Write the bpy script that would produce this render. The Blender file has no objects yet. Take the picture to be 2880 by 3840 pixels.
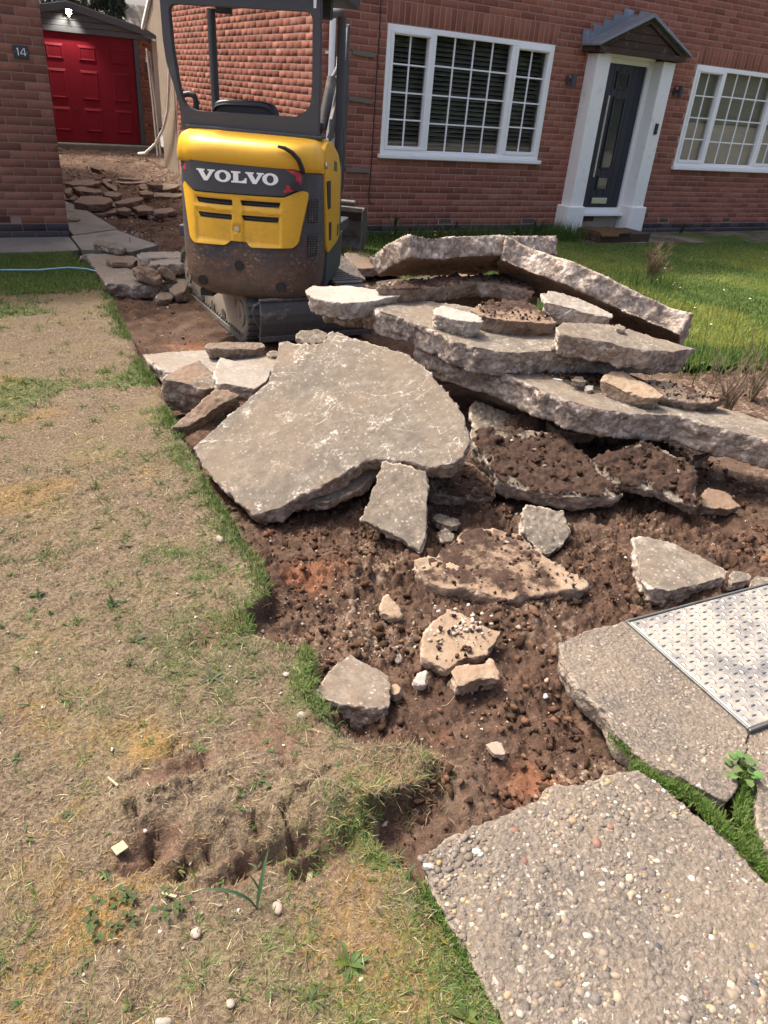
import bpy, bmesh, math, random
import numpy as np
from mathutils import Vector, Matrix

SC = bpy.context.scene
COL = SC.collection
R = math.radians
random.seed(7)
RNG = np.random.default_rng(7)

# ------------------------------------------------------------------ camera
YAW, PITCH, ROLL = 31.02, 29.585, 4.865
CAM = Vector((-4.662, -8.5495, 1.5907))
def cam_axes():
    y, p, r = R(YAW), R(PITCH), R(ROLL)
    fh = Vector((math.sin(y), math.cos(y), 0)); rt = Vector((math.cos(y), -math.sin(y), 0)); up = Vector((0, 0, 1))
    F = fh*math.cos(p) - up*math.sin(p); U = fh*math.sin(p) + up*math.cos(p)
    return rt*math.cos(r) + U*math.sin(r), -rt*math.sin(r) + U*math.cos(r), F
cd = bpy.data.cameras.new('camera'); cam = bpy.data.objects.new('camera', cd); COL.objects.link(cam)
_r, _u, _f = cam_axes()
cam.matrix_world = Matrix(((_r.x, _u.x, -_f.x, CAM.x), (_r.y, _u.y, -_f.y, CAM.y), (_r.z, _u.z, -_f.z, CAM.z), (0, 0, 0, 1)))
cd.sensor_fit = 'VERTICAL'; cd.sensor_height = 36.0; cd.sensor_width = 27.0
cd.lens = 36.0*2765.96/3840.0
cd.clip_start = 0.05; cd.clip_end = 2000
SC.camera = cam

# ------------------------------------------------------------------ light
SUN_AZ_LEFT = 34.0      # degrees to the left (-X) of +Y, i.e. behind the houses
SUN_EL = 60.0
w = bpy.data.worlds.new('World'); SC.world = w; w.use_nodes = True
nt = w.node_tree; nt.nodes.clear()
sky = nt.nodes.new('ShaderNodeTexSky'); sky.sky_type = 'NISHITA'; sky.sun_disc = False
sky.sun_elevation = R(SUN_EL); sky.sun_rotation = R(-SUN_AZ_LEFT); sky.dust_density = 8.0; sky.air_density = 0.6; sky.ozone_density = 0.4
bg = nt.nodes.new('ShaderNodeBackground'); bg.inputs[1].default_value = 0.15
wo = nt.nodes.new('ShaderNodeOutputWorld')
nt.links.new(sky.outputs[0], bg.inputs[0]); nt.links.new(bg.outputs[0], wo.inputs[0])
sl = bpy.data.lights.new('sun', 'SUN'); so = bpy.data.objects.new('sun', sl); COL.objects.link(so)
sl.energy = 2.0; sl.angle = R(3.0); sl.color = (1.0, 0.94, 0.84)
_d = Vector((math.sin(R(SUN_AZ_LEFT))*math.cos(R(SUN_EL)), -math.cos(R(SUN_AZ_LEFT))*math.cos(R(SUN_EL)), -math.sin(R(SUN_EL))))
so.rotation_euler = _d.to_track_quat('-Z', 'Y').to_euler()
SC.view_settings.view_transform = 'Standard'; SC.view_settings.look = 'None'
SC.view_settings.exposure = 1.5; SC.view_settings.gamma = 1.0; SC.view_settings.use_curve_mapping = False
SC.cycles.use_denoising = True; SC.cycles.denoising_prefilter = 'ACCURATE'; SC.cycles.max_bounces = 6; SC.cycles.diffuse_bounces = 3; SC.cycles.glossy_bounces = 3
SC.cycles.transmission_bounces = 4; SC.cycles.transparent_max_bounces = 8

# ------------------------------------------------------------------ noise (vectorised)
def _h(ix, iy, iz, s):
    n = (ix.astype(np.int64)*73856093) ^ (iy.astype(np.int64)*19349663) ^ (iz.astype(np.int64)*83492791) ^ (s*2654435)
    n &= 0xffffffff
    n = ((n ^ (n >> 16))*0x45d9f3b) & 0xffffffff
    n = ((n ^ (n >> 16))*0x45d9f3b) & 0xffffffff
    return ((n ^ (n >> 16)) & 0xffffff)/float(0xffffff)
def vnoise(P, s=0):
    P = np.asarray(P, float); i = np.floor(P).astype(np.int64); f = P - i
    u = f*f*f*(f*(f*6-15)+10)
    o = 0
    for dx in (0, 1):
        for dy in (0, 1):
            for dz in (0, 1):
                wt = (u[:, 0] if dx else 1-u[:, 0])*(u[:, 1] if dy else 1-u[:, 1])*(u[:, 2] if dz else 1-u[:, 2])
                o = o + wt*_h(i[:, 0]+dx, i[:, 1]+dy, i[:, 2]+dz, s)
    return o*2-1
def fbm(P, octv=4, s=0, gain=.5):
    a = 1.; o = 0; t = 0
    P = np.asarray(P, float)
    for k in range(octv):
        o = o + a*vnoise(P*(2.03**k) + 17.3*k, s+k); t += a; a *= gain
    return o/t
def worley(P, s=0):
    P = np.asarray(P, float); i = np.floor(P).astype(np.int64)
    best = np.full(len(P), 9.); cid = np.zeros(len(P))
    for dx in (-1, 0, 1):
        for dy in (-1, 0, 1):
            for dz in (-1, 0, 1):
                c = i + np.array([dx, dy, dz])
                q = np.stack([_h(c[:, 0], c[:, 1], c[:, 2], s+k) for k in (1, 2, 3)], 1) + c
                d = ((P-q)**2).sum(1); m = d < best
                best[m] = d[m]; cid[m] = _h(c[m, 0], c[m, 1], c[m, 2], s+9)
    return np.sqrt(best), cid
def xy3(x, y, sc=1., z=0.):
    return np.stack([x*sc, y*sc, np.full_like(x, z)], 1)
def smooth(a, b, x):
    t = np.clip((x-a)/(b-a), 0, 1); return t*t*(3-2*t)

# ------------------------------------------------------------------ mesh helpers
def link(name, me, mat=None, parent=None, loc=None, rot=None):
    o = bpy.data.objects.new(name, me); COL.objects.link(o)
    if mat is not None and me is not None:
        if len(me.materials) == 0: me.materials.append(mat)
    if parent is not None: o.parent = parent
    if loc is not None: o.location = loc
    if rot is not None: o.rotation_euler = rot
    return o
def tag(o, label=None, cat=None, group=None, kind=None):
    if label: o['label'] = label
    if cat: o['category'] = cat
    if group: o['group'] = group
    if kind: o['kind'] = kind
    elif cat and 'kind' not in o: o['kind'] = 'thing'
    return o
def empty(name, loc=(0, 0, 0), rz=0, label=None, cat=None, group=None):
    o = bpy.data.objects.new(name, None); COL.objects.link(o); o.location = loc; o.rotation_euler = (0, 0, rz)
    o.empty_display_size = .1
    return tag(o, label, cat, group)
def np_mesh(name, V, F, attrs=None, smooth_=False):
    """V (n,3), F (m,k) same-size faces"""
    me = bpy.data.meshes.new(name); V = np.asarray(V, np.float32); F = np.asarray(F, np.int32)
    k = F.shape[1]
    me.vertices.add(len(V)); me.vertices.foreach_set('co', V.ravel())
    me.loops.add(F.size); me.loops.foreach_set('vertex_index', F.ravel())
    me.polygons.add(len(F)); me.polygons.foreach_set('loop_start', np.arange(len(F), dtype=np.int32)*k)
    try: me.polygons.foreach_set('loop_total', np.full(len(F), k, np.int32))
    except Exception: pass
    me.update(calc_edges=True)
    if smooth_: me.polygons.foreach_set('use_smooth', np.ones(len(F), bool))
    for an, (ty, data) in (attrs or {}).items():
        a = me.attributes.new(an, ty, 'POINT')
        if ty == 'FLOAT': a.data.foreach_set('value', np.asarray(data, np.float32).ravel())
        else: a.data.foreach_set('color', np.asarray(data, np.float32).ravel())
    me.validate(); return me
class MB:
    def __init__(s): s.v = []; s.f = []
    def add(s, V, F):
        b = len(s.v); s.v += [tuple(p) for p in V]; s.f += [tuple(i+b for i in f) for f in F]; return s
    def box(s, x0, x1, y0, y1, z0, z1):
        V = [(x0,y0,z0),(x1,y0,z0),(x1,y1,z0),(x0,y1,z0),(x0,y0,z1),(x1,y0,z1),(x1,y1,z1),(x0,y1,z1)]
        return s.add(V, [(0,3,2,1),(4,5,6,7),(0,1,5,4),(1,2,6,5),(2,3,7,6),(3,0,4,7)])
    def tube(s, pts, r, n=10, cap=True):
        pts = [Vector(p) for p in pts]; m = len(pts); rr = r if isinstance(r, (list, tuple)) else [r]*m
        V = []; F = []; t0 = None
        for i, p in enumerate(pts):
            t = (pts[min(i+1, m-1)]-pts[max(i-1, 0)]).normalized()
            if t0 is None:
                a = Vector((0, 0, 1)) if abs(t.z) < .9 else Vector((1, 0, 0)); u = t.cross(a).normalized()
            else:
                u = (u - t*u.dot(t)).normalized()
            t0 = t; v = t.cross(u)
            for k in range(n):
                an = 2*math.pi*k/n; V.append(p + (u*math.cos(an)+v*math.sin(an))*rr[i])
        for i in range(m-1):
            for k in range(n):
                a = i*n+k; b = i*n+(k+1) % n; F.append((a, b, b+n, a+n))
        if cap: F.append(tuple(range(n-1, -1, -1))); F.append(tuple(range((m-1)*n, m*n)))
        return s.add(V, F)
    def prism(s, poly, axis, a, b):
        """poly 2D, extruded along axis: 'y' poly=(x,z), 'x' poly=(y,z), 'z' poly=(x,y)"""
        f = {'y': lambda p, t: (p[0], t, p[1]), 'x': lambda p, t: (t, p[0], p[1]), 'z': lambda p, t: (p[0], p[1], t)}[axis]
        n = len(poly); V = [f(p, a) for p in poly]+[f(p, b) for p in poly]
        F = [(i, (i+1) % n, (i+1) % n+n, i+n) for i in range(n)] + [tuple(range(n-1, -1, -1)), tuple(range(n, 2*n))]
        return s.add(V, F)
    def lathe(s, prof, n=16, c=(0, 0, 0), axis='z'):
        V = []; F = []; m = len(prof)
        for (r, h) in prof:
            for k in range(n):
                an = 2*math.pi*k/n; p = (r*math.cos(an), r*math.sin(an), h)
                if axis == 'x': p = (p[2], p[0], p[1])
                if axis == 'y': p = (p[0], p[2], p[1])
                V.append((p[0]+c[0], p[1]+c[1], p[2]+c[2]))
        for i in range(m-1):
            for k in range(n): F.append((i*n+k, i*n+(k+1) % n, (i+1)*n+(k+1) % n, (i+1)*n+k))
        F.append(tuple(range(n-1, -1, -1))); F.append(tuple(range((m-1)*n, m*n)))
        return s.add(V, F)
    def mesh(s, name, sm=False, bevel=0, seg=2):
        bm = bmesh.new(); vs = [bm.verts.new(p) for p in s.v]
        for f in s.f:
            try: bm.faces.new([vs[i] for i in f])
            except ValueError: pass
        bmesh.ops.recalc_face_normals(bm, faces=bm.faces)
        if bevel:
            es = [e for e in bm.edges if e.is_manifold and e.calc_face_angle(0) > R(35)]
            bmesh.ops.bevel(bm, geom=es, offset=bevel, segments=seg, affect='EDGES', profile=.6, clamp_overlap=True)
        if sm:
            for f in bm.faces: f.smooth = True
        me = bpy.data.meshes.new(name); bm.to_mesh(me); bm.free()
        if sm:
            try: me.set_sharp_from_angle(angle=R(40))
            except Exception: pass
        return me
    def build(s, name, mat, parent=None, sm=False, bevel=0, seg=2, loc=None, rot=None):
        return link(name, s.mesh(name, sm, bevel, seg), mat, parent, loc, rot)

# ------------------------------------------------------------------ node helpers
class NB:
    def __init__(s, name):
        s.m = bpy.data.materials.new(name); s.m.use_nodes = True; s.nt = s.m.node_tree; s.nt.nodes.clear()
        s.out = s.nt.nodes.new('ShaderNodeOutputMaterial')
    def n(s, t, ins=None, **kw):
        nd = s.nt.nodes.new('ShaderNode'+t)
        for k, v in kw.items(): setattr(nd, k, v)
        for k, v in (ins or {}).items(): s.set(nd.inputs[k], v)
        return nd
    def set(s, inp, v):
        if isinstance(v, bpy.types.NodeSocket): s.nt.links.new(v, inp)
        else:
            if inp.type == 'RGBA' and len(v) == 3: v = (*v, 1)
            inp.default_value = v
    def coord(s, which='Object', scale=None):
        c = s.n('TexCoord').outputs[which]
        if scale: c = s.n('Mapping', {'Vector': c, 'Scale': scale}).outputs[0]
        return c
    def geo(s): return s.n('NewGeometry')
    def noise(s, scale, detail=4, rough=.55, vec=None, dist=0, out='Fac'):
        i = {'Scale': scale, 'Detail': detail, 'Roughness': rough, 'Distortion': dist}
        if vec is not None: i['Vector'] = vec
        return s.n('TexNoise', i).outputs[out]
    def voro(s, scale, vec=None, feature='F1', out='Distance', rnd=1.):
        i = {'Scale': scale, 'Randomness': rnd}
        if vec is not None: i['Vector'] = vec
        return s.n('TexVoronoi', i, feature=feature).outputs[out]
    def ramp(s, fac, stops, interp='LINEAR'):
        r = s.n('ValToRGB', {'Fac': fac}); cr = r.color_ramp; cr.interpolation = interp
        while len(cr.elements) < len(stops): cr.elements.new(.5)
        for e, (p, c) in zip(cr.elements, stops):
            e.position = p; e.color = (c, c, c, 1) if isinstance(c, (int, float)) else (*c, 1)
        return r.outputs[0]
    def mix(s, fac, a, b, blend='MIX'):
        m = s.n('Mix', data_type='RGBA', blend_type=blend)
        s.set(m.inputs[0], fac); s.set(m.inputs[6], a); s.set(m.inputs[7], b); return m.outputs[2]
    def math(s, op, a, b=0., c=None):
        m = s.n('Math', operation=op); s.set(m.inputs[0], a); s.set(m.inputs[1], b)
        if c is not None: s.set(m.inputs[2], c)
        return m.outputs[0]
    def attr(s, name, ty='GEOMETRY', out='Fac'):
        return s.n('Attribute', attribute_name=name, attribute_type=ty).outputs[out]
    def bump(s, h, strength=.5, dist=.01, normal=None):
        i = {'Height': h, 'Strength': strength, 'Distance': dist}
        if normal is not None: i['Normal'] = normal
        return s.n('Bump', i).outputs[0]
    def done(s, color, rough=.85, metal=0., normal=None, spec=.3, extra=None):
        i = {'Base Color': color, 'Roughness': rough, 'Metallic': metal, 'Specular IOR Level': spec}
        if normal is not None: i['Normal'] = normal
        i.update(extra or {})
        p = s.n('BsdfPrincipled', i); s.nt.links.new(p.outputs[0], s.out.inputs[0]); return s.m

SOIL = (.055, .033, .023); SOIL2 = (.092, .056, .039); RED = (.185, .082, .045)
MATS = {}
def m_concrete():
    b = NB('concrete'); c = b.coord()
    rnd = b.n('ObjectInfo').outputs['Random']
    dirt = b.attr('dirt', 'OBJECT'); scr = b.attr('scr', 'OBJECT'); pale = b.attr('pale', 'OBJECT'); tint = b.attr('tint', 'OBJECT')
    side = b.attr('side'); soil = b.attr('soil')
    nz = b.noise(5., 6, .65, c); nf = b.noise(38., 5, .6, c)
    top = b.ramp(nz, [(.3, (.105, .089, .070)), (.48, (.16, .138, .11)), (.7, (.235, .205, .168))])
    # fine aggregate in the face
    vc = b.voro(58., c, out='Color'); vd = b.voro(58., c)
    sep = b.n('SeparateColor', {'Color': vc}).outputs[0]
    spk = b.math('MULTIPLY', b.math('GREATER_THAN', sep, .74), b.math('LESS_THAN', vd, .33))
    top = b.mix(b.math('MULTIPLY', spk, .75), top, (.40, .36, .30))
    spd = b.math('MULTIPLY', b.math('LESS_THAN', sep, .22), b.math('LESS_THAN', vd, .42))
    top = b.mix(b.math('MULTIPLY', spd, .6), top, (.085, .07, .056))
    top = b.mix(b.ramp(b.noise(24., 6, .75, c), [(.40, .75), (.62, 0.)]), top, (.075, .062, .05))
    top = b.mix(b.math('MULTIPLY', b.attr('dark', 'OBJECT'), .38), top, (.085, .072, .057))
    # scuffed white scratches
    wv = b.n('TexNoise', {'Vector': c, 'Scale': 3.1, 'Detail': 3., 'Distortion': 1.3}).outputs['Fac']
    line = b.ramp(b.math('ABSOLUTE', b.math('SUBTRACT', wv, .5)), [(.0, .8), (.005, .6), (.014, 0.)])
    patch = b.ramp(b.noise(2.6, 4, .6, c), [(.42, 0.), (.58, 1.)])
    grit = b.ramp(b.noise(70., 3, .7, c), [(.42, 0.), (.6, 1.)])
    blot = b.ramp(b.noise(8.5, 6, .8, c), [(.56, 0.), (.66, 1.)])
    sc_ = b.math('MULTIPLY', b.math('MULTIPLY', b.math('MAXIMUM', b.math('MULTIPLY', line, patch), b.math('MULTIPLY', blot, .95)), grit), scr)
    top = b.mix(sc_, top, (.58, .54, .48))
    # broken sides: pinkish, stone studded
    cw_ = b.n('Mapping', {'Vector': b.mix(.035, c, b.noise(30., 3, .6, c, out='Color'))}).outputs[0]; v2 = b.voro(52., cw_, out='Color'); v2d = b.voro(52., cw_)
    s2 = b.n('SeparateColor', {'Color': v2}).outputs[1]
    sd = b.ramp(s2, [(0., (.13, .10, .08)), (.35, (.27, .217, .175)), (.7, (.39, .325, .27)), (1., (.62, .55, .47))])
    sd = b.mix(b.math('MULTIPLY', nf, .75), sd, (.315, .25, .20))
    sd = b.mix(b.ramp(b.noise(9., 5, .65, c), [(.5, 0.), (.68, .8)]), sd, (.56, .495, .43))
    sd = b.mix(b.ramp(b.noise(12., 5, .65, c, .4), [(.52, 0.), (.68, .8)]), sd, (.15, .115, .095))
    col = b.mix(b.math('MINIMUM', side, 1.), top, sd)
    col = b.mix(b.math('MULTIPLY', pale, .45), col, (.47, .43, .38))
    col = b.mix(b.math('MULTIPLY', tint, .45), col, (.36, .245, .15))
    col = b.mix(b.math('MULTIPLY', b.ramp(b.noise(1.7, 5, .6, b.n('Mapping', {'Vector': c, 'Location': (7.1, 2.2, 3.)}).outputs[0]), [(.45, 0.), (.66, .55)]), b.math('SUBTRACT', 1., b.math('MINIMUM', side, 1.))), col, (.17, .13, .092))
    # earth staining
    dn = b.noise(4.2, 7, .68, b.n('Mapping', {'Vector': c, 'Location': (3.1, 1.7, 9.)}).outputs[0])
    thr = b.math('SUBTRACT', b.math('ADD', dn, b.math('MULTIPLY', dirt, .5)), b.math('MULTIPLY', b.math('MINIMUM', b.math('SUBTRACT', 2., side), 1.), .16))
    col = b.mix(b.ramp(thr, [(.52, 0.), (.72, .85)]), col, (.175, .115, .078))
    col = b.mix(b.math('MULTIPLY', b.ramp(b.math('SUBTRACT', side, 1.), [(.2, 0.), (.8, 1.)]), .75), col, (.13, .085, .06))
    so = b.ramp(b.math('ADD', soil, b.math('MULTIPLY', b.math('SUBTRACT', b.noise(22., 6, .7, c), .5), .9)), [(.42, 0.), (.6, 1.)])
    soc = b.ramp(b.noise(60., 4, .6, c), [(.3, (.024, .0145, .0105)), (.7, (.062, .037, .026))])
    col = b.mix(so, col, soc)
    h1 = b.math('ADD', b.math('MULTIPLY', nf, .6), b.math('MULTIPLY', b.noise(150., 3, .6, c), .35))
    hs = b.math('SUBTRACT', h1, b.math('MULTIPLY', v2d, b.math('MULTIPLY', b.math('MINIMUM', side, 1.), .7)))
    nrm = b.bump(hs, .6, .010)
    return b.done(col, .92, 0, nrm, .18)
def m_soil():
    b = NB('soil'); c = b.coord()
    red = b.attr('red'); peb = b.attr('peb')
    n1 = b.noise(9., 6, .7, c); n2 = b.noise(70., 5, .7, c)
    col = b.ramp(n1, [(.3, (.038, .023, .016)), (.5, (.068, .041, .029)), (.7, (.125, .077, .053))])
    col = b.mix(b.ramp(n2, [(.48, 0.), (.80, .45)]), col, (.16, .105, .072))
    col = b.mix(b.ramp(b.math('ADD', red, b.math('MULTIPLY', b.math('SUBTRACT', n2, .5), .8)), [(.35, 0.), (.85, .75)]), col, RED)
    vc = b.n('SeparateColor', {'Color': b.voro(75., c, out='Color')}).outputs[0]; vd = b.voro(75., c)
    pb = b.math('MULTIPLY', b.math('MULTIPLY', b.math('GREATER_THAN', vc, .86), b.math('LESS_THAN', vd, .36)), peb)
    col = b.mix(b.ramp(b.noise(2.3, 5, .65, c), [(.5, 0.), (.7, .6)]), col, b.ramp(n2, [(.3, (.09, .06, .042)), (.7, (.20, .145, .105))]))
    col = b.mix(b.math('MULTIPLY', pb, .7), col, (.27, .215, .17))
    col = b.mix(b.math('MULTIPLY', b.ramp(b.noise(26., 4, .6, c), [(.5, 0.), (.7, .7)]), b.ramp(peb, [(.6, 0.), (1., 1.)])), col, (.36, .28, .21))
    nrm = b.bump(b.math('ADD', n2, b.math('MULTIPLY', b.noise(190., 3, .6, c), .5)), .9, .012)
    return b.done(col, .97, 0, nrm, .1)
def m_thatch():
    b = NB('dry_lawn_ground'); c = b.coord()
    moss = b.attr('moss'); lush = b.attr('lush'); bare = b.attr('bare')
    n2 = b.noise(85., 5, .75, c); n1 = b.noise(6., 5, .65, c); n3 = b.noise(28., 5, .7, c)
    col = b.ramp(n2, [(.30, (.042, .032, .021)), (.48, (.128, .097, .065)), (.70, (.255, .204, .14))])
    col = b.mix(b.ramp(n1, [(.38, .0), (.62, .55)]), col, b.ramp(n2, [(.32, (.035, .024, .016)), (.7, (.20, .14, .095))]))
    col = b.mix(b.ramp(b.noise(2.4, 5, .7, b.n('Mapping', {'Vector': c, 'Location': (4., 8., 0.)}).outputs[0]), [(.48, 0.), (.66, .5)]), col, b.ramp(n2, [(.3, (.075, .062, .024)), (.7, (.25, .205, .09))]))
    col = b.mix(b.ramp(b.math('ADD', moss, b.math('MULTIPLY', b.math('SUBTRACT', n3, .5), 1.6)), [(.45, 0.), (.95, .6)]), col, b.ramp(n2, [(.3, (.12, .065, .018)), (.7, (.32, .195, .06))]))
    col = b.mix(b.ramp(b.math('ADD', lush, b.math('MULTIPLY', b.math('SUBTRACT', n3, .5), .8)), [(.4, 0.), (.8, .85)]), col, b.ramp(n2, [(.3, (.022, .04, .012)), (.7, (.10, .145, .04))]))
    col = b.mix(b.ramp(b.math('ADD', bare, b.math('MULTIPLY', b.math('SUBTRACT', n3, .5), .8)), [(.4, 0.), (.7, .9)]), col, b.ramp(n2, [(.3, (.075, .046, .032)), (.7, (.20, .125, .085))]))
    nrm = b.bump(b.math('ADD', n2, b.math('MULTIPLY', n3, .6)), .9, .014)
    return b.done(col, .95, 0, nrm, .12)
def m_vcol(name, rough=.7, spec=.25, trans=0.):
    b = NB(name); col = b.attr('col', out='Color')
    col = b.mix(b.math('MULTIPLY', b.noise(130., 3, .6, b.coord()), .35), col, (.05, .04, .03))
    return b.done(col, rough, 0, None, spec, {'Subsurface Weight': 0.})
def m_leaf(name):
    b = NB(name); col = b.attr('col', out='Color')
    d = b.n('BsdfDiffuse', {'Color': col, 'Roughness': .5}); t = b.n('BsdfTranslucent', {'Color': col})
    mx = b.n('MixShader', {0: .28, 1: d.outputs[0], 2: t.outputs[0]}); g = b.n('BsdfGlossy', {'Roughness': .6, 'Color': (1, 1, 1, 1)})
    fr = b.n('MixShader', {0: .014, 1: mx.outputs[0], 2: g.outputs[0]})
    b.nt.links.new(fr.outputs[0], b.out.inputs[0]); return b.m
def m_brick(name, cols, scale=1.):
    b = NB(name); c = b.coord()
    gi = b.geo().outputs['Random Per Island']; oi = b.n('ObjectInfo').outputs['Random']
    r = b.math('FRACT', b.math('ADD', gi, b.math('MULTIPLY', oi, 7.31)))
    w = b.n('TexWhiteNoise', {'W': r}, noise_dimensions='1D').outputs['Value']
    col = b.ramp(w, cols)
    wp = b.n('NewGeometry').outputs['Position']
    n = b.noise(30., 5, .65, wp); n2 = b.noise(2.2, 4, .6, wp)
    col = b.mix(b.ramp(n, [(.35, .55), (.7, 0.)]), col, b.mix(.5, col, (.07, .035, .03)))
    col = b.mix(b.ramp(b.noise(110., 3, .6, wp), [(.55, 0.), (.8, .35)]), col, (.40, .26, .21))
    col = b.mix(b.ramp(n2, [(.45, 0.), (.7, .3)]), col, (.15, .075, .055))
    nrm = b.bump(b.math('ADD', n, b.noise(140., 3, .6, wp)), .22, .005)
    return b.done(col, .9, 0, nrm, .15)
def m_plain(name, col, rough=.6, metal=0., spec=.4, nscale=40., var=.12, bump=0., dist=.004, dark=None, dark_amt=.0, dscale=6.):
    b = NB(name); c = b.coord(); n = b.noise(nscale, 4, .6, c)
    cc = b.mix(b.math('MULTIPLY', n, var*2), col, tuple(x*.55 for x in col))
    if dark is not None:
        cc = b.mix(b.ramp(b.noise(dscale, 6, .7, c), [(.62-dark_amt*.3, 0.), (.75-dark_amt*.25, min(1, .5+dark_amt))]), cc, dark)
    nrm = b.bump(n, bump, dist) if bump else None
    return b.done(cc, rough, metal, nrm, spec)
# ================================================================== GROUND
BND = [(-3.60, 1.0), (-3.62, -.5), (-3.639, -.771), (-3.575, -.947), (-3.615, -1.945), (-3.647, -2.542), (-3.726, -3.752), (-3.747, -4.072), (-3.759, -4.48),
       (-3.793, -4.828), (-3.824, -5.191), (-3.854, -5.603), (-3.862, -5.83), (-3.856, -5.999), (-3.868, -6.149), (-3.853, -6.315), (-3.864, -6.443),
       (-3.892, -6.539), (-3.99, -6.599), (-4.0, -6.699), (-3.94, -6.785), (-3.885, -6.845), (-3.915, -6.998), (-3.955, -7.065), (-3.915, -7.159), (-3.90, -7.229),
       (-3.87, -7.279), (-3.76, -7.327), (-3.715, -7.382), (-3.80, -7.449), (-3.93, -7.475), (-3.985, -7.547), (-3.972, -7.65), (-3.975, -9.6)]
_by = np.array([p[1] for p in BND])[::-1]; _bx = np.array([p[0] for p in BND])[::-1]
def bx(y):
    w = fbm(np.stack([y*9., y*0+3., y*0], 1), 3, 5)*.028 + fbm(np.stack([y*40., y*0+1., y*0], 1), 2, 8)*.010
    return np.interp(y, _by, _bx) + w*(y > -7.65)
def sd_lawn(x, y): return bx(y) - x          # > 0 on the left lawn
RL = [(-.78, -.1), (-.80, -2.1), (-.62, -3.2), (-.35, -4.2), (-.06, -4.93), (.55, -5.28), (2.2, -5.45), (9.5, -5.9), (9.5, -.1)]
def inpoly(x, y, poly):
    r = np.zeros(len(x), bool); n = len(poly)
    for i in range(n):
        x0, y0 = poly[i]; x1, y1 = poly[(i+1) % n]
        if y0 == y1: continue
        c = ((y0 > y) != (y1 > y)) & (x < (x1-x0)*(y-y0)/(y1-y0)+x0); r ^= c
    return r
def distpoly(x, y, poly):
    d = np.full(len(x), 1e9); n = len(poly)
    for i in range(n):
        ax, ay = poly[i]; ex, ey = poly[(i+1) % n][0]-ax, poly[(i+1) % n][1]-ay
        t = np.clip(((x-ax)*ex+(y-ay)*ey)/(ex*ex+ey*ey), 0, 1)
        d = np.minimum(d, np.hypot(x-ax-t*ex, y-ay-t*ey))
    return np.where(inpoly(x, y, poly), d, -d)
def gau(x, y, cx, cy, r, h, r2=None):
    return h*np.exp(-(((x-cx)/r)**2 + ((y-cy)/(r2 or r))**2))
def rise(y): return np.clip(y, 0, 12)*.016
def h_lawn(x, y):
    P = xy3(x, y)
    z = fbm(P*2.3, 4, 21)*.012 + fbm(P*22, 3, 22)*.010 + fbm(P*70, 2, 23)*.006
    # torn, lifted turf in the foreground
    t = gau(x, y, -4.31, -7.27, .19, .04, .12) + gau(x, y, -4.15, -7.42, .15, .055, .09) + gau(x, y, -4.38, -7.36, .07, .03, .05) + gau(x, y, -4.50, -7.25, .09, .03) + gau(x, y, -4.06, -7.47, .07, .035) + gau(x, y, -4.42, -7.10, .10, .03, .06)
    c = gau(x, y, -4.51, -7.36, .06, -.068, .035) + gau(x, y, -4.45, -7.44, .06, -.07, .026) + gau(x, y, -4.30, -7.50, .11, -.062, .018) + gau(x, y, -4.18, -7.56, .05, -.068, .02) + gau(x, y, -4.08, -7.55, .03, -.04, .03) + gau(x, y, -4.19, -6.69, .05, -.03, .03) + gau(x, y, -4.38, -7.19, .05, -.03, .03)
    rough = np.clip((t-c)*22, 0, 1)
    rdg = np.abs(fbm(P*7.5+3, 3, 35)); crk = -.06*np.clip(1-rdg/.06, 0, 1)*rough
    c = c + crk
    z = z + t + c + rough*(fbm(P*17, 5, 31, .62)*.030 + np.abs(fbm(P*44, 3, 33))*.018)
    z = z - gau(x, y, -3.84, -7.38, .12, .03, .08)
    return z
def h_dig(x, y):
    P = xy3(x, y)
    z = -.130 + fbm(P*1.7, 3, 41)*.028 + rise(y)*.9 + np.where(y > 0, .03, 0)
    z = z + gau(x, y, -2.1, -5.2, .5, .12) + gau(x, y, -2.1, -5.72, .42, .24, .17) + gau(x, y, -1.62, -6.08, .26, .20, .14) + gau(x, y, -3.68, -7.47, .13, .05, .12) + gau(x, y, -3.2, -6.95, .3, .03, .15) + gau(x, y, -2.9, -6.9, .3, .03, .12)
    z = z + smooth(-1.75, -.9, x)*smooth(-4.6, -5.2, y)*.06
    z = z + smooth(-3.55, -3.95, x)*.025 - gau(x, y, -3.25, -3.3, .2, .03)
    z = z - gau(x, y, -3.5, -7.5, .2, .025)
    crumb = .6 + .6*smooth(-.1, .5, fbm(P*2.6, 3, 44))
    z = z + crumb*(fbm(P*12, 4, 45, .6)*.042 + np.abs(fbm(P*40, 3, 46))*.026)
    q1 = fbm(P*13, 4, 47, .6); q2 = fbm(P*29+3, 3, 48, .6); q3 = fbm(P*60+7, 2, 50)
    z = z + crumb*(.020*smooth(.04, .10, q1) + .012*smooth(.05, .11, q2) + .007*smooth(.08, .15, q3))
    return z
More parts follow.
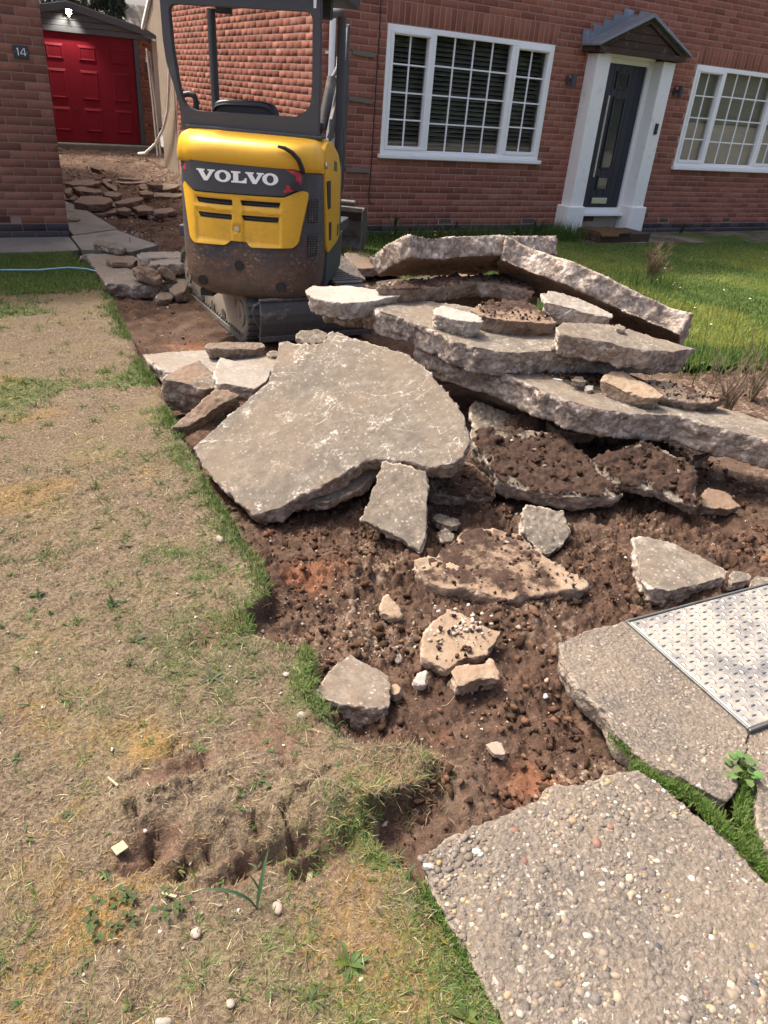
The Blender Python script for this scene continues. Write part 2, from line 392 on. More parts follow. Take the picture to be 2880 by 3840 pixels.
def grid(x0, x1, y0, y1, st, hf, keep, attrs, name, mat, parent=None, z_off=0.):
    xs = np.arange(x0, x1+st*.5, st); ys = np.arange(y0, y1+st*.5, st)
    X, Y = np.meshgrid(xs, ys); nx, ny = len(xs), len(ys); x = X.ravel(); y = Y.ravel()
    z = hf(x, y) + z_off
    idx = np.arange(nx*ny).reshape(ny, nx)
    F = np.stack([idx[:-1, :-1].ravel(), idx[:-1, 1:].ravel(), idx[1:, 1:].ravel(), idx[1:, :-1].ravel()], 1)
    cx = x[F].mean(1); cy = y[F].mean(1); F = F[keep(cx, cy)]
    used = np.unique(F); mp = np.full(nx*ny, -1); mp[used] = np.arange(len(used)); F = mp[F]
    V = np.stack([x, y, z], 1)[used]
    at = {k: ('FLOAT', f(x[used], y[used])) for k, f in attrs.items()}
    return link(name, np_mesh(name, V, F, at, True), mat, parent)
MATS['soil'] = m_soil(); MATS['thatch'] = m_thatch(); MATS['concrete'] = m_concrete()
def cliff(x, y):
    s = sd_lawn(x, y); wd_ = np.where((y < -7.15) & (y > -7.62), 2.6, 1.); t = smooth(-.035, .012, s/wd_-.01*(wd_-1))
    return s, t
def h_all(x, y):
    s, t = cliff(x, y)
    lip = np.exp(-((s-.03)/.05)**2)*.012*(y > -7.6)
    return h_dig(x, y)*(1-t) + (h_lawn(x, y)+lip)*t
def a_red(x, y):
    P = xy3(x, y)
    r = gau(x, y, -3.67, -6.33, .10, .9) + gau(x, y, -3.47, -7.55, .13, 1.0, .09) + gau(x, y, -3.27, -3.3, .22, 1.0, .2) + gau(x, y, -3.45, -6.30, .12, .5) + gau(x, y, -3.62, -7.28, .07, .5) + gau(x, y, -2.6, -7.05, .2, .45, .06)
    return r + smooth(.2, .6, fbm(P*2.2, 3, 51))*.35
def a_peb(x, y):
    P = xy3(x, y); return np.clip(.35 + fbm(P*3, 3, 52) + gau(x, y, -3.5, -6.75, .3, .6) + smooth(-1.9, -1.0, x)*.7, 0, 1)
FX0, FX1, FY0, FY1 = -4.14, -1.5, -7.72, -5.7
soil_at = {'red': a_red, 'peb': a_peb}
gs = grid(FX0, FX1, FY0, FY1, .0085, h_all, lambda x, y: sd_lawn(x, y) < .03, soil_at, 'excavated_soil', MATS['soil'], z_off=-.002)
tag(gs, kind='structure')
gs2 = grid(-4.2, 4.2, -8.7, 11.0, .042, h_all, lambda x, y: (sd_lawn(x, y) < .06) & ~((x > FX0+.02) & (x < FX1-.02) & (y > FY0+.02) & (y < FY1-.02)) & ~((x > 1.2) & (y > -.5)) & ~((x > -.3) & (y > .2) & (y < 6)),
           soil_at, 'drive_soil', MATS['soil'], z_off=-.006)
tag(gs2, kind='structure')
def a_moss(x, y):
    P = xy3(x, y); m = smooth(-.1, .45, fbm(P*2.2+4, 5, 61))*.72
    return m + gau(x, y, -4.43, -7.1, .07, .6) + gau(x, y, -4.78, -7.35, .22, .45) + gau(x, y, -4.28, -7.3, .14, .3) + gau(x, y, -4.5, -5.0, .3, .35) + gau(x, y, -4.6, -6.0, .3, .25)
def a_lush(x, y):
    P = xy3(x, y); s = sd_lawn(x, y)
    e = np.exp(-((s-.03)/.07)**2)*.62*smooth(-.35, .15, fbm(np.stack([y*2.2, y*0, y*0], 1), 2, 63))*(y > -7.3)
    band = smooth(-2.15, -1.75, y + fbm(P*5, 3, 64)*.12)
    return e + band*1.1 + smooth(.02, .42, fbm(P*2.4+9, 4, 65))*.7 + gau(x, y, -4.2, -6.7, .24, .6, .36) - gau(x, y, -4.28, -7.35, .25, .5, .16) - gau(x, y, -3.9, -7.38, .12, .45, .1) + gau(x, y, -4.02, -7.9, .09, .7, .35)
def a_bare(x, y):
    P = xy3(x, y); b = smooth(.1, .5, fbm(P*1.6-3, 4, 67))*.45
    b = b + gau(x, y, -4.08, -6.62, .12, .9, .07) + gau(x, y, -4.51, -7.36, .10, 1., .07) + gau(x, y, -4.19, -6.69, .07, .8, .04) + gau(x, y, -4.1, -7.15, .22, .7, .1) + gau(x, y, -4.30, -7.51, .16, .7, .04) + gau(x, y, -4.14, -7.57, .12, .9, .05) + gau(x, y, -4.42, -7.18, .12, .8, .05)+ gau(x, y, -3.87, -7.05, .06, .6)
    rdg = np.abs(fbm(P*7.5+3, 3, 35)); b = b + np.clip(1-rdg/.09, 0, 1)*.8*np.clip(gau(x, y, -4.28, -7.34, .28, 1.2, .17), 0, 1)
    s = sd_lawn(x, y); return b + np.exp(-(s/.02)**2)*.9*(y > -7.6)
at_l = {'moss': a_moss, 'lush': a_lush, 'bare': a_bare}
LX0, LX1, LY0, LY1 = -5.4, -3.6, -8.4, -5.4
lw = grid(LX0, LX1, LY0, LY1, .0095, h_all, lambda x, y: (sd_lawn(x, y) > -.008) & ~((y < -7.66) & (x > -3.985)), at_l, 'left_lawn', MATS['thatch'])
tag(lw, kind='structure')
lw2 = grid(-8., -3.45, -9.6, -.47, .036, h_all, lambda x, y: (sd_lawn(x, y) > -.005) & ~((x > LX0+.01) & (x < LX1-.02) & (y > LY0+.01) & (y < LY1-.02)) & ~((y < -7.66) & (x > -3.985)), at_l, 'left_lawn_far', MATS['thatch'], z_off=-.001)
tag(lw2, kind='structure')
# right lawn
def m_green():
    b = NB('green_lawn_ground'); c = b.coord(); n = b.noise(40., 5, .7, c); n1 = b.noise(1.3, 4, .6, c)
    col = b.ramp(n, [(.3, (.02, .04, .01)), (.7, (.085, .13, .03))]); col = b.mix(b.ramp(n1, [(.4, 0.), (.65, .5)]), col, (.14, .15, .04))
    return b.done(col, .95, 0, b.bump(n, .8, .02), .1)
MATS['green'] = m_green()
rl = grid(-.9, 9.5, -6.0, -.15, .05, lambda x, y: fbm(xy3(x, y)*1.5, 3, 71)*.015 + smooth(-.06, .04, distpoly(x, y, RL))*.03-.02, lambda x, y: distpoly(x, y, RL) > -.02, {}, 'right_lawn', MATS['green'])
tag(rl, kind='structure')
# the wide ground sheet under everything and out to the horizon
gm = MB(); gm.add([(-300, -300, -.30), (300, -300, -.30), (300, 300, -.30), (-300, 300, -.30)], [(0, 1, 2, 3)])
tag(gm.build('ground', m_plain('far_ground', (.20, .185, .16), .95, 0, .1, 2., .3, .4, .05)), kind='structure')
# ------------------------------------------------------------------ concrete paths
def m_path(name, c0, c1, dk, amt):
    b = NB(name); c = b.coord(); n = b.noise(3.5, 7, .68, c); nf = b.noise(60., 4, .6, c)
    col = b.ramp(n, [(.35, c0), (.65, c1)]); col = b.mix(b.math('MULTIPLY', nf, .45), col, tuple(x*.62 for x in c0))
    col = b.mix(b.ramp(b.noise(1.9, 7, .7, c, .5), [(.56-amt*.3, 0.), (.70-amt*.2, .85)]), col, dk)
    return b.done(col, .92, 0, b.bump(nf, .5, .006), .15)
MATS['pathL'] = m_path('pale_path', (.155, .145, .125), (.215, .20, .175), (.10, .095, .08), .15)
MATS['pathR'] = m_path('stained_path', (.16, .145, .115), (.21, .19, .155), (.055, .045, .028), .55)
def slab_sheet(name, poly, z0, z1, mat):
    n = MB().prism(poly, 'z', z0, z1); o = n.build(name, mat, None, False, .008, 2); return tag(o, kind='structure')
slab_sheet('neighbour_path', [(-9, .26), (-3.55, .26), (-3.56, -.44), (-3.66, -.5), (-9, -.45)], -.12, .012, MATS['pathL'])
slab_sheet('drive_edge_path', [(-3.53, .26), (-3.0, .6), (-2.75, -.3), (-3.1, -.62), (-3.54, -.46)], -.12, .016, MATS['pathL'])
slab_sheet('side_path', [(-3.5, .30), (-2.98, .63), (-3.1, 2.1), (-3.3, 3.0), (-3.52, 3.0)], -.12, .022, MATS['pathL'])
slab_sheet('house_path', [(2.9, .03), (9.6, .03), (9.6, -1.02), (6.4, -.93), (4.1, -.76), (2.9, -.72)], -.12, .012, MATS['pathR'])
# ================================================================== BUILDINGS
MATS['brick'] = m_brick('red_brick', [(0., (.225, .080, .055)), (.3, (.295, .106, .072)), (.65, (.335, .124, .085)), (1., (.375, .152, .104))])
MATS['brick14'] = m_brick('brown_brick', [(0., (.20, .082, .057)), (.35, (.26, .108, .073)), (.7, (.30, .13, .088)), (1., (.33, .155, .105))])
MATS['blue'] = m_brick('blue_brick', [(0., (.030, .034, .044)), (.5, (.045, .050, .062)), (1., (.075, .08, .09))])
MATS['mortar'] = m_plain('mortar', (.42, .28, .222), .95, 0, .1, 60., .2, .5, .004)
MATS['mortar14'] = m_plain('mortar_grey', (.33, .23, .18), .95, 0, .1, 60., .2, .5, .004)
MATS['upvc'] = m_plain('white_upvc', (.86, .86, .85), .35, 0, .5, 8., .03)
MATS['render'] = m_plain('white_render', (.84, .83, .80), .8, 0, .3, 18., .08, .5, .01, (.5, .47, .42), .12, 9.)
MATS['navy'] = m_plain('navy_door', (.017, .021, .034), .45, 0, .5, 60., .1, .1, .001)
MATS['steel'] = m_plain('brushed_steel', (.62, .62, .62), .3, 1., .5, 30., .1)
MATS['room'] = m_plain('dark_room', (.02, .018, .016), .95, 0, .1)
MATS['slat_dark'] = m_plain('dark_blind', (.17, .155, .135), .5, 0, .4, 20., .1)
MATS['slat_tan'] = m_plain('tan_blind', (.46, .395, .285), .6, 0, .3, 20., .1)
MATS['grey_paint'] = m_plain('grey_paint', (.055, .060, .070), .5, 0, .4, 20., .12, .1, .002)
MATS['lead'] = m_plain('lead', (.24, .26, .29), .55, .3, .4, 14., .25, .3, .006, (.42, .44, .46), .25, 5.)
MATS['oldwood'] = m_plain('weathered_brown_wood', (.075, .048, .036), .8, 0, .2, 40., .3, .5, .004, (.22, .19, .165), .22, 8.)
MATS['greywood'] = m_plain('grey_wood', (.20, .175, .145), .85, 0, .2, 50., .3, .6, .004)
MATS['black'] = m_plain('black_plastic', (.018, .018, .02), .45, 0, .4, 40., .2)
MATS['terra'] = m_plain('terracotta', (.27, .105, .08), .9, 0, .15, 40., .2, .3, .003)
def m_glass():
    b = NB('window_glass'); fr = b.math('MULTIPLY', b.n('Fresnel', {'IOR': 1.6}).outputs[0], b.math('SUBTRACT', 1., b.n('NewGeometry').outputs['Backfacing']))
    g = b.n('BsdfGlossy', {'Roughness': .02, 'Color': (1, 1, 1, 1)}); t = b.n('BsdfTransparent', {'Color': (.86, .88, .87, 1)})
    mx = b.n('MixShader', {0: fr, 1: t.outputs[0], 2: g.outputs[0]}); b.nt.links.new(mx.outputs[0], b.out.inputs[0]); return b.m
MATS['glass'] = m_glass()

BL, BH, BC = .215, .065, .075
def brick_base(seed, L=BL, H=BH, D=.05):
    rr = random.Random(seed); j = lambda a: rr.uniform(-a, a)
    V = []
    for (y, ins) in ((D, 0), (.002, 0), (0., .002)):
        for (sx, sz) in ((-1, -1), (1, -1), (1, 1), (-1, 1)):
            V.append((sx*(L/2-ins)+j(.0015), y+(j(.0004) if ins else 0), sz*(H/2-ins)+j(.0013)))
    F = [(8, 9, 10, 11)]
    for a in (0, 4):
        for k in range(4): F.append((a+k, a+(k+1) % 4, a+4+(k+1) % 4, a+4+k))
    return np.array(V), np.array(F)
BRICK_SRC = [brick_base(i) for i in range(6)]
def brick_meshes(name, mat):
    out = []
    for V, F in BRICK_SRC:
        me = np_mesh(name, V, F); me.materials.append(mat); out.append(me)
    return out
def layout(s0, s1, z0, z1, openings, half0=0, anchor=None):
    res = []; n = int(round((z1-z0)/BC)); anchor = s0 if anchor is None else anchor
    for i in range(n):
        za = z0+i*BC; off = .1125 if (i+half0) % 2 else 0.
        k0 = int(math.floor((s0-anchor-off)/.225))-1; k1 = int(math.ceil((s1-anchor-off)/.225))+1
        for k in range(k0, k1):
            a = anchor+off+k*.225; b = a+BL
            iv = [(max(a, s0), min(b, s1))]
            for (oa, ob, oz0, oz1) in openings:
                if za+BH > oz0+.01 and za < oz1-.01:
                    nv = []
                    for (p, q) in iv:
                        if q <= oa or p >= ob: nv.append((p, q)); continue
                        if p < oa: nv.append((p, oa-.008))
                        if q > ob: nv.append((ob+.008, q))
                    iv = nv
            for (p, q) in iv:
                if q-p > .03: res.append((p, q, za))
    return res
def place_bricks(items, root, name, meshes, mat, singles):
    """items: (centre, rz, length, vertical?) ; singles: list of bool"""
    VV = []; FF = []; nb = 0
    for (c, rz, L, vert), one in zip(items, singles):
        k = random.randrange(6); jz = random.uniform(-.0008, .0008)
        if one:
            o = bpy.data.objects.new(name, meshes[k]); COL.objects.link(o); o.parent = root
            o.location = (c[0]-root.location.x, c[1]-root.location.y, c[2]-root.location.z); o.scale = (L/BL, 1, 1)
            o.rotation_euler = (0, math.pi/2 if vert else 0, rz)
        else:
            V, F = BRICK_SRC[k]; V = V.copy(); V[:, 0] *= L/BL; V[:, 1] += jz
            if vert: V = np.stack([V[:, 2], V[:, 1], -V[:, 0]], 1)
            cs, sn = math.cos(rz), math.sin(rz)
            V = np.stack([V[:, 0]*cs-V[:, 1]*sn+c[0], V[:, 0]*sn+V[:, 1]*cs+c[1], V[:, 2]+c[2]], 1)
            VV.append(V); FF.append(F+nb); nb += len(V)
    if VV:
        me = np_mesh(name+'_mass', np.concatenate(VV)-np.array(root.location), np.concatenate(FF))
        o = link(name+'_mass', me, mat, root); tag(o, kind='stuff'); return o
def panels(mb, s0, s1, z0, z1, openings, y0, y1):
    xs = sorted(set([s0, s1]+[v for o in openings for v in o[:2] if s0 < v < s1]))
    for a, b in zip(xs[:-1], xs[1:]):
        zs = [(z0, z1)]
        for (oa, ob, oz0, oz1) in openings:
            if oa < (a+b)/2 < ob:
                nz = []
                for (p, q) in zs:
                    if oz0 > p: nz.append((p, min(q, oz0)))
                    if oz1 < q: nz.append((max(p, oz1), q))
                zs = nz
        for (p, q) in zs: mb.box(a, b, y0, y1, p, q)

# ------------------------------------------------------------------ main house
HX0, HX1 = -.79, 9.7
W1 = (0., 2.39, .905, 2.25); W2 = (4.985, 7.375, .905, 2.25); DO = (3.0, 4.30, -.1, 2.29)
house = empty('brick_house', (0, 0, 0), 0, 'red brick house with white windows, navy door and small gabled canopy', 'house')
wm = MB(); panels(wm, HX0+.006, HX1, -.3, 4.75, [W1, W2, DO], .002, .24); wm.box(HX0+.0006, HX0+.24, .241, 6.1, -.3, 4.75); wm.box(HX0+.25, HX1, 6.0, 6.2, -.3, 4.75); wm.box(HX1-.2, HX1, .25, 6.0, -.3, 4.75)
wm.build('wall', MATS['mortar'], house)
sold = [(W1[0]-.02, W1[1]+.02, 2.25, 2.47), (W2[0]-.02, W2[1]+.02, 2.25, 2.47)]
airb = [(.925, 1.145, .15, .22), (2.29, 2.51, .15, .22), (4.96, 5.18, .15, .22), (6.41, 6.63, .15, .22)]
lay = layout(HX0, HX1, .15, 4.65, [W1, W2, DO]+sold+airb, 0, anchor=HX0)
items = [(((a+b)/2, -.001, z+BH/2), 0., b-a, False) for a, b, z in lay]
lay2 = layout(.11, 6.0, .15, 4.65, [], 0, anchor=.11)
items2 = [((HX0-.001, (a+b)/2, z+BH/2), -math.pi/2, b-a, False) for a, b, z in lay2]
def proj(p):
    d = Vector(p)-CAM; w_ = d.dot(_f)
    return (.5+d.dot(_r)/w_*2765.96/2880, .5-d.dot(_u)/w_*2765.96/3840, w_)
cand = []
for i, it in enumerate(items):
    u, v, d = proj(it[0])
    if .452 < u < 1.0 and 0 < v < .4: cand.append((d, i))
cand.sort(); one = set(i for _, i in cand[:300])
bm_ = brick_meshes('brick', MATS['brick'])
place_bricks(items+items2, house, 'brick', bm_, MATS['brick'], [i in one for i in range(len(items))]+[False]*len(items2))
pl = layout(HX0, HX1, 0., .15, [DO], 1, anchor=HX0)
pm = brick_meshes('plinth_brick', MATS['blue'])
its = [(((a+b)/2, -.005, z+BH/2), 0., b-a, False) for a, b, z in pl]
place_bricks(its, house, 'plinth_brick', pm, MATS['blue'], [1.0 < c[0][0] < 7.6 for c in its])
its = []
for (a, b, z0, z1) in sold:
    n = int(round((b-a)/.0755))
    its += [((a+.0355+k*(b-a-.071+.004)/(n-1), -.001, z0+.008+BL/2-.002), 0., .205, True) for k in range(n)]
place_bricks(its, house, 'soldier_brick', brick_meshes('soldier_brick', MATS['brick']), MATS['brick'], [proj(t[0])[0] < 1. for t in its])
for (a, b, z0, z1) in airb:
    ab = MB().box(a+.006, b-.006, .003, .05, z0+.004, z1-.002).build('air_brick', MATS['terra'], house)
    h = MB()
    for r_ in range(3):
        for k in range(9): h.box(a+.018+k*.0215, a+.030+k*.0215, -.0035, .004, z0+.009+r_*.0195, z0+.022+r_*.0195)
    h.build('vent_holes', MATS['black'], ab)
rf = MB()
rf.prism([(-.35, 4.72), (-.35, 4.60), (3.1, 7.2), (6.5, 4.60), (6.5, 4.72), (3.1, 7.35)], 'x', HX0-.15, HX1); rf.prism([(.0, 4.76), (3.1, 7.1), (6.1, 4.76)], 'x', HX0+.01, HX0+.2)
rf.build('roof', MATS['grey_paint'], house)
def window(s0, tan, lights=(.62, 1.77, 2.39)):
    wn = MB(); z0, z1 = .95, 2.25; a, b = s0, s0+lights[2]; m1, m2 = s0+lights[0], s0+lights[1]
    y0, y1 = -.004, .075
    fr = MB()
    fr.box(a, a+.05, y0, y1, z0, z1); fr.box(b-.05, b, y0, y1, z0, z1); fr.box(a+.05, b-.05, y0, y1, z1-.055, z1); fr.box(a+.05, b-.05, y0, y1, z0, z0+.05)
    fr.box(m1-.03, m1+.03, y0, y1, z0+.05, z1-.055); fr.box(m2-.03, m2+.03, y0, y1, z0+.05, z1-.055)
    wo_ = fr.build('window', MATS['upvc'], house, False, .006, 2)
    for (p, q) in ((a+.05, m1-.03), (m2+.03, b-.05)):
        f = MB(); i = .038; y2 = y0-.010
        f.box(p, p+i, y2, y1-.01, z0+.05, z1-.055); f.box(q-i, q, y2, y1-.01, z0+.05, z1-.055); f.box(p+i, q-i, y2, y1-.01, z1-.055-i, z1-.055); f.box(p+i, q-i, y2, y1-.01, z0+.05, z0+.05+i)
        f.build('sash', MATS['upvc'], wo_, False, .006, 2)
        MB().box(p+.03, q-.03, y2-.018, y2+.002, z1-.055-i*.7, z1-.055-i*.1).build('trickle_vent', MATS['upvc'], wo_, False, .003, 1)
    MB().box(a-.035, b+.035, -.055, .06, .905, .949).build('sill', MATS['upvc'], wo_, False, .008, 2)
    for (p, q, nc, i) in ((a+.05, m1-.03, 2, .038), (m1+.03, m2-.03, 4, 0.), (m2+.03, b-.05, 2, .038)):
        pa, pb, za, zb = p+i, q-i, z0+.05+i, z1-.055-i
        MB().box(pa, pb, .040, .044, za, zb).build('pane', MATS['glass'], wo_)
        for k in range(1, nc):
            x = pa+(pb-pa)*k/nc; MB().box(x-.008, x+.008, .026, .039, za, zb).build('glazing_bar', MATS['upvc'], wo_)
        for k in range(1, 4):
            z = za+(zb-za)*k/4; MB().box(pa, pb, .027, .0385, z-.008, z+.008).build('glazing_bar', MATS['upvc'], wo_)
    t = R(78 if tan else 40); wd = .027; n = 26; sm_ = None
    for k in range(n):
        z = z0+.03+k*(z1-z0-.06)/(n-1)
        if sm_ is None:
            c, s_ = math.cos(t)*wd, math.sin(t)*wd
            sm_ = MB().add([(a+.06, -c, -s_), (b-.06, -c, -s_), (b-.06, c, s_), (a+.06, c, s_), (a+.06, -c, -s_+.003), (b-.06, -c, -s_+.003), (b-.06, c, s_+.003), (a+.06, c, s_+.003)],
                           [(0, 3, 2, 1), (4, 5, 6, 7), (0, 1, 5, 4), (1, 2, 6, 5), (2, 3, 7, 6), (3, 0, 4, 7)]).mesh('blind_slat')
            sm_.materials.append(MATS['slat_tan' if tan else 'slat_dark'])
        o = bpy.data.objects.new('blind_slat', sm_); COL.objects.link(o); o.parent = wo_; o.location = (0, .13, z)
    r = MB(); r.box(a, b, .9, .95, .6, 2.5); r.box(a-.05, a, .245, .95, .6, 2.5); r.box(b, b+.05, .245, .95, .6, 2.5); r.box(a, b, .245, .95, 2.3, 2.35); r.box(a, b, .245, .95, .55, .6)
    r.build('room_shell', MATS['room'], wo_)
    return wo_
window(W1[0], False); w2_ = window(W2[0], True)
# front door with rendered surround
sr = MB(); sr.box(2.945, 3.172, -.20, .12, .40, 2.215); sr.box(4.118, 4.345, -.20, .12, .40, 2.215); sr.box(3.172, 4.118, -.05, .12, 2.20, 2.29)
sr2 = sr.build('door_surround', MATS['render'], house, False, .012, 2)
for (a, b) in ((2.88, 3.19), (4.07, 4.39)):
    MB().box(a, b, -.235, .12, -.05, .405).build('plinth_block', MATS['render'], sr2, False, .014, 2)
df = MB(); df.box(3.173, 3.235, -.02, .10, .30, 2.198); df.box(4.035, 4.117, -.02, .10, .30, 2.198); df.box(3.235, 4.035, -.02, .10, 2.14, 2.198); df.box(3.235, 4.035, -.03, .10, .30, .365); df.box(3.19, 4.10, -.10, .0, .262, .299)
df.build('door_frame', MATS['upvc'], house, False, .005, 2)
MB().box(3.19, 4.07, .0, .1, -.05, .26).build('threshold_brick', m_plain('pale_brick', (.42, .36, .30), .9, 0, .2, 25., .25, .4, .005), house)
ab = MB().box(3.40, 3.60, -.012, .0, .18, .25).build('air_brick', MATS['terra'], house)
h = MB()
for r_ in range(2):
    for k in range(8): h.box(3.415+k*.023, 3.429+k*.023, -.0145, -.011, .192+r_*.03, .210+r_*.03)
h.build('vent_holes', MATS['black'], ab)
dr = MB().box(3.236, 4.034, .015, .06, .366, 2.139).build('door', MATS['navy'], house)
xs = np.linspace(3.24, 4.03, 8)
for k in range(7): MB().box(xs[k]+.002, xs[k+1]-.002, .008, .02, .37, 2.135).build('board', MATS['navy'], dr, False, .003, 1)
for (a, b, z0, z1) in ((3.545, 3.735, 1.88, 2.03), (3.565, 3.735, .90, 1.74), (3.555, 3.735, .62, .755)):
    f = MB(); i = .028
    for q in ((a-i, a, z0-i, z1+i), (b, b+i, z0-i, z1+i), (a, b, z0-i, z0), (a, b, z1, z1+i)): f.box(q[0], q[1], -.010, .012, q[2], q[3])
    f.build('pane_moulding', MATS['navy'], dr, False, .006, 2)
    MB().box(a, b, .001, .005, z0, z1).build('pane', MATS['glass'], dr); 
    MB().box(a, b, .0052, .007, z0, z1).build('obscured_backing', m_plain('obscured_glass', (.07, .075, .07), .2, 0, .6), dr)
hd = MB().tube([(3.405, -.045, .77), (3.405, -.045, 1.77)], .014, 12); hd.tube([(3.405, -.045, .9), (3.405, .012, .9)], .008); hd.tube([(3.405, -.045, 1.64), (3.405, .012, 1.64)], .008)
hd.build('handle', MATS['steel'], dr, True)
lb = MB().box(3.50, 3.79, -.006, .010, .415, .495).build('letterbox', MATS['steel'], dr, False, .006, 2)
# canopy
CX, CE, CZ, CA = 3.63, .80, 2.29, 2.645
can = MB().box(2.86, 4.40, -.30, -.23, 2.225, 2.292).build('canopy', MATS['oldwood'], house, False, .006, 2)
for s in (-1, 1):
    MB().prism([(CX+s*.77, 2.293), (CX+s*.66, 2.293), (CX, 2.59), (CX, 2.645)], 'y', -.295, -.245).build('barge_board', MATS['oldwood'], can, False, .004, 1)
    MB().prism([(CX+s*.83, 2.285), (CX+s*.83, 2.315), (CX, 2.70), (CX, 2.655)], 'y', -.345, -.004).build('lead_roof', MATS['lead'], can, False, .006, 2)
    MB().box(CX+s*.77-.03, CX+s*.77+.03, -.229, -.006, 2.225, 2.285).build('side_beam', MATS['oldwood'], can, False, .004, 1)
    for k in range(5):
        x = CX+s*(.83-k*.155); z = 2.30+(.83-abs(x-CX))*.46
        MB().prism([(x, z-.02), (x-s*.165, z+.06), (x-s*.165, z+.150), (x+s*.015, z+.158)], 'y', -.0165+.0008*k, -.004).build('stepped_flashing', MATS['lead'], can)
for k in range(3):
    z0 = 2.295+k*.09; z1 = min(z0+.086, 2.58); f = lambda z: .66*(2.59-z)/.297
    MB().prism([(CX-f(z0)+.01, z0), (CX+f(z0)-.01, z0), (CX+f(z1)-.01, z1), (CX-f(z1)+.01, z1)], 'y', -.262-.003*k, -.24).build('gable_board', MATS['oldwood'], can, False, .003, 1)
# downpipe at the corner
dp = MB().tube([(-.70, -.06, 4.6), (-.70, -.06, .05)], .034, 12); dp.box(-.75, -.65, -.02, .0, 1.9, 1.93); dp.build('downpipe', MATS['upvc'], house, True)
# things fixed to, or resting by, the house
for (x, lab) in ((2.69, 'grey up and down wall light left of the front door'), (4.66, 'grey up and down wall light right of the front door')):
    e = empty('wall_light', (x, 0, 1.895), 0, lab, 'wall light', 'wall lights beside the front door')
    MB().box(-.045, -.02, -.03, -.003, -.05, .05).build('bracket', MATS['grey_paint'], e, False, .003, 1); MB().box(-.03, .03, -.06, -.012, -.02, .02).build('arm', MATS['grey_paint'], e)
    MB().lathe([(.026, -.075), (.034, -.07), (.034, .07), (.026, .075)], 16, (.02, -.085, 0)).build('lamp_body', MATS['grey_paint'], e, True)
e = empty('doorbell', (4.235, -.2, 1.42), 0, 'small black doorbell on the right white door pier', 'doorbell')
MB().box(-.026, .026, -.026, -.001, -.068, .068).build('housing', MATS['black'], e, False, .008, 2); MB().lathe([(.016, -.031), (.016, -.026)], 14, (0, 0, -.03), 'y').build('button', MATS['grey_paint'], e, True)
stp = empty('doorstep', (3.60, -.45, 0), 0, 'old weathered step slab in front of the navy door', 'step')
MB().box(-.50, .47, -.26, .22, .0, .125).build('slab', MATS['oldwood'], stp, False, .012, 2)
mt = MB(); 
for k in range(7): mt.box(-.48+k*.098, -.39+k*.098, -.30, .20, 0, .022)
b = NB('coir'); c = b.coord(); n_ = b.noise(160., 3, .7, c); cm = b.done(b.ramp(n_, [(.3, (.06, .038, .02)), (.7, (.19, .12, .06))]), 1., 0, b.bump(n_, 1., .012), .05)
tag(MB().add(*(lambda n=24: ([(x*.56-.5, y*.5-.29, .126+.016+.006*math.sin(9*x+5*y)-(.05*max(0, .12-y)*6 if x < .55 else 0)) for y in np.linspace(0, 1, n) for x in np.linspace(0, 1, n)]+[(x*.56-.5, y*.5-.29, .1265-(.05*max(0, .12-y)*6 if x < .55 else 0)) for y in np.linspace(0, 1, n) for x in np.linspace(0, 1, n)],
    [(r*n+k, r*n+k+1, r*n+n+k+1, r*n+n+k) for r in range(n-1) for k in range(n-1)]+[(k, n*n+k, n*n+k+1, k+1) for k in range(n-1)]+[(r*n, (r+1)*n, n*n+(r+1)*n, n*n+r*n) for r in range(n-1)]+[(r*n+n-1, n*n+r*n+n-1, n*n+(r+1)*n+n-1, (r+1)*n+n-1) for r in range(n-1)]))()).build('door_mat', cm, None, True, loc=(3.62, -.45, 0)), 'brown coir door mat sagging over the edge of the doorstep', 'mat')
for (x0, x1, z, tilt, lab) in ((-.43, -.16, 1.945, -.012, 'top weathered batten fixed to the brick wall beside the window'), (-.46, -.16, 1.50, -.02, 'middle weathered batten with a knot on the brick wall'), (-.45, -.14, .765, -.004, 'lowest weathered batten on the brick wall above the bucket')):
    m_ = MB(); n = 8
    V = []; F = []
    for i in range(n+1):
        x = x0+(x1-x0)*i/n; dz = tilt*i/n
        V += [(x, -.003, z-.022+dz+random.uniform(-.003, .003)), (x, -.03, z-.022+dz+random.uniform(-.003, .003)), (x, -.03, z+.022+dz+random.uniform(-.004, .004)), (x, -.003, z+.022+dz)]
    for i in range(n):
        for k in range(4): F.append((i*4+k, i*4+(k+1) % 4, i*4+4+(k+1) % 4, i*4+4+k))
    F += [(3, 2, 1, 0), (n*4, n*4+1, n*4+2, n*4+3)]
    tag(m_.add(V, F).build('wall_batten', MATS['greywood']), lab, 'batten', 'wooden battens on the brick wall')
cb = MB().tube([(-.108, -.008, 4.6), (-.11, -.008, 2.4), (-.106, -.008, 2.1), (-.112, -.008, 1.7), (-.109, -.008, 1.2), (-.112, -.008, .73), (-.12, -.008, .52), (-.115, -.008, .43), (-.09, -.009, .40), (-.05, -.009, .398)], .0055, 8)
tag(cb.build('cable', MATS['black'], None, True), 'thin dark cable running down the brick wall left of the window', 'cable')

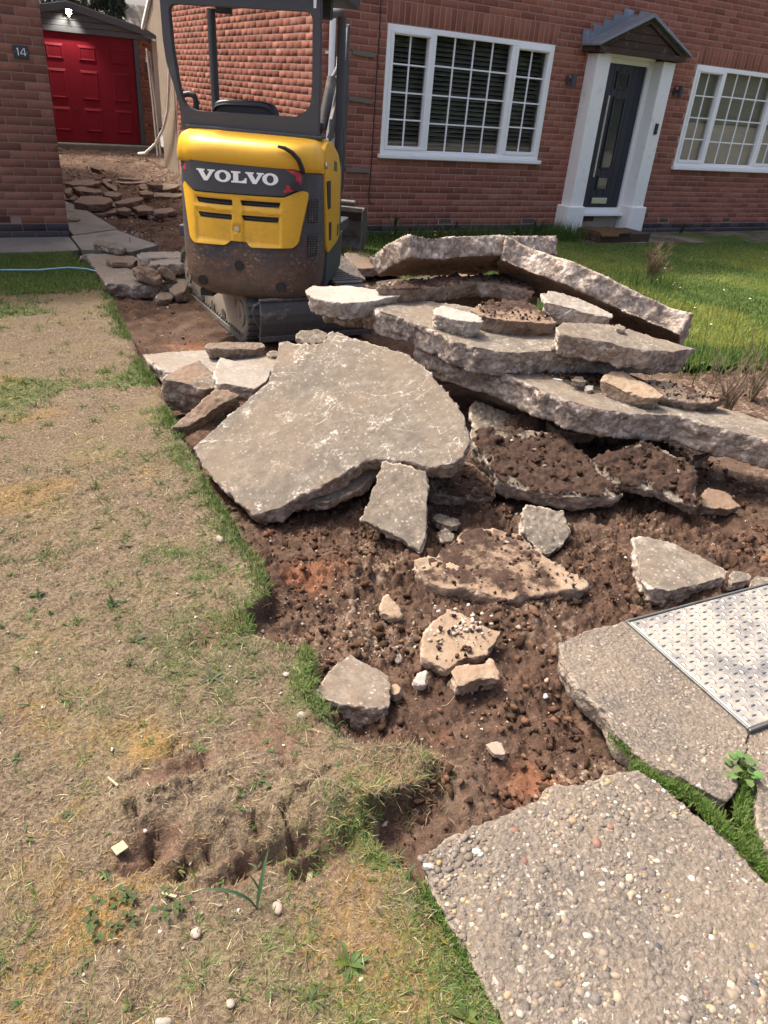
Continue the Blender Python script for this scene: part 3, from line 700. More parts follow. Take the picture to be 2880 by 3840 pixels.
# ------------------------------------------------------------------ number 14
NX, NY = -3.547, .235
n14 = empty('neighbour_house', (0, 0, 0), 0, 'brown brick corner of the neighbouring house with dark blue plinth', 'house')
MB().box(-12., NX-.003, NY+.0025, NY+8., -.3, 4.75).build('wall', MATS['mortar14'], n14)
ab14 = [(-4.30, -4.085, .15, .222)]
it14 = []
for i in range(60):
    z = .15+i*BC; x = NX; first = (i % 2 == 1)
    while x > -9.:
        L = .1025 if first else BL; first = False
        if not (i == 0 and x-L < -4.085 and x > -4.30): it14.append(((x-L/2, NY-.001, z+BH/2), 0., L, False))
        x -= L+.010
side14 = [((NX+.001, (a+b_)/2, z+BH/2), math.pi/2, b_-a, False) for a, b_, z in layout(NY+.12, NY+8, .15, 4.65, [], 1, NY+.12)]
place_bricks(it14+side14, n14, 'brick', brick_meshes('brick', MATS['brick14']), MATS['brick14'], [t[0][0] > -4.75 and t[0][2] < 2.35 for t in it14]+[False]*len(side14))
itp = []
for i in range(2):
    x = NX+.004; first = i % 2 == 0
    while x > -9.:
        L = BL if not (i == 0 and x > NX) else .1025
        itp.append(((x-L/2, NY-.006, i*BC+BH/2), 0., L, False)); x -= L+.010
place_bricks(itp, n14, 'plinth_brick', brick_meshes('plinth_brick', MATS['blue']), MATS['blue'], [t[0][0] > -4.75 for t in itp])
ab = MB().box(-4.297, -4.088, NY+.001, NY+.05, .155, .22).build('air_brick', MATS['terra'], n14)
h = MB()
for r_ in range(4):
    for k in range(9): h.box(-4.29+k*.0225, -4.276+k*.0225, NY-.0035, NY+.004, .160+r_*.0145, .169+r_*.0145)
h.build('vent_holes', MATS['black'], ab)
MB().prism([(-.15, 4.72), (-.15, 4.60), (4.2, 7.6), (8.6, 4.60), (8.6, 4.72), (4.2, 7.75)], 'x', -12., NX+.15).prism([(.25, 4.76), (4.2, 7.5), (8.2, 4.76)], 'x', NX-.2, NX-.01).build('roof', MATS['grey_paint'], n14)
e = empty('number_plaque', (-3.765, NY, 1.662), 0, 'slate house number plaque reading 14 on the brown brick wall', 'plaque')
MB().box(-.066, .066, -.016, -.004, -.054, .054).build('slate', m_plain('slate', (.045, .052, .058), .6, 0, .4, 30., .2, .2, .003), e, False, .002, 1)
wt = m_plain('white_enamel', (.82, .82, .80), .5)
MB().prism([(-.036, .026), (-.026, .033), (-.020, .033), (-.020, -.028), (-.030, -.028), (-.030, .020), (-.036, .018)], 'y', -.019, -.0165).build('digit_one', wt, e)
m4 = MB(); m4.prism([(.028, .033), (.0355, .033), (.0355, -.030), (.0275, -.030)], 'y', -.019, -.0165); m4.prism([(-.008, -.010), (.044, -.010), (.044, -.017), (-.008, -.017)], 'y', -.0192, -.0166); m4.prism([(-.008, -.010), (.0, -.010), (.030, .033), (.0235, .033)], 'y', -.0191, -.0167)
m4.build('digit_four', wt, e)
for x in (-.055, .055): MB().lathe([(.004, -.018), (.004, -.0165)], 8, (x, 0, 0), 'y').build('screw', MATS['steel'], e)

# ------------------------------------------------------------------ garage
GY = 10.; GC = -1.83
gar = empty('garage', (0, GY, 0), 0, 'grey gabled garage with dark red panelled door behind the drive', 'garage')
MATS['red'] = m_plain('red_door', (.15, .0025, .012), .6, 0, .2, 12., .1, .1, .002)
ga = MB(); ga.box(GC-1.62, GC+1.62, .14, 5., .0, 2.2); ga.build('body', MATS['mortar14'], gar)
MB().prism([(GC-1.8, 2.22), (GC-1.8, 2.30), (GC, 2.70), (GC+1.8, 2.30), (GC+1.8, 2.22), (GC, 2.6)], 'y', -.10, 5.1).build('roof', MATS['grey_paint'], gar)
for s in (-1, 1): MB().prism([(GC+s*1.77, 2.175), (GC+s*1.77, 2.295), (GC, 2.68), (GC, 2.545)], 'y', -.13, -.101).build('barge_board', MATS['grey_paint'], gar, False, .004, 1)
for k in range(4):
    z0 = 2.155+k*.105; z1 = z0+.100; f = lambda z: min(1.66, 1.70*(2.60-z)/.42)
    MB().prism([(GC-f(z0), z0), (GC+f(z0), z0), (GC+f(z1), z1), (GC-f(z1), z1)], 'y', -.06-.002*k, .1).build('gable_board', MATS['grey_paint'], gar, False, .004, 1)
for s in (-1, 1): MB().box(GC+s*1.305-.045, GC+s*1.305+.045, -.03, .1, .15, 2.154).build('door_post', MATS['grey_paint'], gar, False, .004, 1)
gd = MB().box(GC-1.255, GC+1.255, .02, .06, .185, 2.15).build('door', MATS['red'], gar)
cw = 2.51/4
for c_ in range(4):
    xa = GC-1.255+c_*cw+.13; xb = xa+cw-.26
    for (za, zb) in ((.36, .83), (.96, 1.52), (1.66, 1.96)):
        n = MB(); i = .045
        n.add([(xa, .02, za), (xb, .02, za), (xb, .02, zb), (xa, .02, zb), (xa+i, -.004, za+i), (xb-i, -.004, za+i), (xb-i, -.004, zb-i), (xa+i, -.004, zb-i), (xa+i*1.5, .006, za+i*1.5), (xb-i*1.5, .006, za+i*1.5), (xb-i*1.5, .006, zb-i*1.5), (xa+i*1.5, .006, zb-i*1.5)],
              [(0, 1, 5, 4), (1, 2, 6, 5), (2, 3, 7, 6), (3, 0, 4, 7), (4, 5, 9, 8), (5, 6, 10, 9), (6, 7, 11, 10), (7, 4, 8, 11), (8, 9, 10, 11)])
        n.build('panel', MATS['red'], gd)
MB().lathe([(.022, .0), (.022, .02)], 12, (GC-.02, 0, .80), 'y').build('lock', MATS['black'], gd)
MB().box(GC+1.352, GC+1.652, .03, .139, .0, 2.2).build('pier', MATS['mortar14'], gar)
gb = brick_meshes('brick', MATS['brick14'])
for i in range(27):
    iv = ((GC+1.352, GC+1.352+BL), (GC+1.352+.225, GC+1.648)) if i % 2 == 0 else ((GC+1.352, GC+1.352+.0755), (GC+1.352+.0855, GC+1.648))
    for (a, b_) in iv:
        o = bpy.data.objects.new('brick', gb[random.randrange(6)]); COL.objects.link(o); o.parent = gar; o.location = ((a+b_)/2, .022, .16+i*BC+BH/2); o.scale = ((b_-a)/BL, 1, 1)
MB().box(GC-1.4, GC+1.7, -.28, .02, -.1, .165).build('threshold', MATS['pathL'], gar, False, .02, 2)
# lit floodlight on the gable
fl = empty('floodlight', (GC+.02, GY-.16, 2.50), 0, 'lit security floodlight under the apex of the garage gable', 'floodlight')
MB().box(-.06, .06, -.03, .03, -.045, .045).build('housing', MATS['grey_paint'], fl, False, .006, 2)
b = NB('lamp_glow'); em = b.n('Emission', {'Color': (1., .93, .78, 1), 'Strength': 34.}); b.nt.links.new(em.outputs[0], b.out.inputs[0])
MB().box(-.05, .05, -.035, -.031, -.036, .036).build('lens', b.m, fl)
MB().lathe([(.018, -.10), (.026, -.075), (.012, -.055)], 12, (0, -.01, 0)).build('sensor', MATS['grey_paint'], fl, True)
ld = bpy.data.lights.new('floodlight_lamp', 'SPOT'); ld.energy = 42; ld.spot_size = R(100); ld.spot_blend = .6; ld.color = (1., .9, .72); ld.shadow_soft_size = .05
lo = bpy.data.objects.new('floodlight_lamp', ld); COL.objects.link(lo); lo.parent = fl; lo.location = (0, -.07, 0); lo.rotation_euler = (R(28), 0, R(18))
e = empty('wall_light', (-.31, GY+.02, 1.74), 0, 'white topped cylinder wall light on the garage brick pier', 'wall light')
MB().lathe([(.036, -.12), (.036, .02)], 14, (0, -.05, 0)).build('body', MATS['grey_paint'], e, True); MB().lathe([(.038, .021), (.038, .11), (.03, .118)], 14, (0, -.05, 0)).build('shade', MATS['upvc'], e, True)
# yard behind the drive
MATS['rough'] = m_plain('roughcast', (.36, .295, .225), .95, 0, .1, 70., .35, 1., .02, (.15, .12, .09), .2, 3.)
rc = empty('outbuilding', (0, 0, 0), 0, 'tan roughcast outbuilding wall beside the garage', 'outbuilding')
MB().prism([(6.1, -.1), (7.1, -.1), (7.12, 2.15), (7.95, 2.28), (7.3, 2.70), (6.9, 3.6), (6.1, 3.6)], 'x', HX0-.01, HX0+.3).build('wall', MATS['rough'], rc, False, .02, 2)
MB().prism([(7.98, 2.26), (7.98, 2.32), (7.3, 2.76), (6.88, 3.68), (6.8, 3.64), (7.26, 2.70)], 'x', HX0-.06, HX0-.012).build('verge_board', MATS['upvc'], rc)
gt = empty('side_gate', (-.27, 9.55, .1), 0, 'dark boarded side gate between the garage and the rough wall', 'gate')
for k in range(5): MB().box(k*.115+.09, k*.115+.20, 0, .022, .0, 1.98).build('board', MATS['black'], gt, False, .003, 1)
for z in (.3, 1.6): MB().box(.09, .66, .023, .05, z, z+.09).build('rail', MATS['black'], gt)
for (x0, y0, x1, y1, z1, lab) in ((-.52, 8.5, -.40, 9.4, 1.95, 'long thin brown batten leaning at the garage corner'), (-.62, 8.35, -.44, 9.42, 2.0, 'longer brown batten leaning behind the white pipe')):
    tag(MB().tube([(x0, y0, .1), ((x0+x1)/2+.01, (y0+y1)/2, z1/2+.05), (x1, y1, z1)], .022, 4).build('leaning_batten', MATS['greywood']), lab, 'batten', 'battens leaning by the garage')
pp = MB().tube([(-.86, 5.9, 1.95), (-.88, 5.98, 1.72), (-.88, 6.15, 1.3), (-.88, 6.28, 1.03), (-.9, 6.6, .72), (-.92, 7.2, .42), (-.95, 8.0, .18), (-.98, 8.45, .13)], .024, 10)
tag(pp.build('plastic_pipe', MATS['upvc'], None, True), 'bent white plastic pipe sweeping down to the soil by the wall', 'pipe')
# house far behind, its roof and chimney
fh = empty('distant_house', (0, 22, 0), 0, 'distant house with weathered tiled roof and brick chimney', 'house')
MB().box(.2, 6.5, .5, 5., -.2, 2.6).build('wall', MATS['mortar14'], fh)
tl = m_plain('old_tiles', (.12, .10, .085), .9, 0, .2, 9., .4, .5, .02, (.27, .25, .21), .4, 2.5)
for k in range(9):
    m_ = MB(); n = 30
    for i in range(n):
        x = .1+i*.21; z = 2.52+k*.115; y = .2+k*.16
        m_.add([(x, y, z), (x+.10, y-.03, z+.03), (x+.205, y, z), (x+.205, y+.19, z+.17), (x+.10, y+.16, z+.19), (x, y+.19, z+.17)], [(0, 1, 4, 5), (1, 2, 3, 4)])
    m_.build('tile_course', tl, fh)
MB().box(1.88, 2.22, 1.5, 1.9, 3.4, 4.4).build('chimney', MATS['brick14'], fh)
# ================================================================== EXCAVATOR
def m_yellow():
    b = NB('yellow_paint'); c = b.coord()
    n = b.noise(9., 6, .7, c); s = b.noise(45., 5, .75, b.coord('Object', (.35, 1., 2.5)))
    col = b.mix(b.math('MULTIPLY', n, .25), (.76, .42, .032), (.60, .31, .025))
    col = b.mix(b.ramp(s, [(.60, 0.), (.72, .5)]), col, (.26, .15, .05))
    ln = b.noise(6., 4, .6, b.coord('Object', (.6, 1., 7.)), 1.5)
    col = b.mix(b.ramp(b.math('ABSOLUTE', b.math('SUBTRACT', ln, .5)), [(0., .5), (.006, 0.)]), col, (.22, .13, .05))
    z = b.n('SeparateXYZ', {'Vector': c}).outputs[2]
    col = b.mix(b.math('MULTIPLY', b.ramp(b.noise(14., 6, .75, c), [(.5, 0.), (.75, .7)]), b.ramp(z, [(.7, 1.), (1.05, .15)])), col, (.30, .20, .09))
    return b.done(col, .38, 0, b.bump(b.noise(160., 2, .5, c), .05, .001), .5)
def m_cwt():
    b = NB('scuffed_counterweight'); c = b.coord()
    z = b.n('SeparateXYZ', {'Vector': c}).outputs[2]
    low = b.ramp(z, [(.60, 1.), (.86, .12)])
    n = b.noise(7., 7, .72, b.coord('Object', (.8, 1., 1.8))); f = b.noise(26., 6, .75, c)
    col = b.mix(b.math('MULTIPLY', f, .5), (.040, .045, .055), (.075, .080, .090))
    rust = b.ramp(b.math('ADD', n, b.math('MULTIPLY', low, .12)), [(.47, 0.), (.60, .9)])
    col = b.mix(b.math('MULTIPLY', rust, low), col, b.ramp(f, [(.3, (.065, .038, .027)), (.55, (.14, .078, .05)), (.8, (.23, .14, .095))]))
    chips = b.ramp(b.noise(38., 4, .8, b.coord('Object', (.7, 1., 1.3))), [(.575, 0.), (.61, 1.)])
    col = b.mix(b.math('MULTIPLY', b.math('MULTIPLY', chips, b.ramp(b.noise(5., 4, .6, c), [(.42, 0.), (.58, 1.)])), b.math('ADD', b.math('MULTIPLY', low, .8), .10)), col, (.40, .29, .225))
    dust = b.ramp(z, [(.36, .55), (.62, .0)])
    col = b.mix(b.math('MULTIPLY', dust, b.ramp(n, [(.3, .3), (.6, 1.)])), col, (.20, .16, .115))
    return b.done(col, b.ramp(f, [(.3, .38), (.7, .65)]), 0, b.bump(b.math('ADD', f, n), .25, .006), .45)
MATS['yellow'] = m_yellow(); MATS['cwt'] = m_cwt()
MATS['charcoal'] = m_plain('charcoal_paint', (.055, .058, .066), .5, 0, .45, 16., .2, .1, .002, (.11, .105, .10), .1, 5.)
MATS['rubber'] = m_plain('dusty_rubber', (.15, .138, .122), .85, 0, .2, 30., .3, .5, .006, (.20, .175, .14), .35, 7.)
MATS['mud'] = m_plain('muddy_plate', (.36, .30, .225), .85, 0, .2, 12., .2, .3, .006, (.12, .09, .065), .25, 6.)
MATS['worn'] = m_plain('worn_steel', (.10, .094, .088), .6, .2, .4, 20., .25, .3, .004, (.26, .225, .195), .32, 9.)
MATS['buck'] = m_plain('bucket_steel', (.17, .155, .14), .5, .4, .4, 16., .3, .3, .006, (.09, .065, .045), .4, 6.)
MATS['white'] = m_plain('white_decal', (.85, .85, .85), .5, 0, .4, 60., .04, 0, 0, (.35, .35, .36), .0, 22.)
MATS['tape'] = m_plain('red_tape', (.48, .035, .055), .5, 0, .4, 30., .2, 0, 0, (.70, .42, .42), .22, 20.)
MATS['seat'] = m_plain('black_vinyl', (.012, .013, .018), .38, 0, .5, 30., .2, .2, .003)
PHI = R(37.); EM = Vector((-2.26, -2.62, -.12)); ZB = .12
ex = empty('mini_excavator', EM, -PHI, 'yellow and charcoal mini excavator with open canopy seen from behind', 'excavator')
def yr(x): return -1.10+.20*min(1.25, abs(x/.5))**4.2
def rearpanel(poly, holes, off, th, relief=None, step=.02, zstep=.02):
    """flat outline (x, z world) bent on to the curved tail, given thickness"""
    bm = bmesh.new(); es = []
    for lp in [poly]+holes:
        vs = [bm.verts.new((p[0], 0, p[1])) for p in lp]
        es += [bm.edges.new((vs[i], vs[(i+1) % len(vs)])) for i in range(len(vs))]
    bmesh.ops.triangle_fill(bm, use_beauty=True, use_dissolve=False, edges=es)
    x0 = min(p[0] for p in poly); x1 = max(p[0] for p in poly); z0 = min(p[1] for p in poly); z1 = max(p[1] for p in poly)
    k = x0+step
    while k < x1:
        bmesh.ops.bisect_plane(bm, geom=bm.verts[:]+bm.edges[:]+bm.faces[:], plane_co=(k, 0, 0), plane_no=(1, 0, 0)); k += step
    if relief:
        k = z0+zstep
        while k < z1:
            bmesh.ops.bisect_plane(bm, geom=bm.verts[:]+bm.edges[:]+bm.faces[:], plane_co=(0, 0, k), plane_no=(0, 0, 1)); k += zstep
    for f in bm.faces:
        f.normal_update()
        if f.normal.y > 0: f.normal_flip()
    r = bmesh.ops.extrude_face_region(bm, geom=bm.faces[:])
    nv = set(g for g in r['geom'] if isinstance(g, bmesh.types.BMVert))
    for v in bm.verts:
        x, z = v.co.x, v.co.z; d = off
        front = v in nv
        if front and relief: d += relief(x, z)
        v.co.y = yr(x) - (d if front else d-th) + .02*max(0, (z-.95)/.3)*0
        v.co.z += ZB
    bmesh.ops.recalc_face_normals(bm, faces=bm.faces)
    for f in bm.faces: f.smooth = True
    me = bpy.data.meshes.new('panel'); bm.to_mesh(me); bm.free()
    try: me.set_sharp_from_angle(angle=R(38))
    except Exception: pass
    return me
def rnd(poly, r, n=4):
    out = []; m = len(poly)
    for i in range(m):
        p = Vector(poly[i]); a = (Vector(poly[i-1])-p); b = (Vector(poly[(i+1) % m])-p)
        t = min(r, a.length*.45, b.length*.45); a.normalize(); b.normalize()
        for k in range(n+1):
            u = k/n; q = (p+a*t)*(1-u)**2 + p*2*u*(1-u) + (p+b*t)*u*u; out.append((q.x, q.y))
    return out
# counterweight and tail shell
rings = []
for (z, wd, fo, ins) in ((.235, .36, .16, .0), (.25, .43, .07, 0), (.29, .462, .03, 0), (.36, .478, .01, 0), (.50, .488, 0, 0), (.64, .49, 0, 0), (.80, .49, .002, 0), (.95, .488, .004, 0), (1.09, .484, .008, 0), (1.12, .46, .03, 0)):
    pts = []
    for k in range(33):
        x = -wd+2*wd*k/32; pts.append((x, yr(x*.49/wd)+fo*1., z+ZB))
    pts += [(wd, -.75, z+ZB), (wd, -.5, z+ZB), (wd, -.18, z+ZB), (-wd, -.18, z+ZB), (-wd, -.5, z+ZB), (-wd, -.75, z+ZB)]
    rings.append(pts)
cwm = MB(); n = len(rings[0]); V = [p for r_ in rings for p in r_]; F = []
for i in range(len(rings)-1):
    for k in range(n): F.append((i*n+k, i*n+(k+1) % n, (i+1)*n+(k+1) % n, (i+1)*n+k))
F += [tuple(range(n-1, -1, -1)), tuple(range((len(rings)-1)*n, len(rings)*n))]
cwt = cwm.add(V, F).build('counterweight', MATS['cwt'], ex, True)
for (x, z) in ((-.03, .475), (-.31, .345), (.26, .355)):
    MB().lathe([(.034, .0), (.034, .012), (.022, .012), (.022, .004), (.012, .004), (.012, .010)], 18, (x, yr(x)-.0035, z+ZB), 'y').build('painted_recess', MATS['black'], cwt, True)  # solid black discs; the shade inside the bolt holes is put into their colour
MB().box(-.36, -.27, -.99, -.80, .215+ZB, .262+ZB).build('towing_slot', MATS['black'], cwt)
# rear engine door
door_poly = rnd([(-.445, .955), (-.415, .975), (-.335, .925), (.285, .940), (.385, .985), (.425, .975), (.425, .93), (.375, .655), (.345, .625), (.062, .607), (.028, .640), (-.078, .640), (-.118, .607), (-.36, .595), (-.395, .625)], .014, 3)
vents = [[(-.322, .893), (-.06, .898), (-.06, .862), (-.308, .860)], [(-.008, .900), (.262, .908), (.252, .874), (.004, .868)], [(-.312, .802), (-.066, .806), (-.068, .772), (-.298, .770)], [(.0, .808), (.252, .815), (.246, .780), (.012, .775)]]
def rel(x, z):
    d = 0
    for (a, b_, c_, d_) in ((-.335, -.062, .615, .905), (.0, .272, .62, .912)):
        ex_ = min(x-a, b_-x); ez = min(z-c_, d_-z); t = min(ex_, ez)
        d -= .011*max(0, min(1, t/.016))
    for (a, b_, c_, d_) in ((-.335, -.062, .815, .853), (.0, .272, .822, .861)):
        t = min(min(x-a, b_-x), min(z-c_, d_-z)); d += .008*max(0, min(1, t/.008))
    r2 = math.hypot(x+.03, z-.722); d += -.008*max(0, min(1, (.036-r2)/.008))+.004*max(0, 1-abs(r2-.038)/.010)
    return d
dm = rearpanel(door_poly, [rnd(v, .006, 2) for v in vents], .022, .03, rel, .013, .013); dm.materials.append(MATS['yellow'])
edoor = link('engine_door', dm, None, ex)
MB().lathe([(.017, 0), (.017, .012), (.010, .016)], 14, (-.03, yr(-.03)-.032, .722+ZB), 'y').build('lock', MATS['steel'], edoor, True)
for v in vents:
    for k in range(2):
        zz = sum(p[1] for p in v)/4-.010+k*.020; xa = min(p[0] for p in v); xb = max(p[0] for p in v)
        mm = MB(); nn = 8
        for i in range(nn):
            a = xa+(xb-xa)*i/nn; c_ = xa+(xb-xa)*(i+1)/nn
            mm.add([(a, yr(a)-.001, zz+ZB), (c_, yr(c_)-.001, zz+ZB), (c_, yr(c_)-.012, zz-.008+ZB), (a, yr(a)-.012, zz-.008+ZB)], [(0, 1, 2, 3)])
        mm.build('louvre', MATS['black'], edoor)
# black name band with white lettering
band_poly = rnd([(-.435, 1.05), (-.415, 1.085), (-.335, 1.118), (-.05, 1.122), (.295, 1.132), (.395, 1.095), (.405, 1.05), (.395, 1.005), (.285, .950), (-.02, .940), (-.335, .935), (-.425, .985)], .012, 3)
bme = rearpanel(band_poly, [], .030, .03, None, .02); bme.materials.append(MATS['charcoal'])
band = link('name_band', bme, None, ex)
def letter(polys, name):
    for (outer, holes) in polys:
        me = rearpanel(outer, holes, .0335, .003, None, .012); me.materials.append(MATS['white']); link(name, me, None, band)
def LX(x, z, x0, x1):   # letter box -> band: slight rise to the right
    X = x0+(x1-x0)*x; return (X, 1.000+.0125*(X+.3)/.55+.068*z)
def mk(pts, x0, x1): return [LX(p[0], p[1], x0, x1) for p in pts]
Vp = [(0, 1), (.46, 1), (.46, .87), (.37, .85), (.55, .34), (.72, .85), (.62, .87), (.62, 1), (1, 1), (1, .87), (.92, .85), (.60, 0), (.40, 0), (.09, .85), (0, .87)]
Lp = [(0, 1), (.60, 1), (.60, .86), (.46, .84), (.46, .16), (.66, .17), (.84, .30), (.86, .44), (1, .44), (.98, 0), (0, 0), (0, .14), (.13, .16), (.13, .84), (0, .86)]
ell = lambda cx, cz, rx, rz, n=28: [(cx+rx*math.cos(2*math.pi*k/n), cz+rz*math.sin(2*math.pi*k/n)) for k in range(n)]
letter([(mk(Vp, -.302, -.170), [])], 'letter_v')
letter([(mk(ell(.5, .5, .5, .53), -.172, -.062), [mk(ell(.5, .5, .22, .35), -.172, -.062)])], 'letter_o')
letter([(mk(Lp, -.060, .045), [])], 'letter_l')
letter([(mk(Vp, .035, .158), [])], 'letter_v')
letter([(mk(ell(.5, .5, .5, .53), .148, .252), [mk(ell(.5, .5, .22, .35), .148, .252)])], 'letter_o')
for poly in ([(.292, 1.112), (.345, 1.105), (.390, 1.088), (.392, 1.045), (.384, 1.020), (.352, 1.022), (.360, 1.050), (.356, 1.075), (.325, 1.092)], [(.300, 1.018), (.382, 1.016), (.376, .992), (.350, .985), (.322, .978), (.282, .970), (.284, .985), (.300, .992)], [(-.425, 1.055), (-.405, 1.080), (-.395, 1.076), (-.390, 1.050), (-.402, 1.046)]):
    me = rearpanel(poly, [], .0328, .003, None, .02); me.materials.append(MATS['tape']); link('red_tape', me, None, band)
# yellow hood with rounded shoulder
prof = [(.0, 1.092), (-.016, 1.098), (-.040, 1.125), (-.050, 1.165), (-.046, 1.205), (-.026, 1.240), (.012, 1.262), (.08, 1.276), (.19, 1.286), (.30, 1.29), (.30, 1.10)]
hv = []; nx = 45; hm = MB()
for i in range(nx):
    t = -1+2*i/(nx-1); x = .500*math.copysign(abs(t)**.92, t)
    e_ = max(0, (abs(t)-.86)/.14); sh = 1-.35*e_**2
    rib = .012*math.exp(-((abs(x)-.415)/.02)**2)
    for (py, pz) in prof:
        y = yr(x)+py*(1 if py > .1 else sh); z = pz - e_**2*.055*(1 if pz > 1.2 else .1)
        if 1.11 < pz < 1.25: y += rib
        hv.append((x, y, z+ZB))
m = len(prof); hf = [(i*m+k, i*m+(k+1) % m, (i+1)*m+(k+1) % m, (i+1)*m+k) for i in range(nx-1) for k in range(m)]
hf += [tuple(range(m)), tuple(range((nx-1)*m+m-1, (nx-1)*m-1, -1))]
hood = hm.add(hv, hf).build('hood', MATS['yellow'], ex, True)
hd_ = MB().tube([(.255, yr(.25)-.058, 1.243+ZB), (.30, yr(.3)-.066, 1.236+ZB), (.345, yr(.34)-.068, 1.212+ZB), (.378, yr(.38)-.066, 1.175+ZB), (.395, yr(.39)-.052, 1.13+ZB), (.402, yr(.4)-.035, 1.095+ZB)], [.008, .012, .014, .015, .015, .013], 8)
hd_.build('grab_handle', MATS['black'], hood, True)
MB().prism([(.325, 1.145), (.375, 1.165), (.392, 1.105), (.325, 1.115)], 'y', yr(.36)-.056, yr(.36)-.02).build('handle_recess', MATS['black'], hood, False, .005, 2)
# deck rail strip under the canopy frame
MB().box(-.46, .47, -.86, -.74, 1.285+ZB, 1.305+ZB).build('deck_seal', MATS['charcoal'], ex, False, .006, 2)
# right side cover
sp = rnd([(-.905, 1.235), (-.84, 1.275), (-.67, 1.265), (-.45, 1.185), (-.325, 1.06), (-.30, .60), (-.36, .575), (-.70, .540), (-.745, .60), (-.80, .85), (-.845, 1.06)], .03, 3)
sc_ = MB().prism(sp, 'x', .478, .508); SP = MB(); SP.v = [(a, b_, c_+ZB) for a, b_, c_ in sc_.v]; SP.f = sc_.f
side = SP.build('side_cover', MATS['yellow'], ex, True, .010, 3)
for poly, k in (([(-.835, 1.035), (-.70, 1.03), (-.665, .845), (-.765, .85)], 7), ([(-.71, .755), (-.625, .75), (-.615, .625), (-.68, .625)], 5)):
    q = rnd(poly, .015, 3); pm_ = MB().prism(q, 'x', .505, .5105); pm_.v = [(a, b_, c_+ZB) for a, b_, c_ in pm_.v]
    gr = pm_.build('grille', MATS['black'], side)
    zt = max(p[1] for p in poly); zb = min(p[1] for p in poly); ya = min(p[0] for p in poly); yb_ = max(p[0] for p in poly); g2 = MB()
    for i in range(k*2):
        z = zb+(zt-zb)*(i+.5)/(k*2); u = (z-zb)/(zt-zb); a = poly[3][0]*(1-u)+poly[0][0]*u+.012; b_ = poly[2][0]*(1-u)+poly[1][0]*u-.012
        g2.box(.5106, .5135, a, b_, z-.003+ZB, z+.003+ZB)
    g2.build('grille_bars', MATS['charcoal'], side)
MB().lathe([(.022, .508), (.022, .516), (.010, .520)], 14, (0, -.86, 1.135+ZB), 'x').build('side_lock', MATS['steel'], side, True)
dc = MB().prism([(-.60, 1.15), (-.50, 1.13), (-.49, 1.07), (-.60, 1.085)], 'x', .5085, .5095); dc.v = [(a, b_, c_+ZB) for a, b_, c_ in dc.v]
dc.build('decal', m_plain('green_decal', (.12, .17, .05), .5, 0, .4, 120., .4), side)
dc = MB().prism([(-.40, .70), (-.35, .70), (-.35, .62), (-.40, .615)], 'x', .5085, .5095); dc.v = [(a, b_, c_+ZB) for a, b_, c_ in dc.v]
dc.build('decal', m_plain('dark_decal', (.05, .09, .03), .5, 0, .4, 120., .4), side)
MB().prism([(-.72, .30+ZB), (-.18, .36+ZB), (-.12, .62+ZB), (-.30, .60+ZB), (-.70, .538+ZB)], 'x', .45, .502).build('side_skirt', MATS['charcoal'], ex, False, .01, 2)
for (za, zb) in ((.78, .935), (.56, .715)):   # mesh vents in the tail corner
    mm = MB(); nn = 6; xs_ = np.linspace(.425, .478, nn)
    for i in range(nn-1):
        a, b_ = xs_[i], xs_[i+1]
        mm.add([(a, yr(a)-.004, za+ZB), (b_, yr(b_)-.004, za+.01+ZB), (b_, yr(b_)-.004, zb+ZB), (a, yr(a)-.004, zb-.015+ZB)], [(0, 1, 2, 3)])
    vv = mm.build('corner_vent', MATS['black'], cwt)
    g2 = MB()
    for i in range(9):
        z = za+.015+(zb-za-.03)*i/8; g2.tube([(a, yr(a)-.006, z+ZB) for a in (.428, .45, .474)], .0022, 4)
    for a in (.436, .450, .464): g2.tube([(a, yr(a)-.006, za+.008+ZB), (a, yr(a)-.006, zb-.010+ZB)], .0022, 4)
    g2.build('vent_mesh', MATS['worn'], cwt)
# canopy frame
inner = rnd([(-.545, 1.972), (-.532, 1.72), (-.50, 1.50), (-.470, 1.415), (-.395, 1.388), (.305, 1.405), (.385, 1.47), (.392, 1.60), (.385, 1.985)], .05, 4)
outer = rnd([(-.60, 2.06), (-.595, 1.78), (-.58, 1.65), (-.54, 1.53), (-.505, 1.40), (-.50, 1.268), (.442, 1.282), (.444, 1.63), (.436, 2.06)], .02, 3)
bm = bmesh.new(); es = []
for lp in (outer, inner):
    vs = [bm.verts.new((p[0], -.83, p[1]+ZB)) for p in lp]; es += [bm.edges.new((vs[i], vs[(i+1) % len(vs)])) for i in range(len(vs))]
bmesh.ops.triangle_fill(bm, use_beauty=True, edges=es)
r_ = bmesh.ops.extrude_face_region(bm, geom=bm.faces[:])
for g_ in r_['geom']:
    if isinstance(g_, bmesh.types.BMVert): g_.co.y += .052
bmesh.ops.recalc_face_normals(bm, faces=bm.faces)
es = [e_ for e_ in bm.edges if e_.is_manifold and e_.calc_face_angle(0) > R(60)]
bmesh.ops.bevel(bm, geom=es, offset=.010, segments=2, affect='EDGES', clamp_overlap=True)
me = bpy.data.meshes.new('canopy_frame'); bm.to_mesh(me); bm.free()
cf = link('canopy_frame', me, MATS['charcoal'], ex)
for (x0, y0, z0, x1, y1, z1) in ((-.595, .16, .80, -.62, .16, 2.15), (.425, .0, .60, .405, .0, 2.15)):
    MB().tube([(x0, y0, z0+ZB), (x1, y1, z1)], .032, 12).build('front_post', MATS['charcoal'], ex, True)
MB().box(-.66, .48, -.90, .30, 2.10+ZB, 2.19+ZB).build('canopy_roof', MATS['charcoal'], ex, False, .03, 3)
MB().box(-.585, -.465, .14, .20, 2.005+ZB, 2.06+ZB).build('work_lamp', MATS['black'], ex, False, .012, 2)
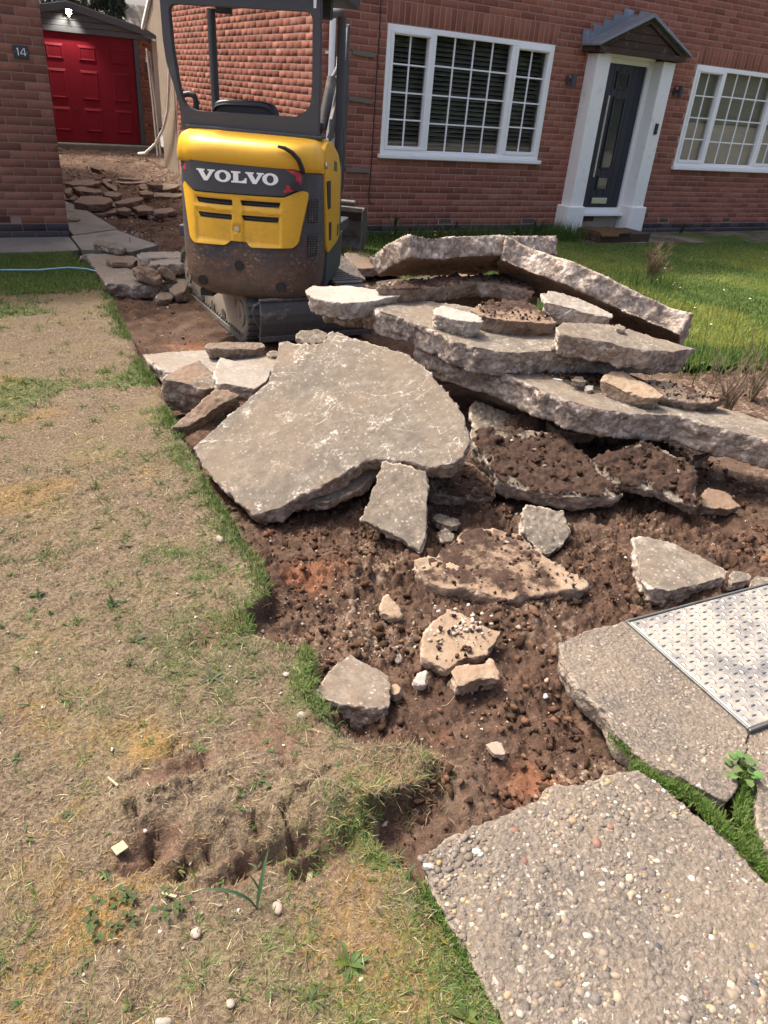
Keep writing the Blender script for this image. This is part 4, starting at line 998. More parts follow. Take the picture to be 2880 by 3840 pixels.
MB().box(.315, .395, -.34, -.26, 1.985+ZB, 2.10+ZB).build('work_lamp', MATS['black'], ex, False, .012, 2)
dcl = MB().prism([(.392, 2.005), (.408, 2.005), (.410, 2.05), (.390, 2.05)], 'y', -.8325, -.8312); dcl.v = [(a, b_, c_+ZB) for a, b_, c_ in dcl.v]; dcl.build('decal', MATS['white'], cf)
# floor, seat, levers
MB().box(-.60, .44, -.74, .45, .56+ZB, .64+ZB).build('floor_deck', MATS['charcoal'], ex, False, .01, 2)
st = MB()
sv = rnd([(-.42, 1.05), (-.43, 1.36), (-.40, 1.445), (-.33, 1.462), (-.05, 1.470), (.03, 1.452), (.06, 1.37), (.05, 1.05)], .05, 4)
stm = MB().prism(sv, 'y', -.46, -.36); stm.v = [(a, b_, c_+ZB) for a, b_, c_ in stm.v]
seat = stm.build('seat', MATS['seat'], ex, True, .025, 3)
pp_ = [(p[0], p[1]) for p in sv]; MB().tube([(p[0]*.96-.008, -.468, p[1]-.030+ZB) for p in pp_ if p[1] > 1.3], .010, 6).build('seat_piping', MATS['seat'], seat, True)
MB().box(-.42, .05, -.38, .10, .95+ZB, 1.04+ZB).build('seat_cushion', MATS['seat'], seat, True, .03, 3)
MB().box(-.36, 0, -.34, .05, .64+ZB, .95+ZB).build('seat_base', MATS['charcoal'], ex)
MB().tube([(-.70, -.30, 1.46+ZB), (-.64, -.30, 1.475+ZB), (-.605, -.30, 1.465+ZB), (-.592, -.30, 1.43+ZB), (-.585, -.30, 1.20+ZB), (-.58, -.30, .66+ZB)], .020, 10).build('arm_rail', MATS['black'], ex, True)
lv = MB().tube([(.385, -.52, 1.0+ZB), (.388, -.52, 1.33+ZB)], .008, 8).build('control_lever', MATS['black'], ex, True); MB().lathe([(.008, 0), (.017, .012), (.018, .05), (.010, .062)], 12, (.39, -.52, 1.31+ZB)).build('lever_grip', MATS['black'], lv, True)
# boom, arm, bucket
by0 = .55
MB().box(-.10, .16, .40, .66, .34+ZB, .80+ZB).build('swing_bracket', MATS['charcoal'], ex, False, .03, 2)
bpts = [(.62, .70), (.80, 1.10), (1.15, 1.62), (1.55, 1.98), (1.95, 2.05)]
def boxarm(pts, w0, hs, xo):
    mb = MB(); V = []; F = []
    for i, (y, z) in enumerate(pts):
        a = Vector(pts[min(i+1, len(pts)-1)])-Vector(pts[max(i-1, 0)]); a.normalize(); nn = Vector((-a.y, a.x)); h_ = hs[i]
        for (sx, sh) in ((-1, -1), (1, -1), (1, 1), (-1, 1)): V.append(((xo[i] if isinstance(xo, list) else xo)+sx*w0, y+nn.x*sh*h_, z+nn.y*sh*h_+ZB))
    for i in range(len(pts)-1):
        for k in range(4): F.append((i*4+k, i*4+(k+1) % 4, i*4+4+(k+1) % 4, i*4+4+k))
    F += [(3, 2, 1, 0), tuple(len(V)-4+k for k in range(4))]
    return mb.add(V, F)
bo = boxarm(bpts, .042, [.09, .10, .11, .09, .06], [.16, .22, .19, .115, .04]).build('boom', MATS['charcoal'], ex, False, .008, 2)
cy = MB().tube([(.13, .68, 1.28+ZB), (.175, .82, 1.66+ZB)], .042, 14).build('boom_cylinder', MATS['worn'], bo, True)
MB().tube([(.175, .82, 1.66+ZB), (.215, 1.0, 1.80+ZB)], .018, 10).build('cylinder_rod', MATS['worn'], bo, True)
pl_ = MB().prism([(.60, 1.20), (.74, 1.22), (1.02, 1.60), (1.0, 1.66), (.86, 1.58), (.62, 1.36)], 'x', .205, .23); pl_.v = [(a, b_, c_+ZB) for a, b_, c_ in pl_.v]; pl_.build('boom_plate', MATS['worn'], bo, False, .005, 2)
MB().tube([(.19, .66, 1.22+ZB), (.22, .76, 1.36+ZB), (.235, .86, 1.50+ZB), (.235, .95, 1.66+ZB), (.22, 1.1, 1.80+ZB)], .010, 6).build('hose', MATS['black'], bo, True)
MB().tube([(.20, .64, 1.18+ZB), (.235, .74, 1.30+ZB), (.245, .84, 1.45+ZB), (.235, 1.0, 1.76+ZB)], .009, 6).build('hose', MATS['black'], bo, True)
ar = boxarm([(1.90, 2.10), (2.06, 1.55), (2.20, 1.0), (2.30, .62)], .05, [.07, .085, .07, .05], [.04, .018, -.01, -.03]).build('dipper_arm', MATS['charcoal'], ex, False, .008, 2)
MB().tube([(.02, 1.40, 2.14+ZB), (.015, 1.86, 2.20+ZB)], .035, 12).build('arm_cylinder', MATS['worn'], ar, True)
bk = empty('bucket', (-.02, 2.34, .12), 0); bk.parent = ex
bw = .27; bp = [(-.05, .44), (.06, .47), (.20, .42), (.28, .28), (.27, .12), (.18, .0), (.02, -.06), (-.10, -.07)]
sh = MB(); V = []; F = []
for (y, z) in bp: V += [(-bw, y, z), (bw, y, z)]
inn = [(y-(.014 if y > .0 else 0)-.0, z-(.014 if z > .3 else -.014)) for y, z in bp]
for (y, z) in inn: V += [(-bw, y, z), (bw, y, z)]
n = len(bp)
for i in range(n-1): F += [(2*i, 2*i+1, 2*i+3, 2*i+2), (2*n+2*i, 2*n+2*i+2, 2*n+2*i+3, 2*n+2*i+1)]
sh.add(V, F).build('shell', MATS['buck'], bk, False)
for s in (-1, 1):
    MB().prism([(-.07, .45)]+bp[1:]+[(-.05, .18)], 'x', s*bw-.008, s*bw+.008).build('side_plate', MATS['buck'], bk, False, .004, 1)
    MB().prism([(-.085, .46), (-.05, .455), (-.03, .18), (-.085, -.07), (-.12, -.08)], 'x', s*(bw+.009)-.004, s*(bw+.009)+.004).build('side_cutter', MATS['buck'], bk, False, .003, 1)
for k in range(4):
    x = -.22+k*.147; MB().prism([(-.08, -.05), (-.06, -.095), (-.20, -.10), (-.21, -.09)], 'x', x-.022, x+.022).build('tooth', MATS['worn'], bk, False, .004, 1)
MB().box(-bw, bw, -.065, -.04, .43, .475).build('lip_bar', MATS['buck'], bk, False, .006, 2)
MB().tube([(-.10, .10, .50), (.16, .10, .50)], .03, 10).build('pivot_pin', MATS['worn'], bk, True)
# undercarriage keeps the line of the drive
UC = empty('undercarriage', (0, 0, 0), PHI); UC.parent = ex
def wl(x, y): return (x-EM.x, y-EM.y)
ox, oy = wl(-2.39, -2.57)
for s in (-1, 1):
    xc = ox+s*.375; hw = .12; HL = .90; RR = .205
    prof2 = []
    for k in range(13): a = math.pi/2+math.pi*k/12; prof2.append((oy-HL+RR+RR*math.cos(a), RR+RR*math.sin(a)))
    for k in range(13): a = -math.pi/2+math.pi*k/12; prof2.append((oy+HL-RR+RR*math.cos(a), RR+RR*math.sin(a)))
    # densify
    dn = []
    for i in range(len(prof2)):
        p, q = Vector(prof2[i]), Vector(prof2[(i+1) % len(prof2)]); c_ = max(1, int((q-p).length/.06))
        for j in range(c_): dn.append(tuple(p+(q-p)*j/c_))
    n = len(dn); V = []; F = []
    cen = [(min(max(y, oy-HL+RR), oy+HL-RR), RR) for y, z in dn]
    for (y, z), (cy_, cz) in zip(dn, cen):
        d = Vector((y-cy_, z-cz)); d.normalize()
        i_ = (y-d.x*.035, z-d.y*.035)
        V += [(xc-hw, y, z), (xc+hw, y, z), (xc+hw, *i_), (xc-hw, *i_)]
    for i in range(n):
        j = (i+1) % n
        for k in range(4): F.append((i*4+k, i*4+(k+1) % 4, j*4+(k+1) % 4, j*4+k))
    tr = MB().add(V, F).build('track', MATS['rubber'], UC, False)
    lg = MB(); dl = MB()
    for i in range(0, n, 1):
        (y, z), (cy_, cz) = dn[i], cen[i]; d = Vector((y-cy_, z-cz)); d.normalize(); t = Vector((-d.y, d.x))
        def blk(mb, xa, xb, r0, r1, tw):
            V = []
            for rr_ in (r0, r1):
                for (sx, st_) in ((xa, -1), (xb, -1), (xb, 1), (xa, 1)):
                    V.append((sx, y+d.x*rr_+t.x*tw*st_, z+d.y*rr_+t.y*tw*st_))
            mb.add(V, [(3, 2, 1, 0), (4, 5, 6, 7), (0, 1, 5, 4), (1, 2, 6, 5), (2, 3, 7, 6), (3, 0, 4, 7)])
        if z > .03 or True:
            blk(lg, xc-hw+.004, xc+hw-.004, .001, .012, .016)
        blk(dl, xc-hw+.012, xc-hw+.045, -.058, -.034, .014); blk(dl, xc+hw-.045, xc+hw-.012, -.058, -.034, .014)
    tag(lg.build('tread_lugs', MATS['rubber'], tr), kind='stuff'); tag(dl.build('drive_lugs', MATS['rubber'], tr), kind='stuff')
    fp = []
    for k in range(13): a = math.pi/2+math.pi*k/12; fp.append((oy-HL+RR+.155*math.cos(a), RR+.155*math.sin(a)))
    fp += [(oy-.25, .055), (oy+.3, .055)]
    for k in range(13): a = -math.pi/2+math.pi*k/12; fp.append((oy+HL-RR+.150*math.cos(a), RR+.150*math.sin(a)))
    fp += [(oy+.3, .335), (oy-.25, .345)]
    MB().prism(fp, 'x', xc-hw+.020, xc+hw-.020).build('track_frame', MATS['mud'], UC, True, .012, 2)
    for yy in (oy-HL+RR, oy+HL-RR):
        for (r_, q) in ((.095, .012), (.03, .026)):
            MB().lathe([(r_, -hw+.02-q), (r_, hw-.02+q)], 22, (xc, yy, RR), 'x').build('wheel_hub', MATS['mud'], UC, True)
    for k in range(3):
        MB().lathe([(.045, -hw+.012), (.045, hw-.012)], 16, (xc, oy-.28+k*.28, .085), 'x').build('roller', MATS['worn'], UC, True)
MB().box(ox-.27, ox+.27, oy-.32, oy+.32, .12, .32).build('cross_frame', MATS['worn'], UC, False, .02, 2)
MB().lathe([(.30, .30), (.30, .40), (.34, .41), (.34, .44)], 28, (0, 0, 0)).build('slew_ring', MATS['worn'], ex, True)
# dozer blade at the near end
bx0, byy = wl(-2.49, -3.62); bl = MB(); V = []; F = []
pr_ = [(.03, .11), (.012, .16), (.0, .22), (.0, .28), (.014, .335), (.03, .375)]
for (dy, z) in pr_: V += [(bx0-.36, byy-.02+dy, z), (bx0+.55, byy-.02+dy, z), (bx0+.55, byy+.004+dy, z), (bx0-.36, byy+.004+dy, z)]
for i in range(len(pr_)-1):
    for k in range(4): F.append((i*4+k, i*4+(k+1) % 4, i*4+4+(k+1) % 4, i*4+4+k))
F += [(3, 2, 1, 0), tuple(len(V)-4+k for k in range(4))]
blade = bl.add(V, F).build('dozer_blade', MATS['worn'], UC, False, .004, 1)
MB().box(bx0-.36, bx0+.55, byy-.004, byy+.018, .085, .125).build('cutting_edge', MATS['worn'], blade, False, .003, 1)
MB().box(bx0-.36, bx0+.55, byy-.008, byy+.03, .372, .39).build('blade_rib', MATS['worn'], blade, False, .004, 1)
MB().tube([(bx0-.355, byy+.02, .36), (bx0-.40, byy+.01, .345), (bx0-.408, byy+.01, .31), (bx0-.385, byy+.015, .24), (bx0-.36, byy+.015, .20)], .010, 6).build('blade_loop', MATS['worn'], blade, True)
for x in (-.22, .26): MB().box(bx0+x, bx0+x+.07, byy+.01, oy-.2, .16, .24).build('blade_arm', MATS['worn'], UC, False, .008, 2)
SLABS={
'big':([(-3.831, -5.337, 0.043), (-3.379, -5.175, 0.277), (-3.23, -4.95, 0.397), (-3.193, -4.961, 0.41), (-3.169, -5.03, 0.403), (-3.057, -5.111, 0.431), (-2.998, -5.066, 0.468), (-2.953, -5.107, 0.477), (-2.904, -5.222, 0.469), (-2.867, -5.301, 0.466), (-2.773, -5.462, 0.466), (-2.752, -5.561, 0.451), (-2.745, -5.705, 0.418), (-2.739, -5.842, 0.387), (-2.748, -5.941, 0.359), (-2.754, -6.008, 0.34), (-2.808, -6.153, 0.281), (-2.872, -6.206, 0.24), (-2.931, -6.213, 0.213), (-3.02, -6.16, 0.188), (-3.055, -6.099, 0.188), (-3.176, -5.974, 0.167), (-3.208, -5.947, 0.16), (-3.297, -5.95, 0.121), (-3.405, -5.951, 0.074), (-3.523, -5.931, 0.029), (-3.63, -5.936, -0.019), (-3.728, -5.892, -0.05), (-3.744, -5.822, -0.04), (-3.815, -5.532, 0.001)],[-0.385, -0.221, 0.896],0.1,{'look': 0, 'dirt': 0.22, 'scr': 0.85, 'rough': 0.5, 'dark': 1}),
'lowlong':([(-2.556, -5.208, 0.413), (-2.251, -5.691, 0.368), (-2.213, -5.903, 0.354), (-2.122, -6.081, 0.339), (-2.009, -6.164, 0.327), (-1.858, -6.229, 0.314), (-1.63, -6.284, 0.295), (-1.549, -6.398, 0.284), (-1.338, -6.627, 0.258), (-1.109, -6.816, 0.232), (-0.89, -6.679, 0.224), (-1.113, -6.428, 0.252), (-1.231, -6.23, 0.27), (-1.352, -5.934, 0.293), (-1.639, -5.285, 0.345), (-2.055, -4.973, 0.389)],[0.07, -0.049, 0.996],0.15,{'look': 1, 'dirt': 0.25, 'scr': 0.3}),
'mid':([(-2.695, -4.953, 0.569), (-2.605, -4.878, 0.577), (-2.432, -4.903, 0.575), (-1.994, -5.141, 0.549), (-1.489, -5.313, 0.531), (-1.257, -5.67, 0.493), (-1.106, -5.881, 0.47), (-1.294, -5.882, 0.47), (-1.705, -5.797, 0.478), (-2.003, -5.728, 0.486), (-2.302, -5.684, 0.49), (-2.427, -5.601, 0.499), (-2.494, -5.49, 0.511), (-2.54, -5.307, 0.531), (-2.606, -5.176, 0.545), (-2.69, -5.072, 0.556)],[-0.001, -0.108, 0.994],0.14,{'look': 1, 'dirt': 0.15, 'scr': 0.2}),
'midleft':([(-2.819, -4.558, 0.482), (-2.696, -4.555, 0.485), (-2.204, -4.598, 0.491), (-2.143, -4.839, 0.462), (-2.349, -5.015, 0.435), (-2.446, -4.882, 0.45), (-2.538, -4.807, 0.457), (-2.612, -4.731, 0.465), (-2.729, -4.664, 0.471), (-2.825, -4.613, 0.475)],[-0.023, -0.124, 0.992],0.11,{'look': 2, 'dirt': 0.4, 'scr': 0}),
'whiteleft':([(-2.991, -4.712, 0.6), (-2.936, -4.664, 0.608), (-2.727, -4.718, 0.62), (-2.595, -4.852, 0.619), (-2.52, -4.958, 0.615), (-2.684, -4.989, 0.6), (-2.769, -4.984, 0.594), (-2.863, -4.966, 0.588), (-2.957, -4.875, 0.588), (-3.002, -4.784, 0.593)],[-0.077, -0.087, 0.993],0.1,{'look': 1, 'dirt': 0.05, 'scr': 0.2, 'pale': 1}),
'back':([(-2.657, -4.915, 0.649), (-2.493, -4.83, 0.654), (-2.209, -4.777, 0.653), (-1.896, -4.741, 0.651), (-1.551, -4.725, 0.645), (-1.641, -5.078, 0.612), (-1.734, -4.97, 0.625), (-1.835, -4.902, 0.633), (-1.93, -4.855, 0.64), (-2.063, -4.898, 0.638), (-2.228, -4.936, 0.638), (-2.485, -4.983, 0.638), (-2.546, -4.96, 0.642)],[0.02, -0.099, 0.995],0.095,{'look': 2, 'dirt': 0.6, 'scr': 0, 'soil': 0.8}),
'm1':([(-2.505, -5.291, 0.615), (-2.432, -5.245, 0.62), (-2.335, -5.336, 0.612), (-2.3, -5.447, 0.602), (-2.326, -5.49, 0.597), (-2.402, -5.491, 0.597), (-2.464, -5.423, 0.603), (-2.517, -5.339, 0.61)],[-0.008, -0.095, 0.995],0.1,{'look': 1, 'dirt': 0.1, 'pale': 1, 'lump': 1}),
'm2':([(-2.293, -5.307, 0.61), (-2.14, -5.219, 0.613), (-1.962, -5.194, 0.61), (-1.839, -5.275, 0.6), (-1.85, -5.482, 0.583), (-1.881, -5.544, 0.578), (-1.992, -5.546, 0.582), (-2.147, -5.495, 0.59), (-2.253, -5.434, 0.598)],[0.029, -0.083, 0.996],0.11,{'look': 2, 'dirt': 0.7, 'soil': 0.9, 'lump': 1}),
'm3':([(-1.847, -5.359, 0.68), (-1.749, -5.307, 0.685), (-1.655, -5.362, 0.668), (-1.533, -5.474, 0.638), (-1.504, -5.588, 0.614), (-1.543, -5.631, 0.607), (-1.653, -5.61, 0.618), (-1.753, -5.53, 0.64), (-1.863, -5.463, 0.66)],[0.057, -0.199, 0.978],0.12,{'look': 2, 'dirt': 0.2, 'pale': 0.6, 'lump': 1}),
'm4':([(-2.031, -5.719, 0.611), (-1.944, -5.664, 0.62), (-1.741, -5.708, 0.607), (-1.541, -5.809, 0.583), (-1.504, -5.987, 0.548), (-1.526, -6.033, 0.54), (-1.654, -6.011, 0.547), (-1.768, -5.962, 0.559), (-1.862, -5.891, 0.575), (-1.971, -5.836, 0.588), (-2.065, -5.79, 0.599)],[0.023, -0.187, 0.982],0.12,{'look': 1, 'dirt': 0.15}),
'm5':([(-1.672, -5.764, 0.61), (-1.633, -5.764, 0.615), (-1.634, -5.817, 0.612), (-1.666, -5.843, 0.606), (-1.694, -5.809, 0.604)],[-0.125, -0.062, 0.99],0.03,{'lump': 1, 'look': 1}),
'n1':([(-1.892, -5.966, 0.41), (-1.8, -5.937, 0.418), (-1.725, -5.942, 0.42), (-1.684, -6.05, 0.402), (-1.666, -6.196, 0.376), (-1.711, -6.211, 0.372), (-1.792, -6.184, 0.374), (-1.859, -6.089, 0.389), (-1.901, -6.007, 0.402)],[-0.033, -0.178, 0.983],0.09,{'look': 2, 'dirt': 0.3, 'tint': 1, 'lump': 1}),
'n2':([(-1.713, -6.038, 0.37), (-1.579, -5.996, 0.38), (-1.446, -6.054, 0.37), (-1.332, -6.152, 0.353), (-1.284, -6.249, 0.335), (-1.297, -6.28, 0.329), (-1.415, -6.269, 0.33), (-1.52, -6.228, 0.336), (-1.634, -6.157, 0.349)],[-0.011, -0.185, 0.983],0.075,{'look': 2, 'dirt': 0.5, 'soil': 0.6, 'lump': 1}),
'n3':([(-2.027, -5.89, 0.39), (-1.967, -5.859, 0.393), (-1.927, -5.868, 0.392), (-1.946, -5.926, 0.386), (-1.994, -5.935, 0.386)],[0.0, -0.1, 0.995],0.035,{'lump': 1, 'look': 1}),
'n4':([(-1.961, -5.934, 0.36), (-1.927, -5.921, 0.364), (-1.9, -5.935, 0.36), (-1.936, -5.973, 0.348), (-1.969, -5.967, 0.35)],[-0.007, -0.283, 0.959],0.03,{'lump': 1, 'look': 1, 'pale': 1}),
'l1':([(-2.541, -5.791, 0.151), (-2.513, -5.82, 0.144), (-2.439, -5.892, 0.13), (-2.122, -5.956, 0.147), (-2.057, -6.205, 0.074), (-2.061, -6.432, -0.0), (-2.186, -6.399, -0.004), (-2.293, -6.363, -0.005), (-2.388, -6.314, -0.001), (-2.509, -6.229, 0.012), (-2.565, -6.18, 0.022), (-2.594, -6.128, 0.035), (-2.577, -5.992, 0.081), (-2.586, -5.904, 0.109)],[-0.112, -0.306, 0.945],0.105,{'look': 1, 'dirt': 0.3, 'soil': 1, 'rim': 1}),
'l2':([(-2.11, -6.202, 0.091), (-2.045, -6.212, 0.112), (-1.81, -6.257, 0.18), (-1.692, -6.497, 0.124), (-1.812, -6.661, 0.012), (-1.833, -6.663, 0.003), (-1.882, -6.58, 0.019), (-1.927, -6.49, 0.04), (-1.984, -6.446, 0.037), (-2.062, -6.385, 0.033), (-2.107, -6.297, 0.053)],[-0.324, -0.363, 0.874],0.08,{'look': 2, 'dirt': 0.3, 'soil': 1, 'rim': 1}),
'l3':([(-2.385, -5.555, 0.16), (-2.317, -5.512, 0.171), (-2.227, -5.6, 0.145), (-2.138, -5.688, 0.119), (-2.111, -5.836, 0.077), (-2.132, -5.868, 0.068), (-2.245, -5.917, 0.055), (-2.371, -5.977, 0.04), (-2.415, -5.875, 0.069), (-2.45, -5.749, 0.106), (-2.423, -5.642, 0.136)],[0.012, -0.273, 0.962],0.06,{'look': 1, 'dirt': 0.2, 'pebbly': 1, 'lump': 1}),
'l4':([(-2.872, -5.974, -0.014), (-2.803, -5.889, 0.005), (-2.594, -5.871, 0.01), (-2.526, -6.013, -0.021), (-2.609, -6.143, -0.05), (-2.661, -6.133, -0.048), (-2.778, -6.097, -0.041), (-2.894, -6.042, -0.029)],[-0.003, -0.216, 0.976],0.09,{'look': 1, 'dirt': 0.5, 'soil': 0.9}),
'l5':([(-3.157, -6.003, 0.17), (-3.02, -6.151, 0.17), (-3.051, -6.228, 0.114), (-3.099, -6.304, 0.049), (-3.147, -6.387, -0.019), (-3.193, -6.419, -0.06), (-3.227, -6.336, -0.037), (-3.275, -6.259, -0.024), (-3.339, -6.161, -0.009), (-3.263, -6.096, 0.065)],[-0.437, -0.406, 0.803],0.085,{'look': 0, 'dirt': 0.1, 'scr': 0.5}),
'l6':([(-3.514, -5.871, -0.02), (-3.368, -5.845, 0.029), (-3.231, -5.85, 0.067), (-3.089, -5.862, 0.103), (-3.103, -5.909, 0.085), (-3.186, -5.951, 0.048), (-3.282, -5.96, 0.018), (-3.384, -5.958, -0.01), (-3.492, -5.924, -0.03)],[-0.261, -0.284, 0.923],0.07,{'look': 0, 'dirt': 0.3}),
'l7':([(-3.02, -6.222, -0.03), (-2.969, -6.198, -0.03), (-2.892, -6.256, -0.044), (-2.894, -6.296, -0.05), (-2.964, -6.309, -0.047), (-3.017, -6.257, -0.035)],[0.069, -0.148, 0.987],0.05,{'lump': 1, 'look': 1, 'dirt': 0.4}),
'l7b':([(-3.038, -6.316, -0.05), (-2.987, -6.307, -0.047), (-2.957, -6.338, -0.06), (-2.991, -6.375, -0.074), (-3.046, -6.367, -0.07)],[0.013, -0.364, 0.931],0.04,{'lump': 1, 'look': 1, 'dirt': 0.3}),
'l8':([(-2.659, -6.411, 0.03), (-2.627, -6.396, 0.041), (-2.477, -6.467, 0.02), (-2.496, -6.563, -0.03), (-2.565, -6.6, -0.055), (-2.638, -6.616, -0.071), (-2.682, -6.61, -0.072), (-2.7, -6.558, -0.048), (-2.715, -6.496, -0.018)],[-0.088, -0.447, 0.89],0.1,{'look': 1, 'dirt': 0.2, 'lump': 1, 'scr': 0.5}),
'l9':([(-2.321, -6.75, 0.0), (-2.256, -6.747, -0.0), (-2.163, -6.823, -0.011), (-2.102, -6.952, -0.026), (-2.075, -7.059, -0.039), (-2.12, -7.081, -0.041), (-2.247, -7.08, -0.039), (-2.422, -7.068, -0.035), (-2.482, -7.03, -0.03), (-2.486, -6.965, -0.022)],[0.015, -0.116, 0.993],0.1,{'look': 0, 'dirt': 0.25, 'scr': 0.4}),
'l10':([(-3.281, -6.523, -0.035), (-3.213, -6.504, -0.032), (-3.122, -6.494, -0.028), (-3.032, -6.431, -0.022), (-2.951, -6.385, -0.017), (-2.823, -6.419, -0.015), (-2.753, -6.519, -0.019), (-2.739, -6.653, -0.027), (-2.728, -6.755, -0.032), (-2.694, -6.824, -0.035), (-2.682, -6.897, -0.04), (-2.72, -6.908, -0.041), (-2.852, -6.877, -0.043), (-3.041, -6.843, -0.047), (-3.107, -6.789, -0.046), (-3.157, -6.71, -0.043), (-3.236, -6.706, -0.045), (-3.278, -6.644, -0.042), (-3.291, -6.565, -0.038)],[-0.03, -0.06, 0.998],0.1,{'look': 2, 'dirt': 0.5, 'soil': 0.75, 'tint': 1, 'clean_front': 1}),
'l11':([(-2.089, -7.078, -0.05), (-2.036, -7.054, -0.04), (-1.999, -7.075, -0.042), (-1.988, -7.111, -0.05), (-2.034, -7.124, -0.057), (-2.099, -7.111, -0.059)],[-0.077, -0.235, 0.969],0.05,{'lump': 1, 'look': 1}),
'l11b':([(-2.02, -7.132, -0.05), (-1.957, -7.112, -0.05), (-1.921, -7.139, -0.05), (-1.934, -7.185, -0.05), (-2.012, -7.17, -0.05)],[-0.0, -0.0, 1.0],0.05,{'lump': 1, 'look': 1}),
'l12':([(-3.498, -6.945, -0.01), (-3.413, -6.882, -0.001), (-3.335, -6.853, 0.003), (-3.29, -6.91, -0.008), (-3.238, -6.987, -0.021), (-3.211, -7.008, -0.025), (-3.261, -7.049, -0.031), (-3.326, -7.071, -0.034), (-3.437, -7.075, -0.033), (-3.497, -7.096, -0.035), (-3.523, -7.047, -0.027), (-3.544, -7.017, -0.021)],[0.016, -0.164, 0.986],0.1,{'look': 2, 'dirt': 0.45, 'tint': 1, 'soil': 0.35, 'pebtop': 1}),
'l13':([(-3.493, -7.104, -0.03), (-3.46, -7.087, -0.025), (-3.398, -7.115, -0.025), (-3.335, -7.121, -0.021), (-3.334, -7.174, -0.03), (-3.358, -7.195, -0.035), (-3.415, -7.169, -0.035), (-3.49, -7.171, -0.041), (-3.505, -7.159, -0.04)],[-0.072, -0.162, 0.984],0.085,{'look': 2, 'dirt': 0.5, 'tint': 1, 'soil': 0.3, 'lump': 1}),
'l14':([(-3.94, -7.039, -0.01), (-3.859, -6.964, -0.019), (-3.751, -6.894, -0.03), (-3.714, -6.97, -0.034), (-3.678, -7.039, -0.037), (-3.706, -7.094, -0.034), (-3.751, -7.15, -0.029), (-3.806, -7.144, -0.024), (-3.88, -7.102, -0.016)],[0.104, 0.002, 0.995],0.13,{'look': 0, 'dirt': 0.35, 'scr': 0.3}),
'l15':([(-3.524, -6.683, -0.05), (-3.492, -6.644, -0.039), (-3.463, -6.642, -0.04), (-3.449, -6.712, -0.062), (-3.461, -6.741, -0.07), (-3.496, -6.74, -0.069), (-3.529, -6.715, -0.06)],[0.038, -0.294, 0.955],0.05,{'lump': 1, 'look': 2, 'dirt': 0.3, 'tint': 1}),
'l16':([(-3.279, -6.508, -0.02), (-3.213, -6.512, -0.007), (-3.134, -6.613, -0.02), (-3.139, -6.658, -0.034), (-3.182, -6.676, -0.048), (-3.25, -6.632, -0.05), (-3.288, -6.57, -0.04)],[-0.199, -0.273, 0.941],0.07,{'lump': 1, 'look': 2, 'dirt': 0.4, 'tint': 1}),
'l17':([(-1.663, -6.568, -0.03), (-1.543, -6.51, -0.02), (-1.474, -6.574, -0.032), (-1.488, -6.669, -0.05), (-1.554, -6.672, -0.05), (-1.649, -6.642, -0.044), (-1.701, -6.61, -0.038)],[0.006, -0.184, 0.983],0.07,{'lump': 1, 'look': 2, 'dirt': 0.8}),
'l18':([(-1.425, -6.286, 0.045), (-1.276, -6.27, 0.046), (-1.271, -6.288, 0.045), (-1.436, -6.334, 0.04), (-1.467, -6.332, 0.04)],[0.0, -0.1, 0.995],0.06,{'lump': 1, 'look': 1, 'scr': 0.5}),
'l19':([(-2.029, -5.759, 0.13), (-1.923, -5.762, 0.13), (-1.795, -5.911, 0.108), (-1.831, -5.97, 0.099), (-1.949, -5.944, 0.102), (-2.042, -5.87, 0.113)],[-0.004, -0.151, 0.988],0.07,{'lump': 1, 'look': 2, 'dirt': 0.6}),
'l20':([(-3.609, -7.071, -0.05), (-3.571, -7.048, -0.048), (-3.543, -7.054, -0.048), (-3.579, -7.102, -0.053), (-3.603, -7.088, -0.052)],[0.0, -0.1, 0.995],0.035,{'lump': 1, 'look': 1, 'pale': 1}),
'l21':([(-3.686, -7.058, -0.05), (-3.667, -7.056, -0.046), (-3.662, -7.089, -0.05), (-3.674, -7.104, -0.055), (-3.699, -7.102, -0.06), (-3.703, -7.082, -0.058)],[-0.207, -0.159, 0.965],0.045,{'lump': 1, 'look': 2, 'tint': 1}),
'l22':([(-3.543, -7.376, -0.065), (-3.514, -7.381, -0.065), (-3.492, -7.394, -0.066), (-3.497, -7.432, -0.07), (-3.511, -7.441, -0.071), (-3.541, -7.425, -0.07), (-3.546, -7.395, -0.067)],[-0.017, -0.104, 0.994],0.025,{'lump': 1, 'look': 2, 'tint': 0.5, 'pale': 0.5}),
'l23':([(-3.602, -6.912, -0.05), (-3.584, -6.923, -0.043), (-3.587, -6.959, -0.05), (-3.602, -6.971, -0.058), (-3.611, -6.953, -0.06)],[-0.408, -0.123, 0.905],0.035,{'lump': 1, 'look': 2}),
'p1':([(-3.71, -3.803, 0.01), (-3.553, -3.786, 0.009), (-3.292, -3.809, 0.01), (-3.098, -3.924, 0.015), (-2.883, -4.165, 0.027), (-3.035, -4.431, 0.04), (-3.4, -4.306, 0.034), (-3.578, -4.281, 0.033), (-3.673, -4.22, 0.03), (-3.694, -4.017, 0.02)],[0.001, 0.048, 0.999],0.1,{'look': 0, 'dirt': 0.15, 'pale': 0.5}),
'p2':([(-3.779, -4.629, 0.15), (-3.677, -4.529, 0.151), (-3.51, -4.389, 0.15), (-3.494, -4.493, 0.132), (-3.484, -4.585, 0.116), (-3.515, -4.721, 0.1), (-3.591, -4.748, 0.106), (-3.687, -4.696, 0.127), (-3.766, -4.653, 0.144)],[0.134, -0.151, 0.979],0.2,{'look': 1, 'dirt': 0.5, 'lump': 1}),
